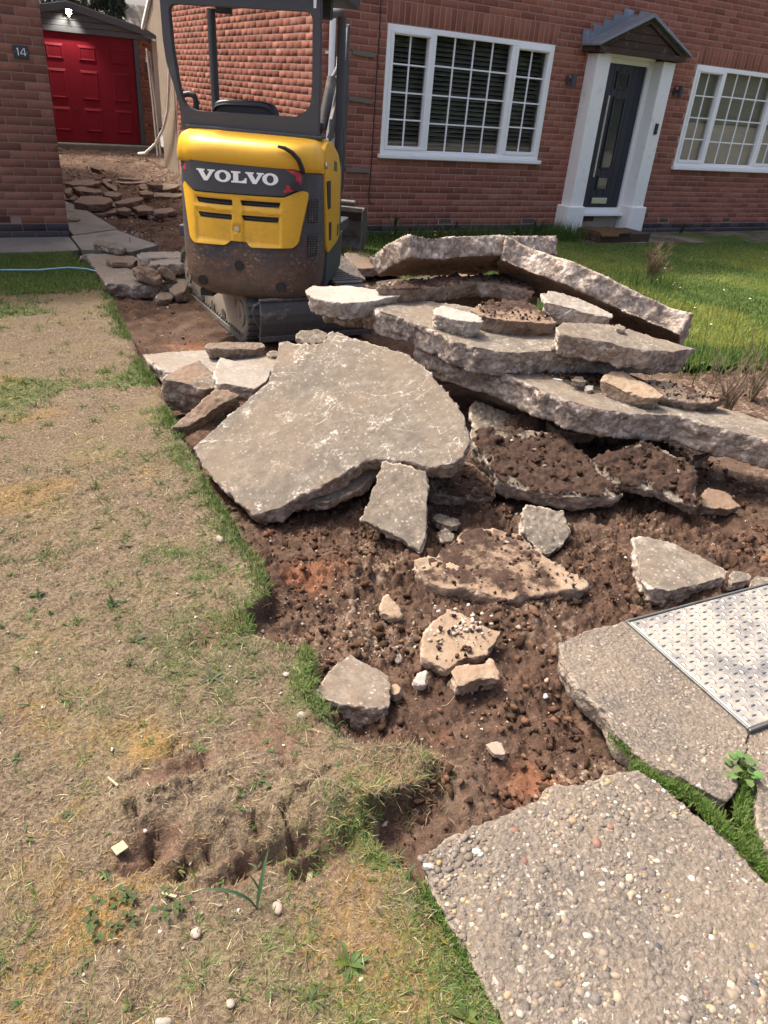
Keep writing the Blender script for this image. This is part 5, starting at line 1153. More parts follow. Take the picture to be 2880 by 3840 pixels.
'p3':([(-3.872, -5.092, 0.05), (-3.76, -5.051, 0.108), (-3.599, -4.992, 0.19), (-3.546, -5.02, 0.185), (-3.489, -5.065, 0.17), (-3.601, -5.075, 0.134), (-3.698, -5.099, 0.091), (-3.79, -5.116, 0.056)],[-0.216, -0.546, 0.81],0.14,{'look': 2, 'dirt': 0.55, 'lump': 1}),
'p4':([(-3.441, -4.587, 0.22), (-3.348, -4.659, 0.199), (-3.2, -4.733, 0.17), (-3.277, -4.896, 0.168), (-3.394, -5.006, 0.177), (-3.494, -4.974, 0.195), (-3.574, -4.945, 0.21), (-3.541, -4.795, 0.218)],[0.153, -0.084, 0.985],0.075,{'look': 0, 'dirt': 0.1, 'pale': 0.7}),
'p5':([(-3.363, -4.032, 0.11), (-3.332, -3.992, 0.114), (-3.16, -3.978, 0.105), (-2.971, -3.997, 0.09), (-2.973, -4.059, 0.081), (-3.065, -4.094, 0.081), (-3.199, -4.093, 0.09), (-3.346, -4.073, 0.103)],[0.064, -0.151, 0.986],0.085,{'look': 2, 'dirt': 0.5, 'lump': 1}),
'p6':([(-2.983, -4.096, 0.05), (-2.938, -4.065, 0.05), (-2.877, -4.089, 0.05), (-2.905, -4.161, 0.05), (-2.976, -4.163, 0.05)],[0.0, 0.0, 1.0],0.05,{'look': 2, 'dirt': 0.5, 'lump': 1}),
'p7':([(-3.629, -5.035, 0.0), (-3.597, -4.994, 0.026), (-3.499, -4.98, 0.07), (-3.453, -5.007, 0.08), (-3.527, -5.059, 0.034), (-3.603, -5.067, 0.0)],[-0.356, -0.289, 0.888],0.06,{'look': 0, 'dirt': 0.1}),
'p8':([(-2.855, -4.274, 0.2), (-2.793, -4.2, 0.216), (-2.683, -4.187, 0.217), (-2.619, -4.252, 0.2), (-2.689, -4.348, 0.179), (-2.82, -4.357, 0.18)],[0.022, -0.227, 0.974],0.09,{'look': 1, 'dirt': 0.2, 'lump': 1}),
'b1':([(-3.542, -0.658, 0.0), (-3.505, -0.578, 0.0), (-3.289, -0.628, 0.0), (-3.104, -0.729, 0.0), (-2.868, -1.521, 0.0), (-2.856, -1.971, 0.0), (-3.046, -1.936, 0.0), (-3.223, -1.951, 0.0), (-3.35, -1.951, 0.0), (-3.448, -1.873, 0.0), (-3.573, -1.851, 0.0), (-3.559, -1.462, 0.0)],[-0.0, 0.0, 1.0],0.12,{'look': 0, 'dirt': 0.25, 'pale': 0.3}),
'b2':([(-3.413, -0.368, 0.07), (-3.358, -0.259, 0.07), (-3.258, -0.315, 0.07), (-3.152, -0.523, 0.07), (-3.146, -0.683, 0.07), (-3.214, -0.769, 0.07), (-3.301, -0.667, 0.07), (-3.424, -0.497, 0.07)],[-0.0, -0.0, 1.0],0.07,{'look': 1, 'dirt': 0.2}),
'b3':([(-3.187, -1.323, 0.12), (-3.122, -1.176, 0.12), (-2.98, -1.169, 0.12), (-2.792, -1.178, 0.12), (-2.688, -1.237, 0.12), (-2.751, -1.461, 0.12), (-3.001, -1.441, 0.12), (-3.106, -1.428, 0.12)],[-0.0, -0.0, 1.0],0.1,{'look': 0, 'dirt': 0.1, 'pale': 0.5}),
'b4':([(-3.148, -1.612, 0.13), (-3.033, -1.574, 0.13), (-2.888, -1.538, 0.13), (-2.779, -1.563, 0.13), (-2.837, -1.771, 0.13), (-3.013, -1.757, 0.13), (-3.095, -1.735, 0.13), (-3.161, -1.736, 0.13)],[-0.0, -0.0, 1.0],0.09,{'look': 0, 'dirt': 0.1, 'pale': 0.4}),
'b5':([(-3.431, -1.095, 0.05), (-3.32, -0.995, 0.05), (-3.182, -1.0, 0.05), (-3.153, -1.187, 0.05), (-3.231, -1.33, 0.05), (-3.309, -1.276, 0.05), (-3.407, -1.263, 0.05)],[-0.0, -0.0, 1.0],0.055,{'look': 2, 'dirt': 0.6, 'soil': 0.6}),
'b6':([(-3.331, -1.761, 0.1), (-3.251, -1.646, 0.105), (-3.152, -1.686, 0.1), (-3.101, -1.918, 0.084), (-3.149, -2.064, 0.076), (-3.235, -2.031, 0.08), (-3.31, -1.949, 0.087)],[0.027, -0.064, 0.998],0.07,{'look': 2, 'dirt': 0.6, 'soil': 0.8}),
'b7':([(-3.15, -1.926, 0.14), (-3.072, -1.903, 0.138), (-2.992, -1.919, 0.08), (-2.977, -1.966, 0.004), (-3.054, -1.972, 0.03), (-3.113, -1.961, 0.072)],[0.249, -0.797, 0.551],0.08,{'look': 2, 'dirt': 0.5, 'soil': 0.4, 'lump': 1}),
'b8':([(-3.093, -2.026, -0.02), (-3.011, -1.929, 0.013), (-2.955, -1.931, 0.027), (-2.932, -2.044, 0.02), (-2.982, -2.181, -0.01), (-3.066, -2.168, -0.03), (-3.099, -2.11, -0.032)],[-0.251, -0.115, 0.961],0.1,{'look': 1, 'dirt': 0.5, 'lump': 1}),
'b9':([(-3.241, -2.148, -0.06), (-3.16, -2.035, -0.031), (-3.086, -2.078, -0.04), (-3.081, -2.145, -0.056), (-3.136, -2.18, -0.066), (-3.202, -2.192, -0.07)],[-0.019, -0.237, 0.971],0.07,{'look': 1, 'dirt': 0.5, 'lump': 1}),
'b10':([(-3.648, -1.028, 0.05), (-3.618, -0.961, 0.059), (-3.552, -0.866, 0.06), (-3.556, -0.911, 0.047), (-3.605, -1.0, 0.04)],[0.384, -0.283, 0.879],0.06,{'look': 1, 'dirt': 0.2, 'lump': 1}),
'r1':([(-1.609, -2.211, 0.18), (-1.442, -1.998, 0.22), (-1.346, -1.99, 0.164), (-1.277, -2.034, 0.089), (-1.21, -2.102, 0.0), (-1.43, -2.199, 0.074), (-1.546, -2.229, 0.127)],[0.466, -0.501, 0.729],0.08,{'look': 0, 'dirt': 0.1, 'pale': 0.5}),
'r2':([(-0.912, -0.991, 0.02), (-0.762, -0.823, 0.02), (-0.623, -0.951, 0.02), (-0.624, -1.241, 0.02), (-0.559, -1.457, 0.02), (-0.785, -1.69, 0.02), (-1.02, -1.718, 0.02), (-1.106, -1.705, 0.02)],[0.0, -0.0, 1.0],0.09,{'look': 0, 'dirt': 0.6}),
'g1':([(-3.221, 2.054, 0.1), (-3.068, 2.407, 0.121), (-2.843, 2.455, 0.124), (-2.705, 2.304, 0.115), (-2.728, 2.14, 0.105), (-2.872, 1.931, 0.093), (-3.071, 1.905, 0.091)],[0.0, -0.06, 0.998],0.09,{'look': 0, 'dirt': 0.6, 'lump': 0}),
'g2':([(-2.709, 2.15, 0.09), (-2.488, 2.394, 0.105), (-2.265, 2.493, 0.111), (-2.287, 2.344, 0.102), (-2.518, 2.122, 0.088), (-2.696, 2.033, 0.083)],[0.0, -0.06, 0.998],0.09,{'look': 2, 'dirt': 0.6, 'lump': 0}),
'g3':([(-3.109, 3.554, 0.14), (-2.916, 3.81, 0.155), (-2.71, 3.806, 0.155), (-2.619, 3.601, 0.143), (-2.744, 3.439, 0.133), (-3.029, 3.397, 0.131)],[0.0, -0.06, 0.998],0.07,{'look': 0, 'dirt': 0.6, 'lump': 1}),
'g4':([(-3.062, 3.161, 0.13), (-2.927, 3.268, 0.136), (-2.725, 3.03, 0.122), (-2.717, 2.876, 0.113), (-2.853, 2.829, 0.11), (-3.013, 2.932, 0.116)],[0.0, -0.06, 0.998],0.09,{'look': 2, 'dirt': 0.6, 'lump': 0}),
'g5':([(-2.675, 3.053, 0.09), (-2.488, 3.145, 0.095), (-2.443, 2.913, 0.082), (-2.569, 2.754, 0.072), (-2.692, 2.822, 0.076)],[0.0, -0.06, 0.998],0.07,{'look': 2, 'dirt': 0.6, 'lump': 1}),
'g6':([(-2.741, 1.897, 0.05), (-2.609, 1.98, 0.055), (-2.547, 1.867, 0.048), (-2.633, 1.734, 0.04), (-2.743, 1.753, 0.041)],[0.0, -0.06, 0.998],0.07,{'look': 2, 'dirt': 0.6, 'lump': 1}),
'g7':([(-2.321, 1.701, 0.05), (-2.178, 1.809, 0.056), (-2.121, 1.716, 0.051), (-2.177, 1.584, 0.043), (-2.312, 1.57, 0.042)],[0.0, -0.06, 0.998],0.07,{'look': 2, 'dirt': 0.6, 'lump': 1}),
'g8':([(-2.183, 3.159, 0.09), (-2.037, 3.291, 0.098), (-1.96, 3.133, 0.088), (-2.016, 2.97, 0.079), (-2.167, 2.946, 0.077)],[0.0, -0.06, 0.998],0.07,{'look': 2, 'dirt': 0.6, 'lump': 1}),
'g9':([(-2.573, 3.74, 0.15), (-2.518, 3.79, 0.153), (-2.44, 3.373, 0.128), (-2.451, 3.088, 0.111), (-2.523, 3.044, 0.108), (-2.553, 3.363, 0.127)],[0.0, -0.06, 0.998],0.07,{'look': 2, 'dirt': 0.6, 'lump': 1}),
'g10':([(-1.986, 3.487, 0.16), (-1.851, 3.561, 0.164), (-1.72, 3.539, 0.163), (-1.778, 3.378, 0.153), (-1.939, 3.406, 0.155)],[0.0, -0.06, 0.998],0.07,{'look': 0, 'dirt': 0.6, 'lump': 1}),
'g11':([(-3.195, 2.996, 0.12), (-3.108, 3.174, 0.131), (-3.064, 3.123, 0.128), (-3.121, 2.812, 0.109), (-3.215, 2.769, 0.106)],[0.0, -0.06, 0.998],0.07,{'look': 2, 'dirt': 0.6, 'lump': 1}),
'g12':([(-2.533, 1.929, 0.06), (-2.383, 2.069, 0.068), (-2.267, 1.934, 0.06), (-2.302, 1.732, 0.048), (-2.498, 1.697, 0.046)],[0.0, -0.06, 0.998],0.07,{'look': 2, 'dirt': 0.6, 'lump': 1}),
'g13':([(-3.424, 1.161, 0.05), (-3.342, 1.236, 0.055), (-3.286, 1.189, 0.052), (-3.318, 1.074, 0.045), (-3.435, 1.047, 0.043)],[0.0, -0.06, 0.998],0.07,{'look': 2, 'dirt': 0.6, 'lump': 1}),
'g14':([(-2.08, 3.607, 0.12), (-1.952, 3.793, 0.131), (-1.907, 3.622, 0.121), (-2.007, 3.277, 0.1), (-2.105, 3.352, 0.105)],[0.0, -0.06, 0.998],0.07,{'look': 2, 'dirt': 0.6, 'lump': 1}),
'g15':([(-2.492, 5.081, 0.22), (-2.378, 5.079, 0.22), (-2.347, 4.821, 0.204), (-2.415, 4.693, 0.197), (-2.502, 4.878, 0.208)],[0.0, -0.06, 0.998],0.07,{'look': 2, 'dirt': 0.6, 'lump': 1}),
'topleft':([(-2.446, -4.93, 0.82), (-2.272, -4.853, 0.78), (-2.122, -4.863, 0.786), (-1.958, -4.887, 0.8), (-1.796, -4.893, 0.804), (-1.551, -4.862, 0.788), (-1.318, -4.862, 0.79), (-1.286, -4.563, 0.631), (-1.794, -4.482, 0.585), (-2.488, -4.561, 0.623), (-2.494, -4.784, 0.742)],[-0.005, 0.47, 0.883],0.115,{'look': 1, 'dirt': 0.3, 'scr': 0, 'side_top': 1, 'up': 1}),
'topright':([(-1.851, -4.917, 0.8), (-1.734, -4.967, 0.745), (-1.614, -5.15, 0.711), (-1.574, -5.233, 0.704), (-1.437, -5.343, 0.648), (-1.214, -5.497, 0.553), (-1.076, -5.608, 0.497), (-1.045, -5.72, 0.5), (-0.734, -5.477, 0.287), (-0.987, -5.017, 0.345), (-1.519, -4.556, 0.555), (-1.74, -4.751, 0.71)],[0.474, 0.152, 0.867],0.135,{'look': 1, 'dirt': 0.3, 'scr': 0, 'up': 1}),
}
LAB = {
'big': 'huge grey slab tilted towards the lawn, covered in white scratches', 'lowlong': 'long slab jutting right over the dark hollow, soil and rubble on top',
'mid': 'long flat slab with smooth dark right edge, rubble lying on it', 'midleft': 'slab with brown edge beneath the pale slab near the excavator', 'whiteleft': 'pale thick slab at the left end of the pile beside the dozer blade',
'back': 'soil topped slab wedged under the topmost slab of the pile', 'topleft': 'topmost slab of the pile with dark underside showing', 'topright': 'thick slab leaning on the pile top and sloping down to the right',
'm1': 'small pale block lying left of the dark flat rock on the pile', 'm2': 'flat dark soil covered rock in the middle of the pile', 'm3': 'tan block tilted beneath the sloping top slab', 'm4': 'rough edged slab on the smooth edged slab, under the tan block', 'm5': 'tiny stone in the gap under the sloping top slab',
'n1': 'brownish block on the long jutting slab, nearest the pile', 'n2': 'reddish rubble crusted slab on the right of the long jutting slab', 'n3': 'small grey stone in the soil on the long jutting slab', 'n4': 'small white knobbly stone on the long jutting slab',
'l1': 'curved slab full of dark soil in the hollow under the pile', 'l2': 'steep slab with dark soil on it, right part of the hollow', 'l3': 'crumbly gravel faced chunk at the left of the hollow', 'l4': 'dark soil topped block behind the upright grey slab',
'l5': 'narrow grey slab leaning on end below the huge slab', 'l6': 'dark thin slab tucked under the front edge of the huge slab', 'l7': 'upper of two small stones right of the leaning grey slab', 'l7b': 'lower of two small stones right of the leaning grey slab',
'l8': 'angular grey chunk standing alone below the hollow', 'l9': 'triangular grey slab behind the tread plate cover', 'l10': 'large soil crusted slab with clean grey front edge lying in the trench', 'l11': 'grey stone at the back edge of the tread plate cover, left one', 'l11b': 'grey stone at the back edge of the tread plate cover, right one',
'l12': 'tan slab topped with small pebbles in the trench', 'l13': 'tan chunk leaning on the pebble topped slab', 'l14': 'square grey slab at the edge of the dry lawn', 'l15': 'upright tan stone in the gravel of the trench', 'l16': 'tan chunk at the left end of the soil crusted slab',
'l17': 'dark earthy block to the right of the hollow', 'l18': 'pale chip showing under the right end of the jutting slab', 'l19': 'brown rock deep inside the hollow', 'l20': 'pale stone between the square slab and the tan chunk', 'l21': 'tan stone touching the square slab', 'l22': 'flat whitish flake on the bare trench soil', 'l23': 'tan stone in the gravel left of the pebble topped slab',
'p1': 'flat pale slab at the lawn edge behind the boulders', 'p2': 'dark chunky boulder at the lawn edge', 'p3': 'muddy slab standing on edge between boulder and huge slab', 'p4': 'pale slab with bright top between boulder and huge slab', 'p5': 'brown flat block near the end of the excavator track', 'p6': 'small brown block right of the flat brown block', 'p7': 'grey sliver half hidden behind the huge slab', 'p8': 'pinkish stone peeking over the top of the huge slab',
'b1': 'large drive slab still in place left of the excavator', 'b2': 'rough pale slab piece lying by the neighbour path', 'b3': 'pale slab with a white line behind the excavator, rear one', 'b4': 'pale slab with a white line behind the excavator, front one', 'b5': 'brown crusted flat piece on the drive slab', 'b6': 'muddy flat piece hanging over the front of the drive slab', 'b7': 'muddy slab leaning against the excavator tail', 'b8': 'rubble lump beside the front of the excavator track', 'b9': 'lower rubble lump in front of the drive slab', 'b10': 'small broken corner of concrete at the lawn edge',
'r1': 'pale slab tipped up right of the excavator tail', 'r2': 'flat muddy slab under the excavator bucket',
'g1': 'largest flat slab lying in the shaded drive', 'g2': 'tilted slab right of the largest one in the shaded drive', 'g3': 'rounded slab highest in the heap on the shaded drive', 'g4': 'long dark slab above the largest one in the shaded drive', 'g9': 'sloping dark slab in the heap on the shaded drive', 'g5': 'dark piece lying between the long dark slab and the tilted slab', 'g6': 'small piece just below the tilted slab on the shaded drive', 'g7': 'low piece at the right of the shaded drive near the excavator', 'g8': 'small piece above and right of the tilted slab on the shaded drive', 'g11': 'block half hidden by the corner of the neighbour house', 'g12': 'dark piece right of the low small piece on the shaded drive', 'g13': 'lowest dark piece beside the neighbour plinth', 'g14': 'upright piece near the thin pale slab on the shaded drive', 'g10': 'thin pale slab at the right of the shaded drive', 'g15': 'dark flake lying nearest the garage on the drive'}
GL = 'one of many small dark flakes of concrete strewn over the shaded drive'
def resample(P2, st, rs):
    out = []; n = len(P2)
    for i in range(n):
        a = P2[i]; b = P2[(i+1) % n]; L = np.linalg.norm(b-a); c = max(1, int(round(L/st)))
        for k in range(c): out.append(a+(b-a)*k/c)
    return np.array(out)
def rock(name, P, nrm, th, k, seed, vox=None, mat=None):
    P = np.array(P, float); n = np.array(nrm, float); n /= np.linalg.norm(n); lump = k.get('lump', 0)
    c = P.mean(0); e1 = np.cross(n, [.3, .8, .1]); e1 /= np.linalg.norm(e1); e2 = np.cross(n, e1)
    P2 = np.stack([(P-c)@e1, (P-c)@e2], 1)
    ar = .5*np.sum(P2[:, 0]*np.roll(P2[:, 1], -1)-np.roll(P2[:, 0], -1)*P2[:, 1])
    if ar < 0: P2 = P2[::-1]
    size = float(np.linalg.norm(P2.max(0)-P2.min(0)))
    if vox is None: vox = min(.0125, max(.0058, size/74))
    Q = resample(P2, max(.02, vox*2.2), seed)
    j = fbm(np.stack([Q[:, 0]*19, Q[:, 1]*19, Q[:, 0]*0+seed*3.1], 1), 4, seed, .7); j2 = fbm(np.stack([Q[:, 0]*14, Q[:, 1]*14, Q[:, 0]*0+seed*7.7], 1), 3, seed+50)
    tan = np.roll(Q, -1, 0)-np.roll(Q, 1, 0); tan /= np.linalg.norm(tan, axis=1)[:, None]+1e-9; nor = np.stack([tan[:, 1], -tan[:, 0]], 1)
    amp = min(.0075, size*.03)
    T = Q+nor*(j*amp)[:, None]; Bt = Q+nor*((j2*amp*2.6)-min(.02, size*.04)*(1 if not lump else 1.6))[:, None]
    zt = 0. if not k.get('up') else th; zb = zt-th
    m = len(Q); mid = (T+Bt)/2+nor*(fbm(np.stack([Q[:, 0]*18, Q[:, 1]*18, Q[:, 0]*0+seed], 1), 2, seed+9)*amp*1.8)[:, None]
    V = [tuple(p)+(zt,) for p in T]+[tuple(p)+((zt+zb)/2,) for p in mid]+[tuple(p)+(zb,) for p in Bt]
    F = [tuple(range(m)), tuple(range(3*m-1, 2*m-1, -1))]
    for a in (0, m): F += [(a+i, a+m+i, a+m+(i+1) % m, a+(i+1) % m) for i in range(m)]
    bm = bmesh.new(); vs = [bm.verts.new(p) for p in V]
    for f in F: bm.faces.new([vs[i] for i in f])
    bmesh.ops.triangulate(bm, faces=[f for f in bm.faces if len(f.verts) > 4]); bmesh.ops.recalc_face_normals(bm, faces=bm.faces)
    me = bpy.data.meshes.new(name); bm.to_mesh(me); bm.free()
    o = bpy.data.objects.new(name, me); COL.objects.link(o)
    md = o.modifiers.new('r', 'REMESH'); md.mode = 'VOXEL'; md.voxel_size = vox; md.adaptivity = 0
    ms = o.modifiers.new('s', 'SMOOTH'); ms.factor = .5; ms.iterations = 4 if lump else 1
    dg = bpy.context.evaluated_depsgraph_get(); ev = o.evaluated_get(dg); me2 = bpy.data.meshes.new_from_object(ev)
    o.modifiers.clear(); o.data = me2; bpy.data.meshes.remove(me)
    nv = len(me2.vertices); co = np.empty(nv*3, np.float32); me2.vertices.foreach_get('co', co); co = co.reshape(-1, 3).astype(float)
    no = np.empty(nv*3, np.float32); me2.vertices.foreach_get('normal', no); no = no.reshape(-1, 3)
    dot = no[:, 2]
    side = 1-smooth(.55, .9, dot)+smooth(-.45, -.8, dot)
    S = np.clip(side, 0, 1); off = np.array([seed*5.3, seed*2.1, 0])
    q = co+off; rg = k.get('rough', 1.)
    d = S*(fbm(q*26, 4, seed, .6)*.009+fbm(q*9, 2, seed+3)*.010*(1.5 if lump else .5))
    wd, wc = worley(q*38, seed); d += S*(.55-wd)*.004*wc+S*np.abs(fbm(q*55, 3, seed+31))*.007
    _, wc4 = worley(q*np.array([17, 17, 24])+fbm(q*20, 2, seed+41)[:, None]*.35, seed+40); d += S*(wc4-.5)*.013
    d += (1-S)*(fbm(q*8, 3, seed+5)*.004+fbm(q*45, 2, seed+6)*.0022)*(2.2 if (lump or k.get('pebbly')) else 1.)
    if k.get('pebbly'):
        w3, _ = worley(q*42, seed+21); d += (1-S)*np.clip(.62-w3, 0, 1)*.024
    soil = np.zeros(nv)
    if k.get('soil'):
        # earth left lying on the top, clear of the rim
        Qd = np.full(nv, 9.)
        for i in range(0, m, 2): Qd = np.minimum(Qd, np.hypot(co[:, 0]-T[i, 0], co[:, 1]-T[i, 1]))
        rim = smooth(-.01, .035, Qd+fbm(q*11, 4, seed+11, .65)*.09)
        soil = (1-S)*k['soil']*(rim if k.get('rim') else .35+.65*rim)*(.7+.5*fbm(q*6, 3, seed+12) if not k.get('rim') else 1.1)
        ss = smooth(.35, .7, soil); d += ss*(.010+fbm(q*22, 4, seed+13, .65)*.026+np.abs(fbm(q*60, 2, seed+14))*.014)
    co = co+no*(d*min(1., size/.22+.25))[:, None]
    M3 = np.stack([e1, e2, n], 1); W = co@M3.T
    base = np.array([c[0], c[1], (W[:, 2]+c[2]).min()])
    W = W+c-base
    me2.vertices.foreach_set('co', W.astype(np.float32).ravel())
    for an, dat in (('side', side), ('soil', soil)):
        a = me2.attributes.new(an, 'FLOAT', 'POINT'); a.data.foreach_set('value', dat.astype(np.float32))
    me2.polygons.foreach_set('use_smooth', np.ones(len(me2.polygons), bool)); me2.update()
    me2.materials.clear(); me2.materials.append(mat or MATS['concrete']); me2.name = name
    o.location = base
    for kk in ('dirt', 'scr', 'pale', 'tint', 'dark'): o[kk] = float(k.get(kk, 0.))
    return o
KEYOBJ = {}
SLABS['core'] = ([(-2.25, -4.62, .50), (-1.25, -4.66, .48), (-1.1, -4.2, .47), (-1.5, -3.95, .47), (-2.2, -4.1, .48)], [0., 0., 1.], .16, dict(dirt=.6, soil=.5))  # added filler: closes a see-through gap in the pile so it reads dark
_rr = random.Random(31)
for q in range(16):
    cx_, cy_ = _rr.uniform(-3.3, -1.5), _rr.uniform(1.2, 5.6); sx_ = _rr.uniform(.12, .34); a0 = _rr.uniform(0, 6.28); m_ = _rr.randint(5, 7); z_ = float(h_all(np.array([cx_]), np.array([cy_]))[0])+_rr.uniform(.03, .07)
    SLABS['h%d' % q] = ([(cx_+sx_*_rr.uniform(.7, 1.2)*math.cos(a0+k_*6.283/m_), cy_+sx_*.8*_rr.uniform(.7, 1.2)*math.sin(a0+k_*6.283/m_), z_) for k_ in range(m_)], [_rr.uniform(-.12, .12), _rr.uniform(-.2, .05), 1.], .06, dict(dirt=.5))
LAB['core'] = 'filler slab added inside the pile to darken the gap below the topmost slab'
for i, (key, (P, n_, th, k)) in enumerate(SLABS.items()):
    if key[0] == 'g': k['lump'] = 0
    far = key[0] in 'ghb' and key != 'big' and key != 'back'
    nm = 'concrete_chunk' if k.get('lump') else 'concrete_slab'
    o = rock(nm, P, n_, th, k, 11+i, vox=.015 if far else (.0105 if key in ('big', 'lowlong', 'mid') else None))
    KEYOBJ[key] = o
    tag(o, LAB.get(key, GL), 'slab' if nm == 'concrete_slab' else 'rubble', 'broken pieces heaped on the shaded drive' if key[0] in 'gh' else 'broken concrete of the torn up drive')

# ------------------------------------------------------------------ footpath slabs with exposed pebbles
def m_agg():
    b = NB('exposed_aggregate'); c = b.coord()
    side = b.attr('side'); n = b.noise(5., 6, .7, c); nf = b.noise(90., 5, .7, c)
    col = b.ramp(nf, [(.3, (.05, .042, .035)), (.5, (.104, .089, .074)), (.72, (.205, .177, .146))])
    col = b.mix(b.ramp(n, [(.4, 0.), (.68, .6)]), col, (.19, .15, .11))
    cw_ = b.n('Mapping', {'Vector': b.mix(.03, c, b.noise(38., 3, .6, c, out='Color'))}).outputs[0]; v = b.voro(70., cw_, out='Color'); vd = b.voro(70., cw_); s = b.n('SeparateColor', {'Color': v})
    peb = b.ramp(s.outputs[0], [(0., (.14, .115, .105)), (.3, (.18, .14, .115)), (.6, (.23, .185, .145)), (.85, (.30, .25, .205)), (1., (.42, .38, .33))])
    msk = b.math('MULTIPLY', b.math('LESS_THAN', vd, b.math('MULTIPLY', s.outputs[1], .5)), b.math('GREATER_THAN', s.outputs[2], .5))
    col = b.mix(b.math('MULTIPLY', msk, .6), col, peb)
    col = b.mix(b.math('MULTIPLY', b.math('MINIMUM', side, 1.), .5), col, (.34, .28, .22))
    v3 = b.math('SUBTRACT', b.math('MULTIPLY', nf, .5), b.math('MULTIPLY', vd, .9))
    return b.done(col, .88, 0, b.bump(v3, .8, .010), .2)
MATS['agg'] = m_agg()
FP = {'f1': [(-3.948, -7.651), (-3.805, -7.638), (-3.664, -7.644), (-3.575, -7.647), (-3.523, -7.622), (-3.395, -7.665), (-3.255, -7.681), (-3.229, -7.743), (-3.218, -7.831), (-3.205, -7.935), (-3.215, -8.075), (-3.207, -8.248), (-3.2, -8.7), (-3.99, -8.7), (-3.978, -8.044), (-3.967, -7.896), (-3.965, -7.782)],
      'f2': [(-3.099, -7.166), (-2.966, -7.151), (-2.755, -7.172), (-2.79, -7.482), (-2.82, -7.734), (-2.943, -7.79), (-3.034, -7.855), (-3.111, -7.886), (-3.160, -7.776), (-3.205, -7.66), (-3.22, -7.582), (-3.171, -7.462), (-3.182, -7.369), (-3.142, -7.244)],
      'f3': [(-2.85, -7.728), (-2.786, -7.715), (-2.3, -7.74), (-2.3, -8.7), (-3.12, -8.7), (-3.13, -8.033), (-3.085, -7.96), (-2.97, -7.862)]}
FL = {'f1': 'large pebbly footpath slab in the near right foreground', 'f2': 'worn sandy footpath slab beside the tread plate cover', 'f3': 'narrow footpath slab at the right edge beyond the mossy crack'}
ico = []
for sd in range(6):
    bm = bmesh.new(); bmesh.ops.create_icosphere(bm, subdivisions=1, radius=1)
    V = np.array([v.co for v in bm.verts]); F = np.array([[v.index for v in f.verts] for f in bm.faces]); bm.free()
    V = V*(1+.35*fbm(V*1.3+sd*9, 2, sd)[:, None]); ico.append((V, F))
bm = bmesh.new(); bmesh.ops.create_icosphere(bm, subdivisions=2, radius=1)
ico2 = []
V0 = np.array([v.co for v in bm.verts]); F0 = np.array([[v.index for v in f.verts] for f in bm.faces]); bm.free()
for sd in range(5): ico2.append((V0*(1+.28*fbm(V0*1.1+sd*9, 2, sd+70)[:, None]), F0))
HULL = []
for sd in range(14):
    rr = random.Random(900+sd); bm = bmesh.new()
    for _ in range(rr.randint(8, 13)):
        v = Vector((rr.gauss(0, 1), rr.gauss(0, 1), rr.gauss(0, 1))).normalized()*rr.uniform(.65, 1.1); bm.verts.new(v)
    g_ = bmesh.ops.convex_hull(bm, input=bm.verts[:]); bmesh.ops.delete(bm, geom=[v for v in bm.verts if not v.link_faces], context='VERTS'); bmesh.ops.triangulate(bm, faces=bm.faces[:])
    bm.verts.index_update(); HULL.append((np.array([v.co for v in bm.verts]), np.array([[v.index for v in f.verts] for f in bm.faces]))); bm.free()
def scatter(name, pos, size, flat, cols, mat, src=None, tilt=.5, stuff=True, parent=None, sm=True):
    src = src or ico; N = len(pos); VV = []; FF = []; CC = []; nb = 0
    for i in range(N):
        V, F = src[RNG.integers(len(src))]
        sc = size[i]*np.array([RNG.uniform(.8, 1.35), RNG.uniform(.65, 1.1), flat*RNG.uniform(.7, 1.2)])
        a = RNG.uniform(0, 6.28); ta, tb = RNG.normal(0, tilt, 2)
        Rm = np.array(Matrix.Rotation(a, 3, 'Z') @ Matrix.Rotation(ta, 3, 'X') @ Matrix.Rotation(tb, 3, 'Y'))
        VV.append((V*sc)@Rm.T+pos[i]); FF.append(F+nb); nb += len(V); CC.append(np.tile(np.append(cols[i], 1), (len(V), 1)))
    me = np_mesh(name, np.concatenate(VV), np.concatenate(FF), {'col': ('FLOAT_COLOR', np.concatenate(CC))}, sm)
    o = link(name, me, mat, parent)
    if stuff: tag(o, kind='stuff')
    return o
MATS['stone'] = m_vcol('pebble', .75, .3)
PAL = np.array([(.27, .21, .17), (.33, .25, .19), (.22, .175, .155), (.39, .31, .22), (.44, .37, .28), (.17, .14, .13), (.52, .46, .38), (.56, .52, .46), (.62, .59, .54), (.45, .30, .13), (.29, .15, .115), (.075, .085, .10), (.40, .26, .16), (.25, .19, .175)])
PW = np.array([13, 13, 14, 10, 7, 9, 5, 2.6, 2, 2, 3, 1.2, 4, 10]); PW = PW/PW.sum()
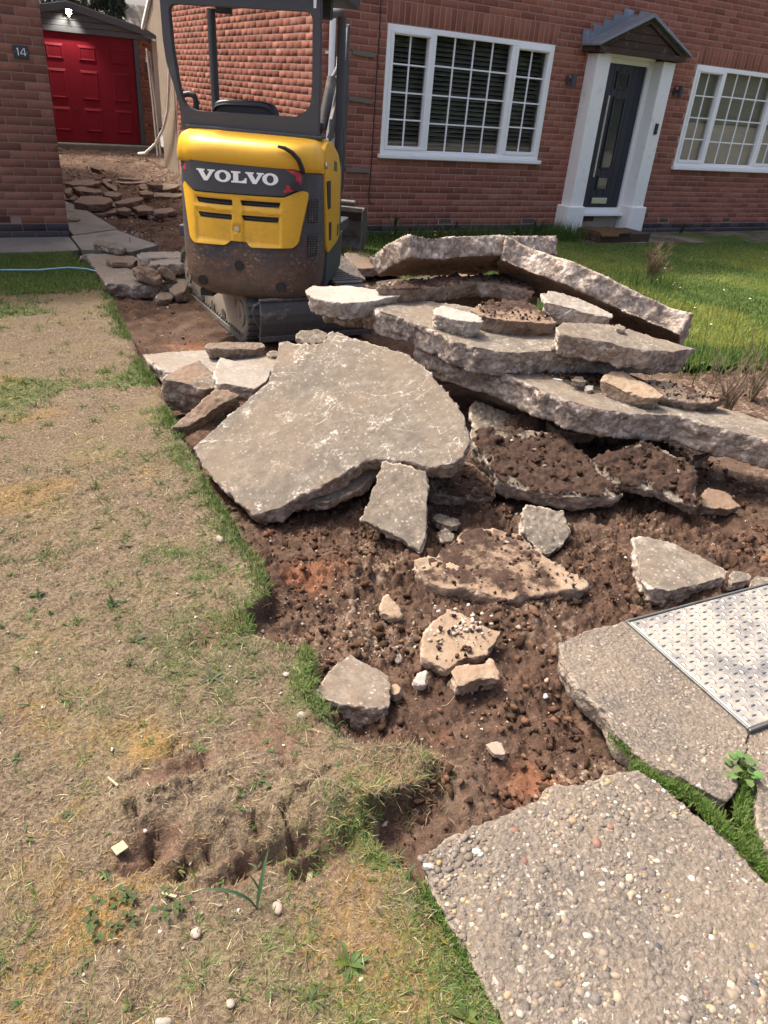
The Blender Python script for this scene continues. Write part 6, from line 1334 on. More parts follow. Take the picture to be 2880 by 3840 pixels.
for key, poly in FP.items():
    k = dict(dirt=.1, rough=1.)
    o = rock('footpath_slab', [(x, y, 0.004 if key != 'f3' else -.004) for x, y in poly], (0, 0, 1), .10, k, 90+len(key)+ord(key[1]), vox=.011, mat=MATS['agg'])
    tag(o, FL[key], 'footpath slab', 'footpath slabs in the foreground')
    pa = np.array(poly); n = {'f1': 3000, 'f2': 800, 'f3': 350}[key]
    x = RNG.uniform(pa[:, 0].min(), pa[:, 0].max(), n); y = RNG.uniform(max(-8.35, pa[:, 1].min()), pa[:, 1].max(), n)
    m = distpoly(x, y, poly) > .006; x, y = x[m], y[m]
    sz = np.clip(RNG.lognormal(math.log(.0052 if key == 'f1' else .0036), .48, len(x)), .002, .0145)
    z = (.004 if key != 'f3' else -.004)+fbm(xy3(x, y)*8, 3, 3)*.002-sz*.20
    cl = PAL[RNG.choice(len(PAL), len(x), p=PW)]*RNG.uniform(.5, .82, (len(x), 1))*np.array([.95, 1., .96])
    if key != 'f1': cl = cl*.6+np.array([.33, .27, .2])*.4
    pb = scatter('exposed_pebbles', np.stack([x, y, z], 1)-np.array(o.location), sz, .48, cl, MATS['stone'], ico, .15, True, o)
# ------------------------------------------------------------------ tread plate cover
def m_plate():
    b = NB('galvanised_plate'); c = b.coord(); n = b.noise(5., 6, .7, c); f = b.noise(55., 5, .7, c)
    col = b.mix(n, (.13, .13, .13), (.22, .215, .205)); dirt = b.ramp(b.math('ADD', n, b.math('MULTIPLY', f, .35)), [(.50, 0.), (.78, .9)])
    col = b.mix(dirt, col, (.30, .265, .215))
    return b.done(col, b.ramp(f, [(.3, .34), (.7, .52)]), b.math('SUBTRACT', .9, b.math('MULTIPLY', dirt, .8)), b.bump(f, .15, .003), .5)
MATS['plate'] = m_plate()
ang = math.atan2(-.062, .562)*0 + math.atan2(-.05, .734)
pc = empty('inspection_cover', (-2.790, -7.172, -.05), ang, 'galvanised tread plate inspection cover set in the footpath', 'cover')
PLW, PLD, PH = .92, .562, .062
b0 = MB().box(.012, PLW-.012, -PLD+.012, -.012, .0, PH).build('plate', MATS['plate'], pc, False, .003, 1)
fr = MB(); fr.box(0, PLW, -.009, 0, -.04, PH+.002); fr.box(0, PLW, -PLD, -PLD+.009, -.04, PH+.002); fr.box(0, .009, -PLD+.009, -.009, -.04, PH+.002); fr.box(PLW-.009, PLW, -PLD+.009, -.009, -.04, PH+.002)
fr.build('frame', m_plain('dull_steel', (.16, .17, .17), .5, .7, .4, 30., .3, .2, .002, (.10, .08, .06), .3, 9.), pc, False, .002, 1)
tv = []; tf = []; nb = 0; st = .0325
for i in range(int(PLW/st)):
    for j in range(int(PLD/st)):
        cx_, cy_ = .03+i*st, -.03-j*st
        if cx_ > PLW-.025 or cy_ < -PLD+.025: continue
        a = math.pi/4+(math.pi/2 if (i+j) % 2 else 0)-math.pi/4*1.0
        L, Wd, H = .0142, .0044, .0036; n = 6; V = []
        for s_ in (-1, 1):
            for q in range(n+1):
                t = -1+2*q/n; V.append((t*L, s_*Wd*(1-t*t), 0))
        for q in range(n+1):
            t = -1+2*q/n; V.append((t*L*.86, 0, H*(1-t**4)))
        F = []
        for q in range(n): F += [(q, q+1, 2*(n+1)+q+1, 2*(n+1)+q), (2*(n+1)+q, 2*(n+1)+q+1, n+1+q+1, n+1+q)]
        V = np.array(V); ca, sa = math.cos(a), math.sin(a)
        tv.append(np.stack([V[:, 0]*ca-V[:, 1]*sa+cx_, V[:, 0]*sa+V[:, 1]*ca+cy_, V[:, 2]+PH], 1)); tf.append(np.array(F)+nb); nb += len(V)
tag(link('raised_treads', np_mesh('raised_treads', np.concatenate(tv), np.concatenate(tf), None, True), m_plain('tread_metal', (.25, .26, .27), .3, 1., .5, 30., .15), pc), kind='stuff')
# ================================================================== PLANTS AND SMALL THINGS
MATS['leaf'] = m_leaf('leaf'); MATS['straw'] = m_vcol('straw', .85, .15)
def blades(name, x, y, z, ln, wd, col, lean, mat, curl=.5, parent=None, kind='stuff', az=None):
    """N curved blades, 5 vertices and 3 triangles each"""
    N = len(x); a = RNG.uniform(0, 2*np.pi, N) if az is None else az
    dx, dy = np.cos(a), np.sin(a); px, py = -dy, dx
    V = np.zeros((N, 5, 3)); l1 = lean; l2 = np.clip(lean+curl*RNG.uniform(-.2, 1., N), 0, 1.75)
    b = np.stack([x, y, z], 1)
    side = RNG.normal(0, .35, N)
    m1 = b+np.stack([dx*np.sin(l1), dy*np.sin(l1), np.cos(l1)], 1)*(ln*.5)[:, None]
    d2x, d2y = np.cos(a+side), np.sin(a+side)
    tp = m1+np.stack([d2x*np.sin(l2), d2y*np.sin(l2), np.cos(l2)], 1)*(ln*.5)[:, None]
    pw = np.stack([px, py, np.zeros(N)], 1)*(wd*.5)[:, None]
    V[:, 0] = b-pw; V[:, 1] = b+pw; V[:, 2] = m1-pw*.85; V[:, 3] = m1+pw*.85; V[:, 4] = tp
    F = (np.arange(N)*5)[:, None, None]+np.array([[0, 1, 3], [0, 3, 2], [2, 3, 4]])[None]
    C = np.repeat(np.concatenate([col, np.ones((N, 1))], 1)[:, None], 5, 1)
    o = link(name, np_mesh(name, V.reshape(-1, 3), F.reshape(-1, 3), {'col': ('FLOAT_COLOR', C.reshape(-1, 4))}), mat, parent)
    if kind: tag(o, kind=kind)
    return o
def pick(n, cols, jit=.2):
    c = np.array(cols)[RNG.integers(len(cols), size=n)]; return np.clip(c*RNG.uniform(1-jit, 1+jit, (n, 1))*RNG.uniform(.93, 1.07, (n, 3)), .004, 1)
DRY = [(.17, .128, .083), (.20, .153, .104), (.136, .098, .064), (.225, .18, .123), (.094, .068, .046), (.178, .128, .078)]
MOSS = [(.21, .135, .036), (.26, .178, .052), (.155, .095, .026), (.24, .172, .07)]
GRN = [(.065, .115, .02), (.095, .155, .03), (.052, .095, .02), (.13, .18, .042), (.11, .15, .052)]
PALE = [(.36, .31, .19), (.44, .38, .24), (.31, .28, .15)]
# ---- dry thatch of the left lawn
def lawn_pts(n, x0, x1, y0, y1):
    x = RNG.uniform(x0, x1, n); y = RNG.uniform(y0, y1, n); s = sd_lawn(x, y)
    m = (s > .0) & ~((y < -7.66) & (x > -3.985)); return x[m], y[m]
XX = []; YY = []
for (n, x0, x1, y0, y1) in ((66000, -5.0, -3.6, -8.2, -6.7), (30000, -4.9, -3.7, -6.7, -5.2), (15000, -4.85, -3.6, -5.2, -3.6), (9000, -4.7, -3.5, -3.6, -1.9)):
    a, b_ = lawn_pts(n, x0, x1, y0, y1); XX.append(a); YY.append(b_)
x = np.concatenate(XX); y = np.concatenate(YY); n = len(x)
ms = a_moss(x, y)+RNG.normal(0, .25, n); br = a_bare(x, y)+RNG.normal(0, .2, n)
kp = (br < .6) & (RNG.random(n) < .72); x, y, ms = x[kp], y[kp], ms[kp]; n = len(x)
col = np.where((ms > .62)[:, None], pick(n, MOSS), pick(n, DRY)); pl_ = RNG.random(n) < .025; col[pl_] = pick(pl_.sum(), PALE)
dist = np.hypot(x-CAM.x, y-CAM.y)
ln = RNG.uniform(.006, .020, n); ln[pl_] *= 2.2; wd = RNG.uniform(.0009, .0018, n)*np.clip(dist/2.2, 1, 2.6)
tag(blades('dry_thatch', x, y, h_all(x, y)+.001, ln, wd, col, np.clip(RNG.normal(1.32, .22, n), .4, 1.6), MATS['straw'], 1.1), 'dry brown thatch and yellow moss of the dying lawn', 'thatch')
# ---- living grass on the left lawn, in tufts
tx, ty = [], []
for (nt, x0, x1, y0, y1) in ((420, -5.0, -3.6, -8.2, -6.6), (420, -4.9, -3.6, -6.6, -5.0), (420, -4.9, -3.5, -5., -2.)):
    a, b_ = lawn_pts(nt*6, x0, x1, y0, y1); p = a_lush(a, b_)*1.3+.10; q = RNG.random(len(a)) < p*.75; tx.append(a[q][:nt*3]); ty.append(b_[q][:nt*3])
tx = np.concatenate(tx); ty = np.concatenate(ty); per = RNG.integers(6, 26, len(tx)); idx = np.repeat(np.arange(len(tx)), per); n = len(idx)
r = np.abs(RNG.normal(0, .018, n)); a = RNG.uniform(0, 6.28, n); x = tx[idx]+r*np.cos(a); y = ty[idx]+r*np.sin(a)
kp = sd_lawn(x, y) > -.012; x, y, a = x[kp], y[kp], a[kp]; n = len(x)
dist = np.hypot(x-CAM.x, y-CAM.y)
tag(blades('green_tufts', x, y, h_all(x, y), RNG.uniform(.012, .038, n), RNG.uniform(.0013, .0024, n)*np.clip(dist/2.2, 1, 2.2), pick(n, GRN+[(.16, .17, .06)]), np.clip(RNG.normal(.95, .3, n), .1, 1.5), MATS['leaf'], .5, az=a), 'scattered green grass tufts in the dying lawn', 'grass')
# ---- shaded green band by the neighbour's path, and the living fringe at the cut edge
a, b_ = lawn_pts(26000, -5.2, -3.5, -2.05, -.48); n = len(a)
b_ = b_-RNG.exponential(.05, n)
fy = RNG.uniform(-7.3, -2., 5500); keepf = fbm(np.stack([fy*2.2, fy*0, fy*0], 1), 2, 63) > -.12; fy = fy[keepf]; fx = bx(fy)-np.abs(RNG.normal(0, .035, len(fy)))+.006
x = np.concatenate([a, fx]); y = np.concatenate([b_, fy]); n = len(x)
tag(blades('green_fringe', x, y, h_all(x, y)-.002, RNG.uniform(.02, .05, n), RNG.uniform(.0022, .0042, n), pick(n, GRN[:4]), np.clip(RNG.normal(.6, .35, n), .0, 1.4), MATS['leaf'], .6), 'green grass by the neighbour path and along the cut lawn edge', 'grass')
# ---- right lawn
XX, YY = [], []
for (n, x0, x1, y0, y1) in ((46000, -.8, 4.2, -5.6, -3.6), (44000, -.9, 5.6, -3.6, -2.0), (40000, -.9, 7.6, -2.0, -.1)):
    XX.append(RNG.uniform(x0, x1, n)); YY.append(RNG.uniform(y0, y1, n))
x = np.concatenate(XX); y = np.concatenate(YY); m = (distpoly(x, y, RL) > RNG.normal(-.01, .025, len(x))) & ~((x > 2.85) & (y > -.74-.05*(x-3))) ; x, y = x[m], y[m]; n = len(x)
pt = fbm(xy3(x, y)*.9, 3, 81); col = pick(n, GRN[:3]); yl = smooth(-.15, .35, pt)[:, None]*.75; col = col*(1-yl)+pick(n, [(.27, .29, .05), (.21, .25, .045), (.30, .29, .07)])*yl
longer = np.clip(smooth(1.6, .2, x+.25*y+fbm(xy3(x, y)*1.2, 2, 83)*.5)+smooth(-.55, -.1, y)*1.2+smooth(.35, .0, distpoly(x, y, RL))*.5, 0, 1.6)
ln = RNG.uniform(.022, .045, n)*(1+1.5*longer*RNG.random(n))
tag(blades('lawn_grass', x, y, np.full(n, .0)+fbm(xy3(x, y)*1.5, 3, 71)*.015, ln, RNG.uniform(.004, .0075, n), col, np.clip(RNG.normal(.55, .35, n), 0, 1.4), MATS['leaf'], .8), 'lush green lawn in front of the red brick house', 'grass')
# tall unmown grass
def tall(cx, cy, rx, ry, n, l0, l1, w=.006):
    x = RNG.normal(cx, rx, n); y = RNG.normal(cy, ry, n); y = np.minimum(y, -.03); return x, y, RNG.uniform(l0, l1, n), RNG.uniform(w*.6, w, n)
T = [tall(1.2, -.22, 1.2, .12, 2600, .08, .26), tall(2.75, -.35, .16, .14, 900, .14, .34), tall(1.75, -2.9, .22, .2, 900, .08, .24), tall(.9, -3.0, .35, .5, 1500, .07, .20), tall(-.1, -4.6, .25, .25, 600, .06, .16), tall(.5, -5.1, .4, .1, 700, .06, .17)]
x, y, ln, wd = [np.concatenate(t) for t in zip(*T)]; n = len(x)
tag(blades('tall_grass', x, y, np.zeros(n)-.01, ln, wd, pick(n, GRN[:4]), np.clip(np.abs(RNG.normal(0, .45, n)), 0, 1.3), MATS['leaf'], .9), 'tall unmown grass along the brick wall and lawn edge', 'grass')
# ---- green moss and weeds in the path cracks
def along(pts, n, w):
    P = np.array(pts); L = np.cumsum(np.r_[0, np.hypot(*np.diff(P, axis=0).T)]); t = RNG.uniform(0, L[-1], n)
    return np.interp(t, L, P[:, 0])+RNG.normal(0, w, n), np.interp(t, L, P[:, 1])+RNG.normal(0, w, n)
cr = [along([(-3.232, -7.665), (-3.215, -7.74), (-3.16, -7.80), (-3.17, -7.9), (-3.175, -8.1), (-3.165, -8.3)], 4600, .011), along([(-2.93, -7.80), (-3.02, -7.87), (-3.10, -7.92), (-3.14, -8.0)], 1300, .009), along([(-3.98, -7.72), (-3.995, -7.9), (-4.01, -8.05), (-4.03, -8.3)], 4200, .022), along([(-3.19, -7.56), (-3.20, -7.62)], 450, .016)]
x, y = [np.concatenate(t) for t in zip(*cr)]; n = len(x)
tag(blades('crack_moss', x, y, np.full(n, -.02), RNG.uniform(.016, .036, n), RNG.uniform(.002, .0042, n), pick(n, [(.075, .135, .022), (.10, .165, .03), (.055, .10, .02), (.13, .18, .05)]), np.clip(RNG.normal(.6, .4, n), 0, 1.45), MATS['leaf'], .5), 'bright green moss and grass growing in the path cracks', 'moss')
# turf clump flopped into the trench, roots and fibres on torn edges
x = RNG.normal(-3.85, .07, 1500); y = RNG.normal(-7.40, .045, 1500); n = 1500
tag(blades('torn_turf_fibres', x, y, h_all(x, y), RNG.uniform(.015, .05, n), RNG.uniform(.0009, .002, n), np.where((RNG.random(n) < .18)[:, None], pick(n, GRN), pick(n, [(.20, .135, .08), (.14, .09, .055), (.28, .20, .12)])), np.clip(RNG.normal(1.1, .4, n), 0, 1.7), MATS['straw'], .6), 'torn turf with hanging roots at the trench edge', 'turf')
# ---- leafy weeds
def leaf_strip(mb_v, mb_f, mb_c, base, az, L, W, lift, droop, col, fold=.25, n=7, wav=0.):
    b0 = len(mb_v); d = Vector((math.cos(az), math.sin(az), 0)); s = Vector((-d.y, d.x, 0)); p = Vector(base); ang = lift
    for i in range(n+1):
        t = i/n; w_ = W*math.sin(math.pi*min(1, .12+t*.88))**.8*(1-.15*t)*(1+wav*math.sin(i*2.1))
        if i == n: w_ *= .15
        up = Vector((0, 0, 1))
        mb_v += [tuple(p-s*w_+up*w_*fold), tuple(p), tuple(p+s*w_+up*w_*fold)]; mb_c += [col]*3
        p = p+(d*math.cos(ang)+up*math.sin(ang))*(L/n); ang -= droop/n
    for i in range(n):
        a = b0+i*3; mb_f += [(a, a+1, a+4, a+3), (a+1, a+2, a+5, a+4)]
def plant(name, loc, specs, label, cat, group=None):
    V, F, C = [], [], []
    for sp_ in specs: leaf_strip(V, F, C, *sp_)
    me = np_mesh(name, V, F, {'col': ('FLOAT_COLOR', np.array([(*c, 1) for c in C]))}, True)
    e = link(name, me, MATS['leaf'], None, loc); tag(e, label, cat, group); return e
_zx = np.arange(-5.1, -2.9, .02); _zy = np.arange(-8.5, -5., .02); _gx, _gy = np.meshgrid(_zx, _zy); _zz = h_all(_gx.ravel(), _gy.ravel()).reshape(_gx.shape)
def zat(x, y): return float(_zz[min(len(_zy)-1, max(0, int(round((y+8.5)/.02)))), min(len(_zx)-1, max(0, int(round((x+5.1)/.02))))])
def rosette(x, y, n, L, W, col, label, wav=.3):
    sp_ = []
    for k in range(n):
        az = 2*math.pi*k/n+random.uniform(-.7, .7); l = L*random.uniform(.35, 1.0); c = tuple(v*random.uniform(.45, .95) for v in col)
        sp_.append(((0, 0, 0), az, l, W*random.uniform(.7, 1.1), random.uniform(.1, .9), random.uniform(.4, 1.5), c, .25, 7, wav))
    plant('weed_rosette', (x, y, zat(x, y)), sp_, label, 'weed', 'weeds in the dying lawn')
rosette(-4.40, -6.37, 18, .05, .005, (.05, .09, .02), 'dark jagged weed rosette alone on the bare lawn, highest of the group')
rosette(-4.17, -6.65, 16, .05, .0035, (.07, .12, .03), 'green weed tuft beside the dark hole in the lawn')
rosette(-4.37, -6.60, 7, .06, .007, (.08, .11, .04), 'weed with broad loose leaves left of the lawn hole')
rosette(-4.20, -6.86, 9, .055, .006, (.09, .13, .06), 'pale grey green weed rosette near the square slab')
rosette(-4.62, -6.23, 16, .05, .006, (.06, .10, .025), 'low green weed patch near the left edge of the lawn')
rosette(-4.20, -7.80, 26, .065, .0055, (.11, .16, .035), 'bright narrow leaved plantain in the near lawn', .05)
rosette(-4.04, -8.0, 14, .055, .008, (.085, .13, .025), 'broad leaved weed hugging the near slab edge', .1)
V, F, C = [], [], []
_wa, _wb = lawn_pts(270, -4.95, -3.9, -8.1, -5.2)
for k in range(len(_wa)):
    a, b_ = _wa[k:k+1], _wb[k:k+1]
    h0 = zat(a[0], b_[0]); sc0 = random.uniform(.35, 1.)
    for q in range(random.randint(3, 8)): leaf_strip(V, F, C, (a[0]+random.gauss(0, .006), b_[0]+random.gauss(0, .006), h0), random.uniform(0, 6.28), .038*sc0*random.uniform(.5, 1.2), .0022*random.uniform(.6, 1.6), random.uniform(.0, .9), random.uniform(.2, 1.3), tuple(v*random.uniform(.6, 1.2) for v in (.07, .105, .028)), .25, 5, .3)
o = link('small_weeds', np_mesh('small_weeds', V, F, {'col': ('FLOAT_COLOR', np.array([(*c, 1) for c in C]))}, True), MATS['leaf']); tag(o, 'tiny green weeds sprouting all over the dying lawn', 'weeds', kind='stuff')
plant('bulb_shoot', (-4.335, -7.605, zat(-4.335, -7.605)), [((0, 0, 0), 2.7, .17, .0045, 1.25, 1.75, (.035, .075, .035), .3, 12, 0), ((0, 0, 0), .9, .13, .005, 1.1, .6, (.045, .09, .04), .3, 10, 0), ((.01, .01, .05), 2.2, .05, .003, 1.1, .4, (.06, .10, .04), .3, 6, 0)], 'lone bulb shoot with two bent dark green leaves', 'plant')
def clover(x, y, n, r, label):
    sp_ = []
    for k in range(n):
        a = random.uniform(0, 6.28); rr = r*math.sqrt(random.random()); cx_, cy_ = rr*math.cos(a), rr*math.sin(a); h_ = random.uniform(.004, .02); c = (.035*random.uniform(.7, 1.4), .065*random.uniform(.7, 1.3), .008)
        for j in range(3): sp_.append(((cx_, cy_, h_), a+j*2.1, .009, .0042, .15, .3, c, .15, 4, 0))
    plant('clover_patch', (x, y, zat(x, y)), sp_, label, 'clover', 'clover in the near lawn')['kind'] = 'stuff'
clover(-4.62, -7.49, 34, .06, 'small clover patch in the near left lawn'); clover(-4.50, -7.52, 14, .04, 'sparse clover patch right of the other one in the near lawn')
clover(-4.03, -8.12, 40, .05, 'dense clover beside the near slab edge at the bottom')
# lobed weed in the crack
sp_ = []
for k in range(16):
    a = random.uniform(0, 6.28); rr = .035*math.sqrt(random.random()); sp_.append(((rr*math.cos(a), rr*math.sin(a), random.uniform(.01, .05)), a, .028, .013, .3, .7, (.10*random.uniform(.8, 1.2), .17*random.uniform(.8, 1.2), .05), .2, 5, .3))
plant('crack_weed', (-2.985, -7.83, -.01), sp_, 'pale green lobed weed growing in the slab crack', 'weed')
# wall-foot weeds
for (x, y, n, h_, lab) in ((.15, -.22, 10, .34, 'thin tall weed against the wall left of the window'), (1.05, -.22, 16, .24, 'leafy weed against the wall under the middle of the window'), (2.05, -.25, 12, .22, 'leafy weed against the wall near the right end of the window'), (2.40, -.24, 18, .27, 'bushy dark weed against the wall left of the white door pier'), (5.35, -.14, 9, .16, 'low weed at the plinth under the right window')):
    sp_ = []
    for k in range(n):
        a = random.uniform(0, 6.28); zz = random.uniform(.0, .6)*h_; sp_.append(((.05*math.cos(a)*random.random(), .03*math.sin(a), zz), a, random.uniform(.5, .9)*h_*.8, .014, random.uniform(.5, 1.35), random.uniform(.4, 1.2), (.045*random.uniform(.7, 1.5), .085*random.uniform(.7, 1.4), .025), .2, 6, .2))
    plant('wall_weed', (x, y, 0), sp_, lab, 'weed', 'weeds at the foot of the brick wall')
# dandelions and daisies
yel = m_plain('dandelion_yellow', (.75, .52, .02), .7, 0, .2, 90., .15); whp = m_plain('daisy_white', (.82, .82, .78), .7); stm_ = m_plain('green_stem', (.07, .12, .03), .6)
def flower(name, x, y, h_, r_, mat, lab, cat, grp, cen=None):
    e = empty(name, (x, y, 0), 0, lab, cat, grp)
    MB().tube([(0, 0, 0), (.004, 0, h_)], .0022, 5).build('stem', stm_, e)
    V = [(0.004, 0, h_+.006)]; F = []; n = 14
    for k in range(n):
        a = 2*math.pi*k/n; rr = r_*(1 if k % 2 == 0 else .72); V.append((.004+rr*math.cos(a), rr*math.sin(a), h_+.002*(k % 2)))
    F = [(0, 1+k, 1+(k+1) % n) for k in range(n)]+[tuple(range(n, 0, -1))]
    MB().add(V, F).build('petals', mat, e)
    if cen: MB().lathe([(r_*.35, h_+.003), (r_*.2, h_+.010)], 8, (.004, 0, 0)).build('centre', cen, e)
for (x, y, lab) in ((.69, -.30, 'left of the three dandelions under the window'), (.90, -.22, 'upper right of the three dandelions under the window'), (.57, -.50, 'lowest of the three dandelions under the window'), (1.89, -.37, 'dandelion in front of the weeds left of the door, nearer the wall'), (1.54, -.81, 'dandelion left of the door, further out from the wall'), (.09, -.28, 'single dandelion by the thin tall weed'),
    (-.61, -1.80, 'rightmost dandelion in the clump beside the bucket'), (-.70, -1.66, 'topmost dandelion in the clump beside the bucket'), (-.72, -2.02, 'lowest dandelion in the clump beside the bucket'), (-.55, -1.98, 'middle dandelion in the clump beside the bucket'), (.39, -3.64, 'lone dandelion behind the sloping top slab')): flower('dandelion', x, y, random.uniform(.09, .13), .022, yel, 'yellow '+lab, 'flower', 'dandelions')
for (x, y) in ((4.77, -2.07), (2.62, -2.34), (1.95, -2.85), (1.96, -3.06), (1.95, -3.17), (2.08, -2.98), (2.39, -3.37), (2.33, -3.74), (1.02, -4.35), (1.34, -3.89)): flower('daisy', x, y, random.uniform(.035, .05), .012, whp, 'tiny white daisy in the right lawn', 'flower', 'daisies in the lawn', yel)
# dried shrub
def twigs(name, loc, n, h_, spread, col, label, cat, seg=4, r0=.006, subs=5):
    e = empty(name, loc, 0, label, cat); mt_ = m_plain(name+'_bark', col, .85, 0, .1, 60., .3)
    mb = MB(); fine = MB()
    for k in range(n):
        a = random.uniform(0, 6.28); L = h_*random.uniform(.5, 1.); p = Vector((random.uniform(-.02, .02), random.uniform(-.02, .02), 0)); d = Vector((math.cos(a)*spread, math.sin(a)*spread, 1)).normalized(); pts = [p.copy()]
        for i in range(seg):
            d = (d+Vector((random.uniform(-.25, .25), random.uniform(-.25, .25), random.uniform(-.1, .2)))).normalized(); p = p+d*L/seg; pts.append(p.copy())
            for q in range(subs):
                dd = (d+Vector((random.uniform(-1, 1), random.uniform(-1, 1), random.uniform(-.2, .8)))).normalized(); q0 = p-d*L/seg*random.random(); l2 = L*random.uniform(.10, .24)
                fine.tube([q0, q0+dd*l2*.5, q0+(dd+Vector((0, 0, random.uniform(-.3, .5)))).normalized()*l2], [r0*.3, r0*.22, r0*.12], 3, False)
        mb.tube(pts, [r0*(1-.75*i/seg) for i in range(seg+1)], 5)
    mb.build('branches', mt_, e); tag(fine.build('twigs', mt_, e), kind='stuff')
    return e
twigs('dried_shrub', (1.8, -2.88, 0), 20, .50, .34, (.23, .165, .11), 'small dried brown shrub standing in the right lawn', 'shrub', 5, .006, 12)
twigs('dead_stalks', (-.42, -5.72, -.05), 14, .52, .40, (.20, .155, .11), 'tangle of dead grey stalks at the right edge behind the jutting slab', 'plant', 5, .005, 5)
twigs('dead_stalks', (-.05, -5.62, -.05), 12, .60, .34, (.19, .15, .10), 'taller dead seed stalks at the far right lawn corner', 'plant', 6, .005, 5)
for (x, y, h_, dx, lab) in ((-.62, -5.55, .50, .02, 'thin green stem rising alone left of the dead stalks'), (-.28, -5.48, .60, .05, 'tall green stem between the dead stalks')):
    tag(MB().tube([(x, y, -.05), (x+dx, y, h_*.5), (x+dx*.4, y+.02, h_), (x+.05, y+.03, h_+.06)], [.004, .003, .002, .001], 5).build('green_stem', stm_), lab, 'stem')
# seed head on the far right
sh_ = [(-.06+random.gauss(0, .03), -5.6+random.gauss(0, .03), .66+random.gauss(0, .012)) for _ in range(60)]
scatter('seed_head', np.array(sh_), np.full(60, .006), 1., pick(60, [(.20, .16, .12), (.15, .12, .09)]), MATS['stone'], ico, .5, False); o = bpy.data.objects['seed_head']; tag(o, 'flat brown seed head on a dead stalk at the right edge', 'seed head')
plant('arched_leaf', (-.68, -5.80, -.04), [((0, 0, 0), 1.2, .30, .008, 1.45, 2.9, (.09, .14, .05), .3, 12, 0), ((.02, 0, 0), .3, .26, .007, 1.4, 2.7, (.11, .15, .06), .3, 12, 0)], 'pair of arched green leaves behind the jutting slab', 'plant')
# ---- gravel, clods and stones in the dug soil
src = HULL
def dig_pts(n, fun):
    x = RNG.uniform(-4.0, -1.2, n); y = RNG.uniform(-7.65, -5.5, n); p = fun(x, y); m = (sd_lawn(x, y) < -.01) & (RNG.random(n) < p) & ~inpoly(x, y, FP['f1']) & ~inpoly(x, y, FP['f2'])
    return x[m], y[m]
x, y = dig_pts(19000, lambda x, y: .04+gau(x, y, -3.52, -6.72, .25, .30, .18)+gau(x, y, -3.3, -7.25, .25, .16, .1)+gau(x, y, -3.5, -6.95, .3, .16, .15)+gau(x, y, -3.62, -6.55, .2, .2)+smooth(-2.1, -1.4, x)*.05)
n = len(x); sz = np.clip(RNG.lognormal(math.log(.0042), .55, n), .002, .016)
STP = [(.36, .29, .23), (.29, .225, .175), (.38, .325, .27), (.24, .175, .135), (.44, .40, .35), (.32, .24, .175), (.18, .13, .10)]
scatter('trench_gravel', np.stack([x, y, h_all(x, y)+sz*.25], 1), sz, .8, pick(n, STP), MATS['stone'], src, .6, sm=False)
tag(bpy.data.objects['trench_gravel'], 'pale gravel strewn over the dug soil', 'gravel')
x, y = dig_pts(36000, lambda x, y: .10+smooth(-.05, .35, fbm(xy3(x, y)*4.2, 3, 44))*.5); n = len(x)
sz = np.clip(RNG.lognormal(math.log(.0042), .85, n), .0018, .032)
def clod_mat():
    b = NB('clod'); c = b.coord(); nn = b.noise(120., 4, .7, c); col = b.attr('col', out='Color'); return b.done(b.mix(b.math('MULTIPLY', nn, .5), col, (.05, .028, .018)), .98, 0, b.bump(nn, 1., .01), .08)
MATS['clod'] = clod_mat()
scatter('soil_clods', np.stack([x, y, h_all(x, y)+sz*.2], 1), sz, .8, pick(n, [SOIL, SOIL2, (.13, .075, .048), (.085, .048, .03), (.19, .105, .065)]), MATS['clod'], src, .9, sm=False)
tag(bpy.data.objects['soil_clods'], 'crumbled clods of dug brown soil', 'soil')
# coarser rubble on the shaded drive and round the far side of the trench
def far_pts(n, x0, x1, y0, y1):
    x = RNG.uniform(x0, x1, n); y = RNG.uniform(y0, y1, n); m = sd_lawn(x, y) < -.02; return x[m], y[m]
X1 = [far_pts(1500, -3.5, -.9, 1.0, 6.2), far_pts(900, -3.5, -.9, 6.2, 9.8), far_pts(500, -3.7, -2.5, -4.2, -2.), far_pts(500, -3.5, -2.6, -1, 1.), far_pts(700, -1.5, 1.4, -6.4, -5.0), far_pts(300, -1.4, -.8, -3., -1.)]
x, y = [np.concatenate(t) for t in zip(*X1)]; n = len(x); sz = np.clip(RNG.lognormal(math.log(.011), .5, n), .004, .035); sz = np.where((y < -1.5), sz*.6, sz)
cl = np.where((y > 6.2)[:, None], pick(n, [(.19, .14, .09), (.23, .17, .11), (.15, .105, .07)]), np.where((RNG.random(n) < .45)[:, None], pick(n, STP), pick(n, [SOIL, SOIL2, (.10, .065, .05)])))
scatter('drive_rubble', np.stack([x, y, h_all(x, y)+sz*.2], 1), sz, .65, cl, MATS['stone'], src, .5, sm=False)
tag(bpy.data.objects['drive_rubble'], 'loose stones and crumbled concrete over the dug drive', 'rubble')
# pebbles on the tan slab and soil crumbs on slabs
x = RNG.normal(-3.33, .055, 90); y = RNG.normal(-6.93, .045, 90); sz = RNG.uniform(.004, .010, 90)
scatter('slab_pebbles', np.stack([x, y, np.full(90, -.012)], 1), sz, .85, pick(90, STP[:5]), MATS['stone'], ico, .6); tag(bpy.data.objects['slab_pebbles'], 'small pebbles lying on the tan slab in the trench', 'pebbles')
tt = RNG.uniform(0, 1, 700); x = -1.95+tt*.55+RNG.normal(0, .06, 700); y = -5.72-tt*.35+RNG.normal(0, .05, 700); z = .385-.09*(x+2.1)
scatter('slab_soil', np.stack([x, y, z-.01], 1), np.clip(RNG.lognormal(math.log(.010), .4, 700), .004, .025), .7, pick(700, [SOIL, SOIL2, (.13, .075, .048)]), MATS['clod'], src, .8, sm=False); tag(bpy.data.objects['slab_soil'], 'crumbs of soil spilt on the long jutting slab', 'soil')
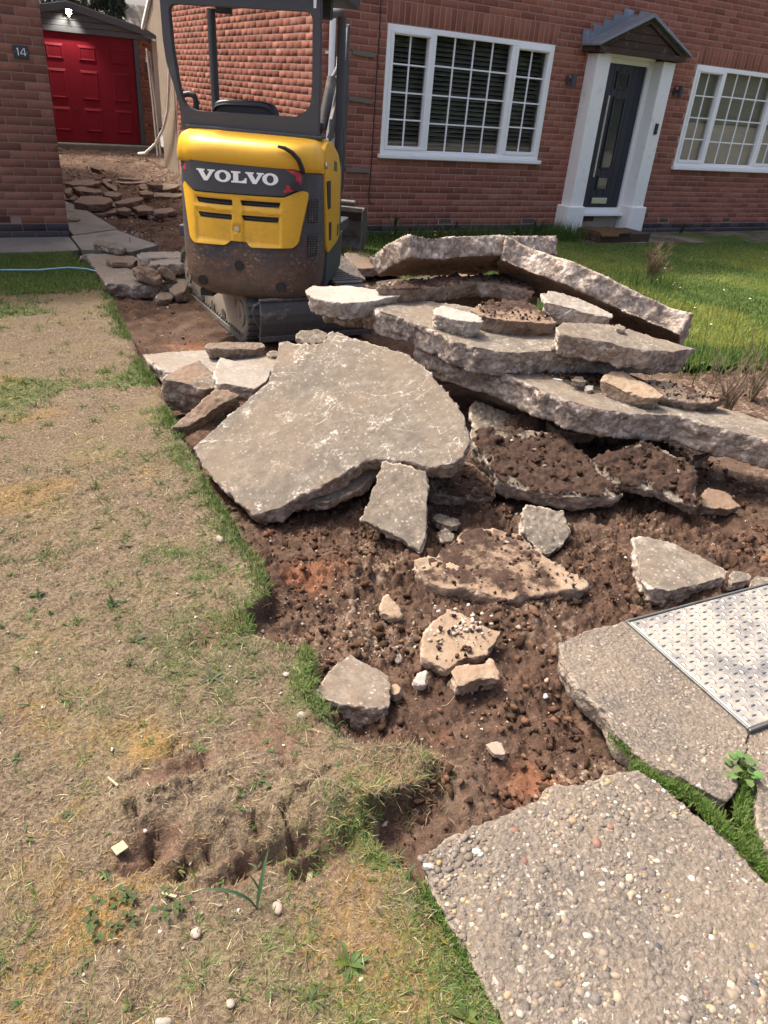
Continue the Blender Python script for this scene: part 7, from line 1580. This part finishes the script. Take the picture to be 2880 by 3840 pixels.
for key, cnt, mx in (('l1', 620, .026), ('l2', 460, .024), ('l10', 260, .016), ('m2', 130, .014), ('n2', 150, .014), ('back', 160, .015), ('l4', 160, .018), ('l12', 40, .012)):
    P, n_, th, k = SLABS[key]; P = np.array(P); n_ = np.array(n_)/np.linalg.norm(n_); o = KEYOBJ[key]; poly = [(p[0], p[1]) for p in P]
    x = RNG.uniform(P[:, 0].min(), P[:, 0].max(), cnt*3); y = RNG.uniform(P[:, 1].min(), P[:, 1].max(), cnt*3); m = distpoly(x, y, poly) > .012; x, y = x[m][:cnt], y[m][:cnt]
    z = P[0, 2]-(n_[0]*(x-P[0, 0])+n_[1]*(y-P[0, 1]))/n_[2]; sz = np.clip(RNG.lognormal(math.log(.0058), .65, len(x)), .002, mx)
    scatter('earth_crumbs', np.stack([x, y, z+sz*.4+.004], 1)-np.array(o.location), sz, .8, np.where((RNG.random(len(x)) < .06)[:, None], pick(len(x), STP), pick(len(x), [(.035, .021, .015), (.055, .033, .024), (.08, .048, .034)])), MATS['clod'], src, .8, True, o, False)
# small stones lying on the lawn
x, y = lawn_pts(110, -4.95, -3.9, -8.1, -5.4); n = len(x)
scatter('lawn_gravel', np.stack([x, y, h_all(x, y)+.002], 1), RNG.uniform(.003, .0075, n), .75, pick(n, [(.42, .38, .33), (.36, .31, .25), (.52, .49, .44), (.27, .21, .165)]), MATS['stone'], src, .4, sm=False); tag(bpy.data.objects['lawn_gravel'], 'small pale stones dotted over the dying lawn', 'gravel')
def pebble(x, y, r_, fl_, col, lab):
    o = scatter('pebble', np.array([[0, 0, r_*fl_*.7]]), np.array([r_]), fl_, np.array([col]), MATS['stone'], ico2, .1, False); o.location = (x, y, zat(x, y)-r_*fl_*.35); tag(o, lab, 'pebble', 'pebbles on the lawn')
pebble(-4.293, -7.622, .015, .75, (.33, .25, .20), 'round pinkish pebble right of the bulb shoot')
pebble(-4.47, -7.60, .012, .6, (.33, .25, .20), 'oval brown pebble left of the bulb shoot')
pebble(-4.575, -7.74, .014, .45, (.27, .24, .20), 'large flat white pebble in the near left lawn')
pebble(-4.45, -7.77, .011, .5, (.27, .23, .18), 'oval cream pebble right of the large flat white one')
pebble(-3.945, -6.13, .019, .8, (.30, .24, .18), 'round tan pebble near the green cut edge of the lawn')
pebble(-3.99, -6.93, .012, .6, (.26, .23, .19), 'grey white stone on the lawn left of the square slab')
pebble(-4.02, -7.12, .013, .6, (.26, .22, .18), 'pale round stone on the bare soil by the lawn edge')
chipm = m_plain('pale_wood_chip', (.36, .30, .19), .8, 0, .2, 60., .35, .4, .003)
for (x, y, a, l, w_, lab) in ((-4.572, -7.335, .3, .030, .026, 'square pale wood chip on the near left lawn'), (-4.19, -7.565, 1.0, .042, .013, 'long pale wood chip right of the bulb shoot'), (-4.50, -7.50, 2.4, .035, .006, 'thin wood splinter by the clover'), (-4.55, -7.15, 2.0, .04, .005, 'thin straw coloured splinter on the yellow moss')):
    m_ = MB(); V = []; F = []; n = 5
    for i in range(n+1):
        t = i/n-.5; V += [(t*l, -w_/2+random.uniform(-.001, .001), .004+random.uniform(0, .002)), (t*l, w_/2+random.uniform(-.001, .001), .004+random.uniform(0, .002)), (t*l, w_/2, .009+random.uniform(0, .002)), (t*l, -w_/2, .009+random.uniform(0, .002))]
    for i in range(n):
        for k in range(4): F.append((i*4+k, i*4+(k+1) % 4, i*4+4+(k+1) % 4, i*4+4+k))
    F += [(3, 2, 1, 0), (n*4, n*4+1, n*4+2, n*4+3)]
    o = m_.add(V, F).build('wood_chip', chipm, None, loc=(x, y, zat(x, y)+.003), rot=(0, 0, a)); tag(o, lab, 'wood chip', 'wood chips on the lawn')
tag(MB().lathe([(.0045, 0), (.0045, .05)], 10, (0, 0, 0), 'x').build('white_stub', MATS['upvc'], None, True, loc=(-2.03, -5.77, .352), rot=(0, .1, -.35)), 'small white stub lying in the soil on the long jutting slab', 'stub')
cdp = [(-6.0, -1.36, .05), (-4.9, -1.40, .05), (-4.35, -1.43, .052), (-4.05, -1.445, .045), (-3.8, -1.43, .055), (-3.66, -1.46, .045), (-3.585, -1.49, .03)]
tag(MB().tube(cdp, .007, 8).build('blue_hose', m_plain('blue_hose', (.16, .36, .46), .5), None, True), 'thin pale blue hose lying across the shaded green grass', 'hose')
# roots dangling over the lawn soil
rt_ = MB()
for k in range(46):
    x0 = random.choice([-4.05, -4.1, -3.95, -3.5, -4.35])+random.gauss(0, .08); y0 = random.choice([-7.12, -7.15, -6.75, -7.3, -6.95])+random.gauss(0, .08); a = random.uniform(0, 6.28); pts = []
    for i in range(5): pts.append((x0, y0, zat(x0, y0)+.004)); a += random.uniform(-.7, .7); x0 += .016*math.cos(a); y0 += .016*math.sin(a)
    rt_.tube(pts, .0009, 4, False)
o = rt_.build('loose_roots', m_plain('root', (.34, .25, .16), .8)); tag(o, 'thin pale roots pulled out of the torn soil', 'roots', kind='stuff')
# ---- trees
def crown(name, loc, blobs, n, cols, lsz, label, trunk):
    e = empty(name, loc, 0, label, 'tree'); V = []; C = []
    for (bx_, by_, bz_, rx, rz, wgt) in blobs:
        m = int(n*wgt); d = RNG.normal(0, 1, (m, 3)); d /= np.linalg.norm(d, axis=1)[:, None]; r = RNG.uniform(.35, 1., m)**.5
        p = d*r[:, None]*np.array([rx, rx, rz])+np.array([bx_, by_, bz_]); q = fbm(p*1.7, 3, 91) > -.12; p = p[q]; m = len(p)
        a = RNG.normal(0, 1, (m, 3))*lsz; b_ = RNG.normal(0, 1, (m, 3))*lsz*.6; a[:, 2] -= lsz*.5
        V.append(np.stack([p-a*.5, p+b_, p+a], 1)); C.append(np.repeat(np.concatenate([pick(m, cols, .35), np.ones((m, 1))], 1)[:, None], 3, 1))
    V = np.concatenate(V); C = np.concatenate(C); N = len(V)
    link('crown', np_mesh('crown', V.reshape(-1, 3), np.arange(N*3).reshape(-1, 3), {'col': ('FLOAT_COLOR', C.reshape(-1, 4))}), MATS['leaf'], e)
    MB().tube(trunk, [.16, .13, .09, .04], 8).build('trunk', MATS['oldwood'], e); return e
crown('conifer_tree', (-.9, 15.6, 0), [(-.6, 0, 3.6, 1.2, 1.3, .25), (.5, .1, 3.5, 1.0, 1.0, .2), (-1.6, .2, 3.3, .9, .9, .2), (.95, 0, 2.95, .45, .5, .08), (0, .2, 5., 1.1, 1.6, .2), (-.2, .2, 6.5, .6, 1.2, .1)], 15000, [(.03, .045, .025), (.05, .07, .035), (.02, .03, .018), (.07, .085, .05)], .09, 'dark conifer tree rising behind the garage roof', [(0, .3, 0), (0, .3, 2.), (.05, .3, 4.5), (0, .3, 7.)])
# trees across the street, behind the photographer: what the window panes mirror
for k, (x, y, h_) in enumerate(((-9, -27, 7.), (-3, -29, 8.5), (3, -27, 7.5), (9, -28, 9.), (15, -27, 7.), (21, -28, 8.), (27, -27, 7.5), (-15, -28, 8.))):
    e_ = crown('street_tree', (x, y, -.1), [(0, 0, h_*.62, 3.3, h_*.36, .5), (1.2, .3, h_*.4, 2.8, h_*.28, .25), (-1.4, 0, h_*.42, 2.9, h_*.3, .25), (0, .5, .8, 3.4, 1.3, .35)], 2600, [(.03, .045, .02), (.045, .065, .025), (.02, .03, .015)], .42, 'leafy street tree behind the photographer, mirrored in the window panes', [(0, 0, 0), (0, .1, 1.5), (.1, 0, 3.), (0, 0, h_*.7)])
    e_['group'] = 'trees across the street'
